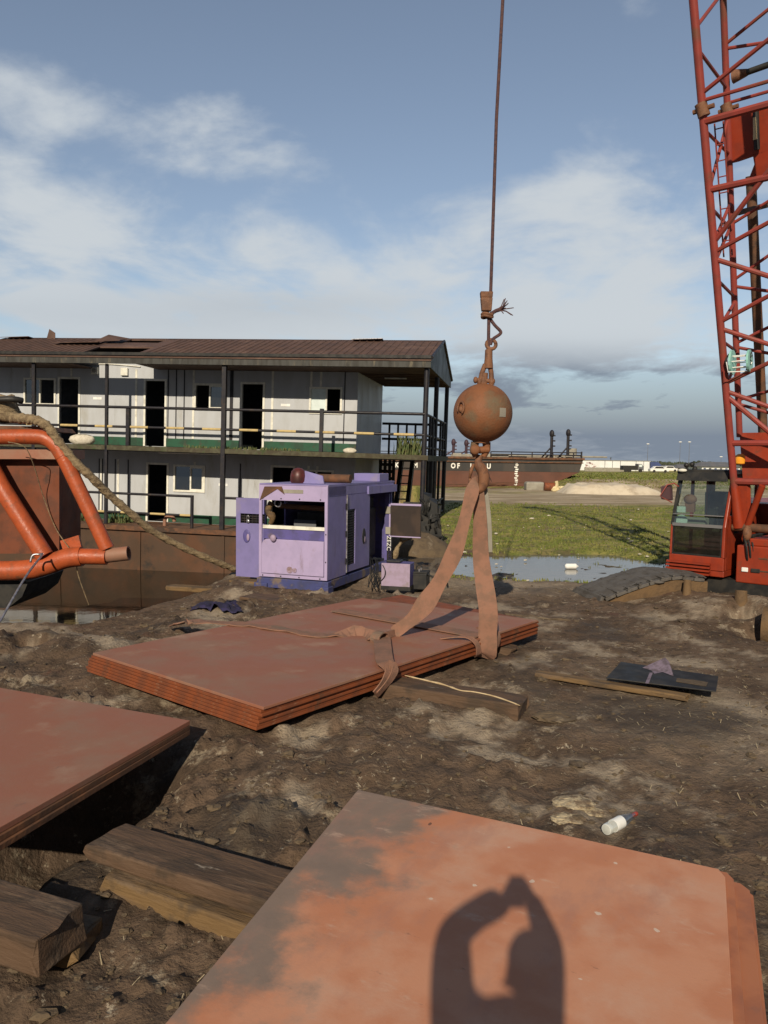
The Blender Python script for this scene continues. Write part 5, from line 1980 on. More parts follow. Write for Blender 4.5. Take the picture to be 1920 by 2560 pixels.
# mauve box and battery
B0 = at(953, 1476, z=.0)
MX = Matrix.Translation(B0) @ Matrix.Rotation(-R(14), 4, 'Z')
bx = thing('control_box', 'pale mauve metal box standing on the ground beside the generator', 'metal box', MX)


def bl(px, py, y=0.0):
    p = inf(MX, px, py, 1, y)
    return p.x, p.z


bw = bl(1024, 1470)[0]
bh0, bh1 = bl(990, 1466)[1], bl(990, 1409)[1]
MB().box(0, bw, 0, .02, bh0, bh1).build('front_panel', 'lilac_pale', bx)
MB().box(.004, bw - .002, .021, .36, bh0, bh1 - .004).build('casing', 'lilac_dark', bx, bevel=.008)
MB().box(-.01, bw + .01, .01, .37, bh0 - .07, bh0 - .002).build('base', 'black', bx)
MB().path(smooth_path([(.02, -.01, bh1 - .03), (.07, -.03, bh1 - .12), (.06, -.02, bh1 - .22), (.0, -.01, bh1 - .3)], 4), .008, 6).build('cable', 'black', bx)
MB().box(.06, .3, .08, .3, bh1, bh1 + .04).build('lid_plate', 'dark_steel', bx, bevel=.01)
p = at(1027, 1473, z=0)
MBt = Matrix.Translation(p) @ Matrix.Rotation(-R(14), 4, 'Z')
ba = thing('battery', 'black vehicle battery standing right of the mauve box', 'battery', MBt)
hb = inf(MBt, 1040, 1434, 1, 0).z
MB().box(0, .27, 0, .3, 0, hb).build('case', 'black', ba, bevel=.012)
MB().box(-.008, .278, -.008, .308, hb, hb + .03).build('lid', 'tyre', ba, bevel=.01)
for yy in (.05, .22):
    MB().tube((.13, yy, hb + .03), (.13, yy, hb + .075), .018, 10).build('terminal', 'silver', ba, smooth='auto')
MB().path([(.06, .15, hb + .02), (.06, .15, hb + .10), (.12, .15, hb + .13), (.16, .15, hb + .10)], .012, 6).build('handle', 'black', ba)
MB().path(smooth_path([(.27, .1, hb - .02), (.42, .05, hb - .06), (.55, .1, hb - .03), (.6, .2, .05)], 4), .018, 6).build('cable', 'black', ba)
cab_ = MB()
rn = random.Random(9)
for i in range(9):
    x = rn.uniform(925, 950)
    cab_.path(smooth_path([at(x + rn.uniform(-6, 10), 1400 + rn.uniform(-10, 10), Y=13.9), at(x + rn.uniform(-14, 8), 1425, Y=13.6), at(x + rn.uniform(-8, 8), 1450, Y=13.4), at(x + rn.uniform(-10, 10), 1468, z=.05)], 4), .008, 5)
o = cab_.build('loose_cable', 'black')
tag(o, 'tangle of thin black cables hanging between the generator and the mauve box', 'cables')

# ------------------------------------------------------------------ orange tubular frame with muddy rope
YF = 12.35
OF = at(0, 1450, Y=YF)
tf = thing('tubular_frame', 'orange painted tubular steel frame standing at the left edge of the bank', 'steel frame', Matrix.Translation(OF))


def fp(px, py, dy=0.0):
    return at(px, py, Y=YF + dy) - OF


k = YF / F
MB().path(smooth_path([fp(-420, 1088), fp(-60, 1092), fp(85, 1092), fp(118, 1098), fp(140, 1114), fp(158, 1142)], 5), 19 * k, 16).build('top_tube', 'orange_tube', tf, smooth='auto')
MB().path([fp(150, 1126), fp(172, 1170), fp(222, 1274), fp(268, 1372)], 18 * k, 16).build('leg_tube', 'orange_tube', tf, smooth='auto')
MB().path([fp(-120, 980, .15), fp(0, 1212, .0), fp(112, 1390, -.05)], 22 * k, 16).build('brace_tube', 'orange_tube', tf, smooth='auto')
MB().path(smooth_path([fp(-420, 1424), fp(-60, 1427), fp(60, 1425), fp(120, 1412), fp(165, 1396), fp(205, 1391)], 5), 25 * k, 18).build('bottom_tube', 'orange_tube', tf, smooth='auto')
MB().tube(fp(196, 1391, -.02), fp(267, 1392, -.02), 20 * k, 18).build('sleeve', 'orange_tube', tf, smooth='auto')
MB().pipe(fp(262, 1390), fp(322, 1383), 18 * k, 14 * k).build('open_pipe_end', 'rust_red', tf, smooth='auto')
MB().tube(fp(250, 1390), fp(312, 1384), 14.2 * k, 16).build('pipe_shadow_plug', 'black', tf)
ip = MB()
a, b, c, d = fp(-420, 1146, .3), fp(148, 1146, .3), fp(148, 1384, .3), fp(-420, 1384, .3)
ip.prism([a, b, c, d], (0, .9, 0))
ip.build('inner_tank', mat('dull_red_tank', (.15, .040, .014), (.10, .032, .014), 3, .7, c3=(.06, .025, .014)), tf)  # tank colour darkened to carry the shade behind the tubes
MB().prism([fp(-420, 1122, .1), fp(152, 1124, .1), fp(152, 1148, .1), fp(-420, 1146, .1)], (0, 1.0, 0)).build('tank_rim', 'rust_red', tf)
MB().prism([fp(-420, 1058, .05), fp(112, 1066, .05), fp(122, 1078, .05), fp(-420, 1072, .05)], (0, 1.1, 0)).build('top_plate', 'rust_dark', tf)
MB().prism([fp(150, 1352, .2), fp(196, 1338, .2), fp(206, 1380, .2), fp(160, 1384, .2)], (0, .06, 0)).build('gusset', 'orange_tube', tf)
MB().prism([fp(-420, 1452, .1), fp(40, 1452, .1), fp(70, 1456, .1), fp(55, 1492, .1), fp(20, 1520, .1), fp(-420, 1520, .1)], (0, 1.4, 0)).build('skid', 'black', tf)
# heap of mud-caked rope
hp = MB()
rn = random.Random(3)
c = at(20, 1026, Y=YF + .35)
for t in range(6):
    rr = .30 - .02 * t
    hp.path([c + V((-.16 + (rr + .03 * rn.random()) * math.cos(a), rr * .8 * math.sin(a), -.12 + t * .062 + .02 * math.sin(3 * a))) for a in [6.283 * i / 20 for i in range(21)]], .062, 8)
hp.ball(c + V((-.22, .05, -.02)), .27, (1.25, 1, .62), 18, 10, .12, 2)
hpo = hp.build('rope_coil', 'rope', smooth=True)
tag(hpo, 'mud caked coil of thick rope heaped on top of the orange frame', 'rope')
tr_ = MB().path(smooth_path([at(-20, 1000, Y=YF + .1), at(30, 998, Y=YF + .1), at(56, 1002, Y=YF + .2)], 4), .05, 8).build('wet_hose', 'black', smooth=True)
tag(tr_, 'short dark hose lying over the muddy rope coil', 'hose')
pp = [(30, 1044, .05), (62, 1047, -.05), (95, 1052, -.1), (124, 1072, -.1), (152, 1112, -.05), (190, 1157, .0), (228, 1192, .1), (272, 1236, .35), (328, 1284, .6), (382, 1328, .9), (463, 1371, 1.25), (540, 1404, 1.6), (588, 1424, 1.9)]
pts = smooth_path([at(x, y, Y=YF + d) for x, y, d in pp], 6)
n = len(pts)
rs = [.078 - .026 * (i / n) + .006 * math.sin(i * 1.7) for i in range(n)]
lr_ = MB().path(pts, rs, 10)
# laid strands
for s in range(3):
    q = []
    for i, p in enumerate(pts):
        d = (pts[min(i + 1, n - 1)] - pts[max(i - 1, 0)]).normalized()
        a, b = frame_from(d)
        ph = i * 1.15 + s * 2.094
        q.append(p + (a * math.cos(ph) + b * math.sin(ph)) * rs[i] * .55)
    lr_.path(q, [r * .62 for r in rs], 7)
lo = lr_.build('mooring_rope', 'rope', smooth=True)
tag(lo, 'thick muddy mooring rope slanting from the orange frame down to the generator', 'rope')
o = MB().path(smooth_path([at(20, 1105, Y=YF - .32), at(62, 1118, Y=YF - .3), at(85, 1165, Y=YF - .1), at(108, 1240, Y=YF + .2), at(140, 1322, Y=YF + .25), at(185, 1390, Y=YF + .1), at(196, 1440, Y=YF + .1), at(222, 1512, Y=YF + .2)], 5), .0075, 5).build('thin_cord', 'rope')
tag(o, 'thin loose cord drooping down over the orange frame', 'cord')
zz = at(0, 1552, Y=10.6)
rodp = [at(-60, 1640, Y=10.1), at(0, 1553, Y=10.6), at(64, 1442, Y=11.25), at(104, 1389, Y=YF - .42), at(100, 1386, Y=YF - .42), at(82, 1388, Y=YF - .44), at(76, 1406, Y=YF - .46)]
o = MB().path([rodp[0]] + smooth_path(rodp[1:], 4), .017, 8).build('bent_rod', 'silver', smooth=True)
tag(o, 'thin steel rod with a bent end leaning on the orange frame', 'steel rod')

# ------------------------------------------------------------------ crawler crane
K0 = at(1671, 1430, Y=13.2)
MK = Matrix.Translation((K0.x, K0.y, 0)) @ Matrix.Rotation(-R(42), 4, 'Z')
KI = MK.inverted()
KX = (MK.to_3x3() @ V((1, 0, 0)))
KY = (MK.to_3x3() @ V((0, 1, 0)))
cr = thing('crawler_crane', 'red orange crawler crane with lattice boom standing in the mud at the right', 'crane', MK)


def cl(px, py, y=0.0):
    p = inf(MK, px, py, 1, y)
    return p.x, p.z


def kl(p):
    return KI @ p


zb0, zb1 = K0.z, cl(1690, 1177, .35)[1]
zs = cl(1680, 1384)[1]          # top of the sill under the lower glass
zm_ = cl(1676, 1310)[1]         # ledge between the panes
CW = cl(1808, 1437)[0]
print('crane', K0, zb0, zb1, zs, zm_, CW)
CD = 1.75
LEAN = .30


def fy(z):
    """front face of the cab: upright below the ledge, leaning back above it"""
    return 0.02 + (.0 if z < zm_ else LEAN * (z - zm_) / (zb1 - zm_))


cab = MB()
# floor, sill, rear, roof
cab.box(0, CW, .02, CD, zb0, zb0 + .10)
cab.box(0, CW, .0, .10, zb0 + .1, zs)
cab.holes(0, CW, zb0 + .1, zb1 - .04, CD - .05, CD, [(.12, .42, zm_ - .1, zb1 - .15), (.50, .62, zm_, zb1 - .15), (.70, CW - .08, zm_ + .1, zb1 - .12)])
# right side: door below, slanted post in front, window opening
cab.box(CW - .045, CW, .10, CD - .05, zb0 + .1, zm_ + .18)
cab.box(CW - .05, CW, CD - .20, CD - .05, zm_ + .18, zb1 - .04)
cab.hexa([(CW - .05, .0, zs), (CW, .0, zs), (CW, .14, zs), (CW - .05, .14, zs)], [(CW - .05, fy(zm_), zm_), (CW, fy(zm_), zm_), (CW, .14, zm_), (CW - .05, .14, zm_)])
cab.hexa([(CW - .05, fy(zm_), zm_), (CW, fy(zm_), zm_), (CW, .14, zm_), (CW - .05, .14, zm_)],
         [(CW - .05, fy(zb1), zb1 - .04), (CW, fy(zb1), zb1 - .04), (CW, fy(zb1) + .10, zb1 - .04), (CW - .05, fy(zb1) + .10, zb1 - .04)])
# left side
cab.box(0, .045, .10, CD - .05, zb0 + .1, zs)
cab.box(0, .045, CD - .15, CD - .05, zs, zb1 - .04).box(0, .045, .85, .93, zs, zb1 - .04)
cab.hexa([(0, .0, zs), (.035, .0, zs), (.035, .07, zs), (0, .07, zs)], [(0, .02, zm_), (.035, .02, zm_), (.035, .09, zm_), (0, .09, zm_)])
cabo = cab.build('cab', 'crane_red', cr, bevel=.012)
# dark leaning post on the left and roof
MB().hexa([(-.002, .018, zm_), (.05, .018, zm_), (.05, .10, zm_), (-.002, .10, zm_)], [(-.002, fy(zb1), zb1 - .04), (.05, fy(zb1), zb1 - .04), (.05, fy(zb1) + .08, zb1 - .04), (-.002, fy(zb1) + .08, zb1 - .04)]).build('window_post', 'black', cabo)
MB().box(-.02, CW + .02, LEAN - .04, CD + .03, zb1 - .04, zb1 + .03).hexa([(.0, LEAN - .10, zb1 - .16), (CW - .06, LEAN - .10, zb1 - .16), (CW - .06, LEAN, zb1 - .04), (.0, LEAN, zb1 - .04)], [(.0, LEAN - .13, zb1 - .16), (CW - .06, LEAN - .13, zb1 - .16), (CW - .06, LEAN - .05, zb1 + .0), (.0, LEAN - .05, zb1 + .0)]).build('roof', 'black', cabo, bevel=.01)
z1_ = zb1 - .05
MB().hexa([(.05, fy(zm_) + .01, zm_ + .03), (CW - .05, fy(zm_) + .01, zm_ + .03), (CW - .05, fy(zm_) + .018, zm_ + .03), (.05, fy(zm_) + .018, zm_ + .03)],
          [(.05, fy(z1_) + .01, z1_), (CW - .05, fy(z1_) + .01, z1_), (CW - .05, fy(z1_) + .018, z1_), (.05, fy(z1_) + .018, z1_)]).build('windscreen', 'glass', cabo)
MB().box(.04, CW - .05, .03, .038, zs, zm_).build('lower_window', glass('dark_glass', (.32, .34, .32), .10), cabo)
MB().box(.035, CW - .05, .0, .05, zm_ - .02, zm_ + .03).box(.035, CW - .05, .02, .06, zm_ + .17, zm_ + .185).build('window_ledge', 'far_grey', cabo)
MB().box(CW - .03, CW - .022, .3, CD - .2, zm_ + .18, zb1 - .06).build('side_window', 'glass', cabo)
fr_ = MB()
fr_.box(.035, .06, .026, .046, zs, zm_).box(CW - .075, CW - .05, .026, .046, zs, zm_).box(.06, CW - .075, .026, .046, zs, zs + .03)
fr_.build('window_seal', 'black', cabo)
sl_ = MB()
for k in range(4):
    sl_.box(-.02, CW * .78, -.10 + .012 * k, -.002, zb0 + .02 + .055 * k, zb0 + .05 + .055 * k)
sl_.build('step_grille', 'crane_red', cabo)
y_ = .55
MB().box(CW + .001, CW + .012, .42, .66, zm_ - .12, zm_ + .06).box(CW + .012, CW + .03, .5, .54, zm_ - .08, zm_ + .03).build('door_handle', 'black', cabo, bevel=.006)
se = MB()
se.box(.25, .72, .95, 1.08, zs - .15, zm_ + .55).box(.25, .72, .55, .95, zs - .2, zs - .05)
se.build('seat', 'black', cabo, bevel=.05)
cs_ = MB()
cs_.box(.08, .50, .22, .42, zm_ - .08, zm_ + .12).box(.6, .85, .25, .8, zs - .1, zm_ - .05)
cs_.build('console', 'concrete', cabo, bevel=.02)
MB().path([(.42, .45, zm_ - .05), (.42, .42, zm_ + .55)], .012, 6).path([(.62, .5, zm_ - .1), (.60, .45, zm_ + .25)], .014, 6).ball((.60, .45, zm_ + .28), .03).build('lever', 'black', cabo)
hd = MB().ball((.20, .32, zm_ + .42), .115, (1, .6, .75), 14, 9).box(.12, .28, .30, .36, zm_ + .2, zm_ + .36)
hd.build('brown_cushion', mat('brown_vinyl', (.30, .13, .09), (.25, .11, .08), 6, .6), cabo, smooth='auto')
MB().tube((.13, .14, zm_ + .06), (.13, .17, zm_ + .06), .10, 20).box(.05, .19, .14, .17, zm_ + .2, zm_ + .3).build('white_disc', 'pale_pane', cabo, smooth='auto')
mr = MB()
a, b, c, d = [kl(at(x, y, Y=13.15)) for x, y in ((1651, 1248), (1651, 1215), (1676, 1212), (1678, 1252))]
mr.prism([a, b, c, d], (.0, .10, 0))
mr.build('wing_mirror', mat('dark_maroon', (.06, .025, .03)), cabo, bevel=.02)
MB().path([kl(at(x, y, Y=13.1)) for x, y in ((1697, 1216), (1685, 1208), (1668, 1212), (1650, 1240), (1660, 1246), (1680, 1256))], .010, 6).build('mirror_bracket', 'boom_red', cabo)
lm = MB()
p = kl(at(1706, 1176, Y=13.3))
lm.ball(p, .06, (1.3, 1, .55), 12, 8)
lm.build('roof_lamp', 'white_trim', cabo, smooth=True)
lm = MB()
for x, y in ((1716, 1163), (1730, 1161), (1737, 1172)):
    lm.ball(kl(at(x, y, Y=13.45)), .045, (1, 1, 1), 10, 7)
lm.path([kl(at(1717, 1180, Y=13.45)), kl(at(1719, 1166, Y=13.45)), kl(at(1730, 1162, Y=13.45))], .018, 6)
lm.build('horn', 'black', cabo, smooth=True)

# house behind and right of the cab
ho = MB()
hz0, hz1 = zb0 - .06, cl(1860, 1345, .1)[1]
ho.box(CW + .16, CW + 2.4, .10, 3.2, hz0, hz1 - .12)
ho.box(CW + .34, CW + 2.4, .12, 3.2, hz1 - .12, hz1)
ho.box(-.1, CW + .16, 1.9, 4.6, hz0, zb0 + 1.15)
ho.build('house', 'crane_red', cr, bevel=.02)
x0, z0_ = cl(1862, 1424, .09)
MB().box(x0 - .05, x0 + .05, .075, .10, z0_ - .035, z0_ + .035).build('front_lamp', 'white', cr, bevel=.01)
MB().box(x0 + .09, x0 + .23, .08, .10, z0_ - .035, z0_ + .03).build('slot', 'black', cr, bevel=.01)
MB().box(CW + .5, CW + 2.3, .092, .10, hz1 - .52, hz1 - .50).box(CW + .5, CW + 2.3, .092, .10, hz1 - .32, hz1 - .30).build('panel_seam', 'rust_dark', cr)
mc = MB()
mc.box(CW + .5, CW + 2.4, 1.3, 3.1, hz1, hz1 + 1.05).box(CW + .12, CW + .18, .5, 1.8, hz0 + .1, hz1)
for k in range(4):
    mc.tube((CW + .45 + .35 * k, 1.2, hz1), (CW + .45 + .35 * k, 1.2, hz1 + .8), .06, 8)
mc.build('winch_housing', 'black', cr, bevel=.02)
MB().tube((CW + .6, 1.0, hz1 + .35), (CW + 2.2, 1.0, hz1 + .35), .22, 20).build('winch_drum', 'rust_dark', cr, smooth='auto')
p = kl(at(1868, 1333, Y=12.5))
MB().ball(p, .10, (.7, .7, 1.3), 12, 9).build('hydraulic_fitting', MT['hook_rust'], cr, smooth=True)
hs = MB()
for k in range(4):
    a = kl(at(1858 + 8 * k, 1342, Y=12.55))
    hs.path(smooth_path([a, a + V((.08, -.1, -.1)), a + V((.1, -.08, -.32)), a + V((.05, .1, -.5))], 4), .016, 6)
hs.build('hose', 'black', cr)

# boom
P0, P1 = at(1834, 1200, Y=12.7), at(1733, 0, Y=11.0)
Q0, Q1 = at(1849, 1092, Y=13.05), at(1808, 0, Y=11.95)


def proj_y(p):
    q = p - CAM
    return 1280 - F * q.dot(CU) / q.dot(Fw)


def on_line(A, B, py):
    lo, hi = -1.0, 2.0
    for _ in range(50):
        m = (lo + hi) / 2
        if proj_y(A + (B - A) * m) > py:
            lo = m
        else:
            hi = m
    return A + (B - A) * m


def wdt(p):
    return .92 + .045 * max(0, p.z - 1.8)


def FL(py):
    return on_line(P0, P1, py)


def RL(py):
    return on_line(Q0, Q1, py)


def FR(py):
    p = FL(py)
    return p + KX * wdt(p)


def RR(py):
    p = RL(py)
    return p + KX * wdt(p)


BO = P0
MBoom = Matrix.Translation(kl(BO))
bo = bpy.data.objects.new('boom', None)
col.objects.link(bo)
bo.parent = cr
bo.matrix_local = MBoom
BI = (MK @ MBoom).inverted()


def bl_(p):
    return BI @ p


ZK = 11.5
tipc = TIP + V((.35, .45, .1))


def chord(A, B, right, foot, r):
    e = (B - A)
    top = A + e * ((ZK - A.z) / e.z)
    f = [foot] if foot is not None else []
    off = KX * wdt(A) if right else V()
    offt = KX * wdt(top) if right else V()
    pts = f + [A + off, top + offt, tipc + KX * (.25 if right else -.25) + KY * (.25 if A is Q0 else -.1)]
    return MB().path([bl_(p) for p in pts], r, 12).build('chord', 'boom_red', bo, smooth='auto')


foot = at(1848, 1318, Y=12.75)
chord(P0, P1, False, foot, .058)
chord(P0, P1, True, foot + KX * .9, .058)
chord(Q0, Q1, False, None, .05)
chord(Q0, Q1, True, None, .05)


def lace(a, b, r=.024, m='boom_red'):
    return MB().tube(bl_(a), bl_(b), r, 8).build('lacing', m, bo, smooth='auto')


for a, b, r in ((235, 130, .027), (252, 252, .024), (305, 305, .048), (475, 475, .045), (607, 400, .032), (630, 560, .03), (648, 735, .032),
                (805, 730, .03), (822, 895, .03), (958, 890, .03), (978, 1045, .03), (990, 1135, .034), (1108, 1108, .042), (1203, 1203, .048)):
    lace(FL(a), FR(b), r * 1.15)
for a, b in ((112, 10), (122, 158), (258, 258), (560, 480), (700, 600), (716, 762), (858, 790), (868, 912), (1000, 960), (1010, 1060)):
    lace(RL(a), RR(b), .026)
for a, b in ((121, 220), (324, 385), (518, 576), (698, 742), (852, 878), (995, 1010)):
    lace(FL(a), RL(b), .024)
for a, b in ((70, -20), (475, 300), (607, 505), (655, 560), (814, 756), (968, 900)):
    lace(FL(a), RL(b), .026)
for k in range(12):        # upper boom, out of the picture
    z = 9.9 + .5 * k
    t0, t1 = FL(0), FL(-60)
    if z < ZK - .3:
        e = (P1 - P0)
        a = P0 + e * ((z - P0.z) / e.z)
        b = P0 + e * ((z + .5 - P0.z) / e.z)
    else:
        top = P0 + (P1 - P0) * ((ZK - P0.z) / (P1 - P0).z)
        f = (z - ZK) / (tipc.z - ZK)
        f2 = min(1, (z + .5 - ZK) / (tipc.z - ZK))
        a, b = top.lerp(tipc - KX * .25, f), top.lerp(tipc - KX * .25, f2)
    wd2 = KX * (1.2 if z < ZK else 1.2 - .7 * (z - ZK) / (tipc.z - ZK))
    lace(a, b + wd2 if k % 2 == 0 else a + wd2, .028)
    lace(a + wd2, b + KY * .9, .026)
MB().tube(bl_(tipc - KX * .35), bl_(tipc + KX * .35), .28, 20).build('tip_sheave', 'rust_dark', bo, smooth='auto')
# section joints
for p in (FL(275), RL(275)):
    q = bl_(p)
    j = MB()
    d = (P1 - P0).normalized()
    j.path([q - d * .09, q + d * .09], .085, 10)
    j.tube(q - KX * .0 + V((-.13, 0, 0)), q + V((.16, 0, .02)), .035, 8)
    j.build('joint', 'hook_rust', bo, smooth='auto')
# black pendant with its lug on the rear chord
p = RL(197)
MB().path([bl_(p + KX * .10), bl_(p + KX * .30)], [.10, .05], 10).build('pendant_lug', 'hook_rust', bo, smooth='auto')
MB().tube(bl_(p + KX * .26), bl_(p + KX * 1.25 + V((0, 0, .05))), .045, 10).build('pendant_bar', 'black', bo, smooth='auto')
# plated sheave panel between the rear chords
a0 = [RL(285), RL(285) + KX * .98, RL(392) + KX * .98, RL(408) + KX * .10, RL(408) + KX * .02]
pn = MB().prism([bl_(p) for p in a0], KY * .04)
pno = pn.build('sheave_panel', 'crane_red', bo)
pc = RL(300) + KX * .42 - KY * .06
MB().path([bl_(pc), bl_(RL(395) + KX * .42 - KY * .06)], .045, 8).build('slot', 'black', pno)
MB().path([bl_(RL(318) + KX * .41 - KY * .10), bl_(RL(372) + KX * .41 - KY * .10)], [.02, .03], 8).build('pale_link', 'far_cream', pno, smooth='auto')
tg = [RL(400) + KX * .34, RL(400) + KX * .62, RL(425) + KX * .60, RL(455) + KX * .80, RL(468) + KX * .85, RL(468) + KX * .24, RL(455) + KX * .28, RL(425) + KX * .36]
MB().prism([bl_(p) for p in tg], KY * .05).build('lug_plate', 'crane_red', pno)
# dark backstop tube behind the boom
MB().path([bl_(at(1877, 440, Y=13.7)), bl_(at(1892, 760, Y=14.1)), bl_(at(1908, 1090, Y=14.5))], .085, 12).build('backstop', 'rust_dark', bo, smooth='auto')
MB().tube(bl_(at(1846, 532, Y=13.2)), bl_(at(1920, 512, Y=13.6)), .045, 8).build('backstop_brace', 'rust_dark', bo, smooth='auto')
# plated foot of the boom
tp = MB()
tp.prism([bl_(p) for p in (RL(1082) + V((0, 0, 0)), RL(1082) + KX * 1.1, FL(1200) + KX * 1.1 + KY * .3, FL(1200) + KY * .3 + KX * .05)], KY * .04)
tp.build('foot_plate', 'crane_red', bo)
lp_ = MB()
f2 = at(1906, 1214, Y=12.35)
lp_.path([bl_(f2), bl_(foot + KX * .12)], .05, 10)
lp_.path([bl_(FL(1206)), bl_(foot)], [.06, .10], 10)
lp_.prism([bl_(FL(1205) + KX * .02), bl_(FL(1205) + KX * .2), bl_(foot + KX * .14), bl_(foot - KX * .02)], KY * .06)
lp_.build('foot_strut', 'crane_red', bo, smooth='auto')
MB().tube(bl_(foot - KX * .1), bl_(foot + KX * 1.1), .07, 12).build('foot_pin', 'rust_dark', bo, smooth='auto')
p = bl_(at(1850, 1148, Y=12.75))
bcn = MB().lathe([(.05, -.09), (.075, -.07), (.08, .0), (.075, .06), (.04, .085)], Matrix.Translation(p), 16).build('beacon', 'amber', bo, smooth='auto')
# pale teal cable reel tied to the front of the boom
rl = MB()
c0, c1 = at(1831, 906, Y=12.15), at(1874, 902, Y=12.0)
ax = (c1 - c0).normalized()


def disc(c, r1, r2, t):
    a, b = frame_from(ax)
    pts = [c + ax * (-t / 2) + a * (r1 * math.cos(q)) + b * (r2 * math.sin(q)) for q in [6.283 * i / 20 for i in range(20)]]
    rl.prism([bl_(x) for x in pts], BI.to_3x3() @ (ax * t))


disc(c0, .19, .19, .03)
disc(c1, .17, .17, .03)
rlo = rl.build('cable_reel', 'teal', bo)
rb2 = MB()
for k in range(6):
    q = 6.283 * k / 6
    a, b = frame_from(ax)
    o_ = a * (.10 * math.cos(q)) + b * (.10 * math.sin(q))
    rb2.tube(bl_(c0 + o_), bl_(c1 + o_), .009, 6)
rb2.path([bl_(at(x, y, Y=12.0)) for x, y in ((1816, 905), (1820, 930), (1868, 928), (1880, 905))], .009, 6)
rb2.build('reel_bars', 'white', rlo)
cb2 = MB()
rn = random.Random(5)
for k in range(5):
    cb2.path(smooth_path([bl_(at(1878 + rn.uniform(-4, 3), 880 + 8 * k, Y=11.98)), bl_(at(1872 + rn.uniform(-4, 3), 900, Y=11.96)), bl_(at(1868 + rn.uniform(-4, 4), 926, Y=11.98))], 3), .008, 5)
for k in range(3):
    cb2.path(smooth_path([bl_(at(1822, 885, Y=12.1)), bl_(at(1817 - 2 * k, 905, Y=12.1)), bl_(at(1828, 935, Y=12.1))], 3), .008, 5)
cb2.build('tied_cable', 'black', rlo)
# thin rungs of a ladder inside the boom
ldr = MB()
for o_ in (.10, .22):
    ldr.tube(bl_(FL(305) + KX * o_ + KY * .15), bl_(FL(640) + KX * (o_ - .02) + KY * .15), .012, 6)
for py in range(320, 640, 40):
    ldr.tube(bl_(FL(py) + KX * .09 + KY * .15), bl_(FL(py) + KX * .22 + KY * .15), .009, 6)
ldr.build('ladder', 'boom_red', bo)

# crawler track lying along the mud
T0 = at(1514, 1506, z=.05)
MT_ = Matrix.Translation(T0) @ Matrix.Rotation(R(9), 4, 'Z')
TI = KI @ MT_
prof = smooth_path([(-.12, 0, -.08), (-.06, 0, .03), (.30, 0, .17), (.72, 0, .30), (1.1, 0, .38), (1.5, 0, .36), (1.75, 0, .34)], 8)
tk = MB()
d_acc, last = 0, None
shoe = []
pts = prof
seg = []
for i in range(1, len(pts)):
    seg.append((pts[i] - pts[i - 1]).length)
tot = sum(seg)
s_ = 0.0
while s_ < tot - .2:
    acc = 0
    for i, l in enumerate(seg):
        if acc + l >= s_:
            p = pts[i].lerp(pts[i + 1], (s_ - acc) / l)
            d = (pts[i + 1] - pts[i]).normalized()
            break
        acc += l
    nrm = V((-d.z, 0, d.x))
    a, b = p + d * .005, p + d * .178
    for y0 in (0,):
        tk.hexa([TI @ (a - nrm * .05), TI @ (b - nrm * .05), TI @ (b - nrm * .05 + V((0, 1.0, 0))), TI @ (a - nrm * .05 + V((0, 1.0, 0)))],
                [TI @ a, TI @ b, TI @ (b + V((0, 1.0, 0))), TI @ (a + V((0, 1.0, 0)))])
        g0, g1_ = p + d * .02, p + d * .06
        tk.hexa([TI @ g0, TI @ g1_, TI @ (g1_ + V((0, 1.0, 0))), TI @ (g0 + V((0, 1.0, 0)))],
                [TI @ (g0 + nrm * .030), TI @ (g1_ + nrm * .026), TI @ (g1_ + nrm * .026 + V((0, 1.0, 0))), TI @ (g0 + nrm * .030 + V((0, 1.0, 0)))])
    s_ += .19
tko = tk.build('track', 'mud_track', cr, bevel=.008)
sd = MB()
sd.prism([TI @ V(p) for p in ((-.02, .02, -.04), (.32, .02, .11), (.74, .02, .25), (1.15, .02, .33), (1.7, .02, .30), (1.7, .02, -.1), (1.15, .02, .10), (.6, .02, .05), (.2, .02, -.06))], TI.to_3x3() @ V((0, .9, 0)))
sd.build('track_side', 'mud_brown', tko)
rn = random.Random(6)
fill = MB()
vs = []
for i, p in enumerate(pts):
    for j in range(9):
        vs.append(TI @ (p + V((0, .10 + .12 * j, .016 + .022 * rn.random() - (.02 if j in (0, 8) else 0)))))
fill._add(vs, [(i * 9 + j, i * 9 + j + 1, (i + 1) * 9 + j + 1, (i + 1) * 9 + j) for i in range(len(pts) - 1) for j in range(8)])
fill.build('mud_layer', 'mud_track', tko, smooth=True)
mcake = MB()
for i in range(60):
    x = rn.uniform(0, 1.4)
    mcake.ball(TI @ V((x, rn.uniform(.05, .95), .04 + .30 * min(1, x / 1.0))), rn.uniform(.03, .09), (1.3, 1.3, .4), 8, 6, .4, i)
mcake.build('mud_cake', 'mud_track', tko, smooth=True)
uc = MB()
uc.box(-.25, CW + 2.4, .12, 3.6, -.15, zb0 - .035)
uc.build('undercarriage', 'black', cr)
for px, y0, y1, r in ((1716, 1500, 1450, .055), (1850, 1548, 1476, .085)):
    yy = 11.9 if px < 1800 else 11.3
    MB().path([kl(at(px, y0, Y=yy)), kl(at(px + 3, y1, Y=yy + .05))], [r * 1.3, r], 10).build('roller_bracket', 'mud_brown', cr, smooth='auto')
c = at(1938, 1566, Y=10.3)
wh = MB()
wh.tube(kl(c - KX * .12 - KY * .1), kl(c + KX * .5), .27, 24)
wh.build('idler_wheel', 'mud_brown', cr, smooth='auto')
hose = MB().path(smooth_path([at(1560, 1452, Y=13.0), at(1600, 1440, Y=13.0), at(1660, 1436, Y=12.7), at(1700, 1440, Y=12.6)], 5), .03, 7).path(smooth_path([at(1590, 1430, Y=13.1), at(1640, 1425, Y=13.0), at(1690, 1434, Y=12.7)], 5), .028, 7).build('wet_hose', 'black', smooth=True)
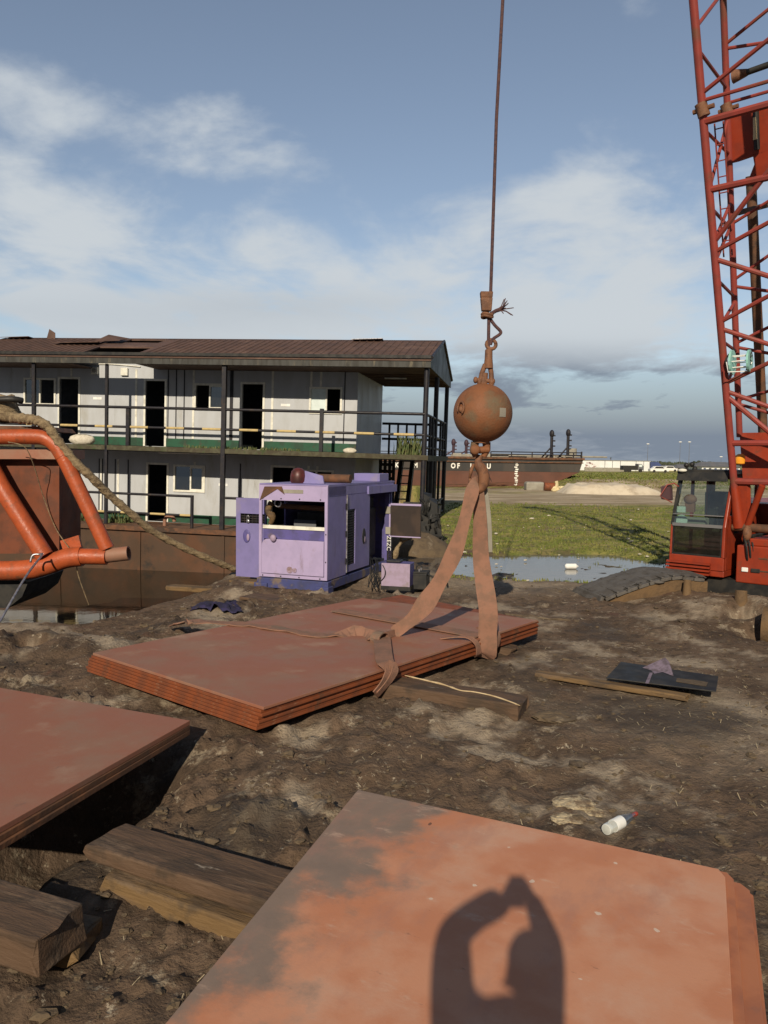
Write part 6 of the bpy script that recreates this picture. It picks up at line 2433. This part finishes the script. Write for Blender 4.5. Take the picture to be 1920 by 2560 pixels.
tag(hose, 'wet black hoses lying over the crane track below the cab', 'hose')

# ------------------------------------------------------------------ far barge
YF2 = 66.0
B2 = at(1110, 1215, Y=YF2)
fb = thing('cargo_barge', 'long black and red cargo barge with white letters beyond the field', 'barge', Matrix.Translation((0, YF2, 0)))
xl, xr2 = at(560, 1180, Y=YF2).x, at(1457, 1180, Y=YF2).x
zd, zr_ = at(1200, 1147, Y=YF2).z, at(1200, 1177.5, Y=YF2).z
MB().hexa([(xl, 0, zr_), (xr2 - .3, 0, zr_), (xr2 - .3, 14, zr_), (xl, 14, zr_)], [(xl, 0, zd), (xr2, 0, zd), (xr2, 14, zd), (xl, 14, zd)]).build('topside', 'barge_black', fb)
MB().hexa([(xl, .02, -.6), (xr2 - 4.5, .02, -.6), (xr2 - 4.5, 14, -.6), (xl, 14, -.6)], [(xl, .02, zr_), (xr2 - .3, .02, zr_), (xr2 - .3, 14, zr_), (xl, 14, zr_)]).build('bottom', 'barge_red', fb)
dk = MB()
dk.box(xl, xr2 + .1, -.15, 14.1, zd, zd + .18)
dk.box(xl, xr2, -.12, -.02, zd - .28, zd - .2)
dk.build('deck', 'rust_dark', fb)
rl2 = MB()
zrt = at(1300, 1130, Y=YF2).z
x_a = at(1228, 1130, Y=YF2).x
for z in (zrt, (zrt + zd) / 2 + .1):
    rl2.tube((x_a, .2, z), (xr2 - .1, .2, z), .05, 6)
    rl2.tube((xl, 9, z), (x_a, 9, z), .04, 6)
x = x_a
while x < xr2:
    rl2.tube((x, .2, zd), (x, .2, zrt), .05, 6)
    x += 1.75
rl2.tube((xr2 - .1, .2, zd), (xr2 - .1, .2, zrt + .1), .07, 6)
rl2.build('deck_rail', 'dark_steel', fb)
for px, py, y_ in ((1134, 1099, 6), (1166, 1101, 6), (1380, 1077, .8), (1421, 1075, .8)):
    p = at(px, py, Y=YF2 + y_)
    b = at(px - 28, 1146, Y=YF2 + y_)
    x, zt_ = p.x, p.z
    dv = MB()
    dv.tube((x, y_, zd), (x, y_, zt_ - .3), .13, 8)
    dv.ball((x, y_, zt_ - .25), .21, (1, 1, 1.6), 10, 8)
    dv.path([(x, y_, zd + (zt_ - zd) * .45), (b.x, y_, zd + .1)], .07, 6)
    for k in range(3):
        dv.box(x + .1, x + .30, y_ - .08, y_ + .08, zd + (zt_ - zd) * (.45 + .18 * k), zd + (zt_ - zd) * (.45 + .18 * k) + .12)
    dv.build('davit_post', mat('davit_maroon', (.05, .025, .035)) if px < 1200 else 'dark_steel', fb)
x = at(1234, 1120, Y=YF2).x
MB().tube((x, 3, zd), (x, 3, at(1234, 1103, Y=YF2).z), .06, 6).build('thin_pole', 'dark_steel', fb)
p = at(1440, 1141, Y=YF2)
MB().tube((p.x, 1.5, zd + .2), (p.x, 1.5, zd + 1.0), .42, 14).build('tank', 'concrete', fb, smooth='auto')
dj = MB()
rn = random.Random(15)
for k in range(26):
    x = rn.uniform(at(1130, 1140, Y=YF2).x, xr2 - 1)
    y = rn.uniform(.6, 5)
    if k % 3:
        dj.box(x, x + rn.uniform(.4, 2.2), y, y + .3, zd + .18, zd + .18 + rn.uniform(.08, .3))
    else:
        dj.tube((x, y, zd + .3), (x + rn.uniform(1, 4), y, zd + .3), .08, 6)
dj.build('deck_gear', MT['concrete'], fb)
zl_ = at(1140, 1165, Y=YF2).z
for ch, px, s in (('K', 992, .55), ('E', 1005, .55), ('M', 1039, .55), ('I', 1085, .55), ('I', 1097, .55), ('O', 1133, .58), ('F', 1146, .58), ('I', 1177, .55), ('I', 1201, .55), ('U', 1222, .58)):
    x = at(px, 1165, Y=YF2).x
    text_mesh(ch, s, 'letter', 'painted_letter', Matrix.Translation((x, -.012, zl_)) @ Matrix.Rotation(R(90), 4, 'X'), fb, bold=.022, xs=.82, ext=.006)
dm2 = MB()
xm_ = at(1291, 1180, Y=YF2).x
for k in range(11):
    z = at(1291, 1157 + 5.4 * k, Y=YF2).z
    o_ = .05 * math.sin(k * 2.4)
    dm2.box(xm_ - .13 + o_, xm_ + .12 + o_, -.02, -.004, z - .05, z + .05).box(xm_ - .02 + o_, xm_ + .07 + o_, -.02, -.004, z - .08, z - .05)
dm2.build('draught_marks', 'letter', fb)

# poles and blocks lying in front of the far barge
rn = random.Random(31)
pole = MB().path([(-1, 0, 0), (-.3, 0, .012), (.4, 0, .01), (1, 0, 0)], .012, 6).build('scrap_pole', 'rust_dark')
first = True
for px0, px1, py in ((1075, 1240, 1213), (1110, 1302, 1217), (1215, 1310, 1208), (1180, 1290, 1211), (1225, 1305, 1221), (1060, 1170, 1219), (1205, 1270, 1214), (980, 1090, 1215)):
    a, b = at(px0, py, Y=57), at(px1, py - 2, Y=58.5)
    o = pole if first else pole.copy()
    if not first:
        col.objects.link(o)
    first = False
    c = (a + b) / 2
    L_ = (b - a).length / 2
    zz = max(c.z, g1(c.x, c.y) + .15)
    o.matrix_world = Matrix.Translation((c.x, c.y, zz)) @ Matrix.Rotation(math.atan2(b.y - a.y, b.x - a.x), 4, 'Z') @ Matrix.Rotation(rn.uniform(-.02, .02), 4, 'Y') @ Matrix.Diagonal((L_, L_ * 1.2, L_ * 1.2, 1))
    tag(o, 'long rusty pole among those piled in front of the far barge', 'pole', 'rusty poles piled by the far barge')
a, b = at(1316, 1222, Y=58), at(1362, 1205, Y=58)
o = MB().ball((0, 0, 0), 1, (1, .6, .6), 4, 8, .12, 3)
o = MB().box(0, b.x - a.x, 0, 1.2, 0, b.z - a.z + .2).build('concrete_block', 'concrete', bevel=.15)
o.location = (a.x, 58, g1(a.x, 58) - .1)
tag(o, 'pale concrete block in front of the far barge beside the orange scrap', 'concrete block')
a, b = at(1361, 1222, Y=57.5), at(1386, 1209, Y=57.5)
m = MB().tube((0, 0, .3), (b.x - a.x, 0, .3), .32, 12).tube((.1, .5, .3), (b.x - a.x - .1, .5, .3), .3, 12)
o = m.build('rusty_drum', 'edge_rust', smooth='auto')
o.location = (a.x, 57.5, g1(a.x, 57.5))
tag(o, 'rusty orange drum lying right of the pale concrete block', 'drum')
a, b = at(1385, 1221, Y=57), at(1410, 1197, Y=57)
m = MB()
for k in range(14):
    x, z = rn.uniform(0, b.x - a.x), rn.uniform(0, .25)
    m.ball((x, rn.uniform(0, .5), z), rn.uniform(.1, .22), (1.3, 1, .8), 8, 6, .4, k)
m.path([(.15, .2, .1), (.25, .2, .5), (.2, .2, .75)], .12, 6)
o = m.build('scrap_heap', 'far_cream')
o.location = (a.x, 57, g1(a.x, 57))
tag(o, 'small heap of yellowish and dark scrap right of the rusty drum', 'scrap')

# sand heap
xs0, xs1 = at(1408, 1235, Y=53).x, at(1680, 1240, Y=53).x
m = MB()
nx, ny = 60, 16
vs = []
for j in range(ny + 1):
    for i in range(nx + 1):
        u, v = i / nx, j / ny
        x = xs0 + (xs1 - xs0) * u
        y = 52.2 + 4.5 * v
        e = min(1, u * 9, (1 - u) * 4.5) * min(1, v * 4.5, (1 - v) * 4)
        n_ = float(fbm(np.array([x * 1.3]), np.array([y * 1.6]), .8, 4)[0])
        vs.append((x, y, g1(x, y) - .1 + max(0, e) * (.80 - .10 * u + .5 * n_)))
m._add(vs, [(j * (nx + 1) + i, j * (nx + 1) + i + 1, (j + 1) * (nx + 1) + i + 1, (j + 1) * (nx + 1) + i) for j in range(ny) for i in range(nx)])
o = m.build('sand_heap', 'sand', smooth=True)
tag(o, 'long low heap of pale sand lying across the field left of the crane cab', 'sand heap')

# ------------------------------------------------------------------ skyline
YW2 = 205.0


def far_box(mb, px0, px1, py0, Y, dep, y_off=0.0, base=None):
    a, b = at(px0, py0, Y=Y), at(px1, py0, Y=Y)
    z0 = -.2 if base is None else base
    mb.box(a.x, b.x, Y + y_off, Y + dep, z0, (a.z + b.z) / 2)
    return a.x, b.x, (a.z + b.z) / 2


wh = thing('warehouse', 'long low white warehouse on the horizon beyond the far barge', 'warehouse', Matrix.Identity(4))
m = MB()
xa, xb, zt_ = far_box(m, 1440, 1626, 1152, YW2, 16)
m.build('wall', 'far_white', wh)
j = MB()
for px in (1512, 1531, 1551, 1590, 1609):
    x = at(px, 1165, Y=YW2).x
    j.box(x - .06, x + .06, YW2 - .05, YW2 - .01, 0, zt_)
j.build('wall_joint', 'far_grey', wh)
MB().box(xa - .2, xb + .2, YW2 - .15, YW2 + 16.2, zt_, zt_ + .12).build('roof', 'concrete', wh)
mu = MB()
rn = random.Random(77)
for k in range(20):
    p = at(rn.uniform(1461, 1484), rn.uniform(1157, 1170), Y=YW2)
    mu.box(p.x, p.x + rn.uniform(.2, .9), YW2 - .04, YW2 - .012, p.z, p.z + rn.uniform(.06, .25))
mu.build('faded_mural', mat('mural_red', (.42, .25, .24), (.5, .4, .38), 2), wh)
bs = thing('shed', 'dark blue shed with a sloping end beside the white warehouse', 'shed', Matrix.Identity(4))
a, b, c, d = at(1627, 1182, Y=YW2 - 1), at(1627, 1155, Y=YW2 - 1), at(1645, 1155, Y=YW2 - 1), at(1654, 1163, Y=YW2 - 1)
e = at(1640, 1182, Y=YW2 - 1)
MB().prism([a, e, d, c, b], (0, 12, 0)).build('wall', 'far_blue', bs)
MB().prism([e, at(1652, 1182, Y=YW2 - 1), at(1655, 1166, Y=YW2 - 1)], (0, 8, 0)).build('annexe', 'far_grey', bs)
gw = MB()
far_box(gw, 1462, 1560, 1169, YW2 - 18, .4)
o = gw.build('yard_wall', 'concrete')
tag(o, 'low grey yard wall in front of the white warehouse', 'wall')
tr = thing('box_truck', 'black box truck parked in front of the white warehouse', 'truck', Matrix.Identity(4))
Yt = YW2 - 25
m = MB()
a, b, z_t = *[at(px, 1165, Y=Yt).x for px in (1558, 1595)], at(1575, 1164, Y=Yt).z
m.box(a, b, Yt, Yt + 2.4, .5, z_t)
m.build('cargo_box', 'black', tr)
c = at(1609, 1175, Y=Yt).x
MB().prism([(b + .05, Yt + .1, .5), (c, Yt + .1, .5), (c, Yt + .1, 1.3), (c - .4, Yt + .1, 1.9), (b + .05, Yt + .1, 1.95)], (0, 2.1, 0)).build('driver_cab', 'far_grey', tr)
MB().box(b + .3, c - .35, Yt + .06, Yt + .09, 1.25, 1.75).build('cab_window', 'pale_pane', tr)
for x in (a + .7, a + 1.5, c - .7):
    MB().tube((x, Yt - .05, .42), (x, Yt + .3, .42), .42, 14).build('wheel', 'tyre', tr, smooth='auto')


def car(px, Y, col_, label, lenm=4.2, flip=1):
    p = at(px, 1180, Y=Y)
    c = thing('parked_car', label, 'car', Matrix.Translation((p.x, Y, g1(p.x, Y) + .05)), 'cars parked near the warehouse')
    L_ = lenm
    MB().prism([(0, 0, .25), (L_, 0, .25), (L_, 0, .75), (L_ * .8, 0, .85), (L_ * .68, 0, 1.38), (L_ * .28, 0, 1.4), (L_ * .14, 0, .9), (0, 0, .8)], (0, 1.7, 0)).build('body', col_, c, bevel=.06)
    MB().prism([(L_ * .2, -.01, .9), (L_ * .74, -.01, .9), (L_ * .66, -.01, 1.3), (L_ * .30, -.01, 1.32)], (0, .02, 0)).build('window', 'black', c)
    for x in (L_ * .2, L_ * .8):
        MB().tube((x, -.04, .3), (x, .2, .3), .3, 14).build('wheel', 'tyre', c, smooth='auto')


car(1626, YW2 - 30, 'white', 'white car parked below the blue shed')
car(1657, YW2 - 10, 'white', 'small white car parked near the cream house', 3.8)
for px0, px1, pyt, pyr, Y, wm, lab, rm in ((1666, 1698, 1170, 1163, 215, 'far_cream', 'low cream house on the skyline left of the cab roof', 'far_grey'),
                                          (1700, 1738, 1170, 1161, 240, 'far_grey', 'dull grey shed on the skyline behind the cab roof', 'far_grey'),
                                          (1755, 1850, 1167, 1155, 190, 'far_white', 'white house with a dark hipped roof behind the crane boom', 'far_grey')):
    h = thing('house', lab, 'house', Matrix.Identity(4))
    a, b = at(px0, pyt, Y=Y), at(px1, pyt, Y=Y)
    zt_, zr_2 = (a.z + b.z) / 2, at((px0 + px1) / 2, pyr, Y=Y).z
    wf = MB()
    n_ = 7 if px0 == 1755 else 4
    hs_ = [(a.x + (b.x - a.x) * (i + .3) / n_, a.x + (b.x - a.x) * (i + .75) / n_, .9, zt_ - .35) for i in range(n_)]
    wf.holes(a.x, b.x, -.2, zt_, Y, Y + .3, hs_)
    wf.build('wall', wm, h)
    for i, q in enumerate(hs_):
        MB().box(q[0], q[1], Y + .12, Y + .16, q[2], q[3]).build('window', 'black' if i % 2 else 'far_blue', h)
    MB().box(a.x, b.x, Y + .31, Y + 9, -.2, zt_).build('rear_block', wm, h)
    ov = .5
    xa_, xb_ = a.x - ov, b.x + ov
    q1 = (b.x - a.x) * .22
    mb = MB()
    mb._add([(xa_, Y - ov, zt_), (xb_, Y - ov, zt_), (xb_, Y + 9 + ov, zt_), (xa_, Y + 9 + ov, zt_), (xa_ + q1, Y + 4.5, zr_2), (xb_ - q1, Y + 4.5, zr_2)],
            [(0, 1, 5, 4), (1, 2, 5), (2, 3, 4, 5), (3, 0, 4), (3, 2, 1, 0)])
    mb.build('roof', rm, h)
for px, py, lab in ((1620, 1110, 'street lamp rising right of the white warehouse'), (1701, 1105, 'left lamp of the pair behind the crane cab'), (1724, 1105, 'right lamp of the pair behind the crane cab'), (1803, 1142, 'short lamp beside the boom on the skyline')):
    p = at(px, py, Y=260)
    l = thing('street_lamp', lab, 'street lamp', Matrix.Translation((p.x, 260, 0)), 'street lamps on the skyline')
    MB().path([(0, 0, 0), (0, 0, p.z - .3)], [.09, .05], 6).build('pole', 'far_grey', l)
    MB().ball((0, 0, p.z), .34, (1.6, .8, .55), 10, 7).build('lamp_head', 'white', l)

leaf = mat('far_foliage', (0.045, 0.058, 0.038), (0.065, 0.075, 0.045), .6, .9)


def tree(px, py, Y, wpx, label, palm=False, seed=0):
    p = at(px, py, Y=Y)
    rn = random.Random(seed)
    t = thing('palm_tree' if palm else 'tree', label, 'tree', Matrix.Translation((p.x, Y, 0)))
    H_ = p.z
    rw = wpx / F * Y / 2
    MB().path([(0, 0, -.2), (.1, 0, H_ * .5), (0, 0, H_ * .85)], [.22, .18, .12], 7).build('trunk', 'wood', t, smooth='auto')
    m = MB()
    if palm:
        for k in range(16):
            a = rn.random() * 6.28
            l = rw * rn.uniform(.8, 1.2)
            d = V((math.cos(a), math.sin(a), 0))
            s = V((-d.y, d.x, 0)) * .16
            b0 = V((0, 0, H_ * .84))
            q = [b0, b0 + d * l * .5 + V((0, 0, .35 * l)), b0 + d * l + V((0, 0, rn.uniform(-.5, .1) * l))]
            m._add([q[0] - s, q[0] + s, q[1] + s * 1.6, q[1] - s * 1.6, q[2]], [(0, 1, 2, 3), (3, 2, 4)])
    else:
        for k in range(900):
            u = V((rn.gauss(0, .42), rn.gauss(0, .42), rn.gauss(0, .36)))
            c = V((u.x * rw, u.y * rw, H_ * .62 + u.z * H_ * .45))
            if c.z < H_ * .15:
                continue
            s = .28 + .3 * rn.random()
            a, b = V((rn.gauss(0, 1), rn.gauss(0, 1), rn.gauss(0, 1))).normalized() * s, V((rn.gauss(0, 1), rn.gauss(0, 1), rn.gauss(0, 1))).normalized() * s
            m._add([c - a, c + b, c + a, c - b], [(0, 1, 2, 3)])
    m.build('crown', leaf, t, weld=False)


tree(1748, 1154, 300, 26, 'round dark tree left of the house with the hipped roof', seed=1)
tree(1772, 1157, 320, 20, 'lower dark tree behind the house with the hipped roof', seed=2)
tree(1650, 1151, 330, 9, 'lone palm on the skyline above the blue shed', True, 3)
tree(1699, 1153, 330, 9, 'palm on the skyline behind the crane cab roof', True, 4)
tree(1527, 1141, 420, 6, 'tiny palm top showing over the white warehouse roof', True, 5)
tree(1783, 1153, 340, 8, 'slim palm right of the low dark tree', True, 6)
m = MB()
rn = random.Random(19)
for i in range(5200):
    x = rn.uniform(-260, 620)
    y = rn.uniform(700, 760)
    hgt = 0.6 + 3.0 * (float(fbm(np.array([x]), np.array([0.]), .03, 3)[0]) + .5)
    c = V((x, y, rn.uniform(0, hgt)))
    s = 1.5
    m._add([c + V((-s, 0, -s)), c + V((s, rn.uniform(-1, 1), -s * .7)), c + V((rn.uniform(-s, s), 0, s))], [(0, 1, 2)])
o = m.build('treeline', leaf, weld=False)
tag(o, 'distant low line of trees along the horizon', 'treeline', kind='stuff')

# ------------------------------------------------------------------ the photographer, whose shadow falls on the plate


def sh(px, py, y):
    """point at depth y on the sun ray that lands on the plate under pixel (px, py)"""
    s = at(px, py, z=FZ)
    t = (y - s.y) / SUN_L.y
    return s + SUN_L * t


pe = thing('person', 'person with both arms raised, holding up a phone, standing on the foreground plate', 'person', Matrix.Identity(4))


def skin(name, nodes, edges, root, m, parent, sub=2):
    me = bpy.data.meshes.new(name)
    me.from_pydata([n[0] for n in nodes], edges, [])
    o = bpy.data.objects.new(name, me)
    col.objects.link(o)
    o.parent = parent
    me.materials.append(MT[m])
    md = o.modifiers.new('skin', 'SKIN')
    md.use_smooth_shade = True
    for i, n in enumerate(nodes):
        r = n[1] if isinstance(n[1], tuple) else (n[1], n[1])
        me.skin_vertices[0].data[i].radius = r
        me.skin_vertices[0].data[i].use_root = (i == root)
    s = o.modifiers.new('sub', 'SUBSURF')
    s.levels = s.render_levels = sub
    return o


me_test = None


def mk_skin(name, nodes, edges, root, m, parent, sub=2):
    bm = bmesh.new()
    lay = bm.verts.layers.skin.verify()
    vs = []
    for i, (p, r) in enumerate(nodes):
        v = bm.verts.new(p)
        v[lay].radius = r if isinstance(r, tuple) else (r, r)
        v[lay].use_root = (i == root)
        vs.append(v)
    for a, b in edges:
        bm.edges.new((vs[a], vs[b]))
    me = bpy.data.meshes.new(name)
    bm.to_mesh(me)
    bm.free()
    me.materials.append(MT[m])
    o = bpy.data.objects.new(name, me)
    col.objects.link(o)
    o.parent = parent
    md = o.modifiers.new('skin', 'SKIN')
    md.use_smooth_shade = True
    s = o.modifiers.new('sub', 'SUBSURF')
    s.levels = s.render_levels = sub
    return o


hd_c = sh(1326, 2432, -.42)
sL, sR = sh(1168, 2560, -.50), sh(1352, 2556, -.46)
eL, eR = sh(1128, 2335, -.30), sh(1374, 2368, -.28)
hL, hR = V((-.048, -.045, 2.165)), V((.048, -.045, 2.17))
neck = V((hd_c.x - .02, hd_c.y - .03, hd_c.z - .17))
chest = V(((sL.x + sR.x) / 2, -.50, min(sL.z, sR.z) - .06))
sL = V((chest.x - .18, -.48, chest.z + .08))
sR = V((chest.x + .145, -.46, chest.z + .08))
pel = V((chest.x, -.50, FZ + .92))
print('person', hd_c, sL, sR, eL, eR, chest, pel)
fL, fR = V((pel.x - .13, -.47, FZ + .09)), V((pel.x + .15, -.52, FZ + .09))
nodes = [(pel, (.145, .115)), ((pel + chest) / 2, (.135, .105)), (chest, (.155, .115)), (neck, .058), (hd_c + V((0, .01, -.05)), (.072, .085)), (hd_c + V((0, 0, .05)), (.078, .092)), (hd_c + V((0, -.01, .11)), (.055, .06)),
         (sL, .068), (eL, .044), (hL + V((-.02, -.03, -.07)), .036), (sR, .068), (eR, .044), (hR + V((.02, -.03, -.07)), .036),
         (pel + V((-.10, 0, -.06)), .095), (V((fL.x, fL.y + .02, FZ + .50)), .062), (fL, .040), (fL + V((0, .13, -.055)), .033),
         (pel + V((.10, 0, -.06)), .095), (V((fR.x, fR.y + .02, FZ + .50)), .062), (fR, .040), (fR + V((0, .13, -.055)), .033)]
edges = [(0, 1), (1, 2), (2, 3), (3, 4), (4, 5), (5, 6), (2, 7), (7, 8), (8, 9), (2, 10), (10, 11), (11, 12), (0, 13), (13, 14), (14, 15), (15, 16), (0, 17), (17, 18), (18, 19), (19, 20)]


def add_hand(h, sgn, wi):
    base = len(nodes)
    nodes.append((h + V((0, -.012, -.01)), .026))
    edges.append((wi, base))
    for k in range(4):
        z = .028 - .018 * k
        a = h + V((-sgn * .012, .004, z))
        b = h + V((-sgn * .034, -.012, z + .002))
        c = h + V((-sgn * (.052 - .003 * abs(k - 1)), -.016, z + .003))
        i = len(nodes)
        nodes.extend([(a, .0095), (b, .0085), (c, .0075)])
        edges.extend([(base, i), (i, i + 1), (i + 1, i + 2)])
    i = len(nodes)
    nodes.extend([(h + V((-sgn * .008, -.035, -.02)), .011), (h + V((-sgn * .035, -.045, .005)), .0095)])
    edges.extend([(base, i), (i, i + 1)])


add_hand(hL, -1, 9)
add_hand(hR, 1, 12)
body = mk_skin('body', nodes, edges, 0, 'skin', pe)
tn = [(pel + V((0, 0, -.02)), (.17, .14)), ((pel + chest) / 2, (.165, .13)), (chest, (.185, .14)), (chest + V((0, .0, .10)), (.10, .09)),
      (sL, .098), (eL, .080), (eL.lerp(hL, .45), .066), (eL.lerp(hL, .84), .046), (sR, .080), (eR, .066), (eR.lerp(hR, .45), .050), (eR.lerp(hR, .84), .038)]
mk_skin('shirt', tn, [(0, 1), (1, 2), (2, 3), (2, 4), (4, 5), (5, 6), (6, 7), (2, 8), (8, 9), (9, 10), (10, 11)], 0, 'shirt', pe)
tr_n = [(pel + V((0, 0, .03)), (.165, .135)), (pel + V((-.10, 0, -.08)), .112), (V((fL.x, fL.y + .02, FZ + .50)), .08), (fL + V((0, 0, .02)), .065),
        (pel + V((.10, 0, -.08)), .112), (V((fR.x, fR.y + .02, FZ + .50)), .08), (fR + V((0, 0, .02)), .065)]
mk_skin('trousers', tr_n, [(0, 1), (1, 2), (2, 3), (0, 4), (4, 5), (5, 6)], 0, 'trouser', pe)
for f in (fL, fR):
    MB().ball(f + V((0, .06, -.04)), .06, (.8, 2.2, .82), 16, 10).build('shoe', 'black', pe, smooth=True)
hm = MB()
hm.ball(hd_c + V((0, -.018, .045)), .108, (.86, 1.0, .98), 18, 12)
hm.build('hair', 'hair', pe, smooth=True)
fc_ = MB()
fc_.ball(hd_c + V((0, .10, -.015)), .018, (.9, 1.2, 1.6), 10, 8)
fc_.ball(hd_c + V((-.082, .0, -.01)), .03, (.4, .8, 1.2), 10, 8).ball(hd_c + V((.082, .0, -.01)), .03, (.4, .8, 1.2), 10, 8)
fc_.build('nose_and_ears', 'skin', pe, smooth=True)
for s in (-1, 1):
    MB().ball(hd_c + V((s * .033, .083, .012)), .013, (1, 1, 1), 10, 8).build('eye', 'white', pe, smooth=True)
MB().ball(hd_c + V((0, .088, -.062)), .02, (1.3, .5, .4), 10, 8).build('mouth', mat('lips', (.2, .07, .06)), pe, smooth=True)
ph = thing('smartphone', 'dark smartphone held up in both hands of the person', 'phone', Matrix.Translation((0.0, -.026, 2.17)))
MB().box(-.037, .037, -.004, .004, -.10, .045).build('case', 'black', ph, bevel=.003)
MB().box(-.033, .033, -.0052, -.0041, -.095, .04).build('screen', 'far_blue', ph)
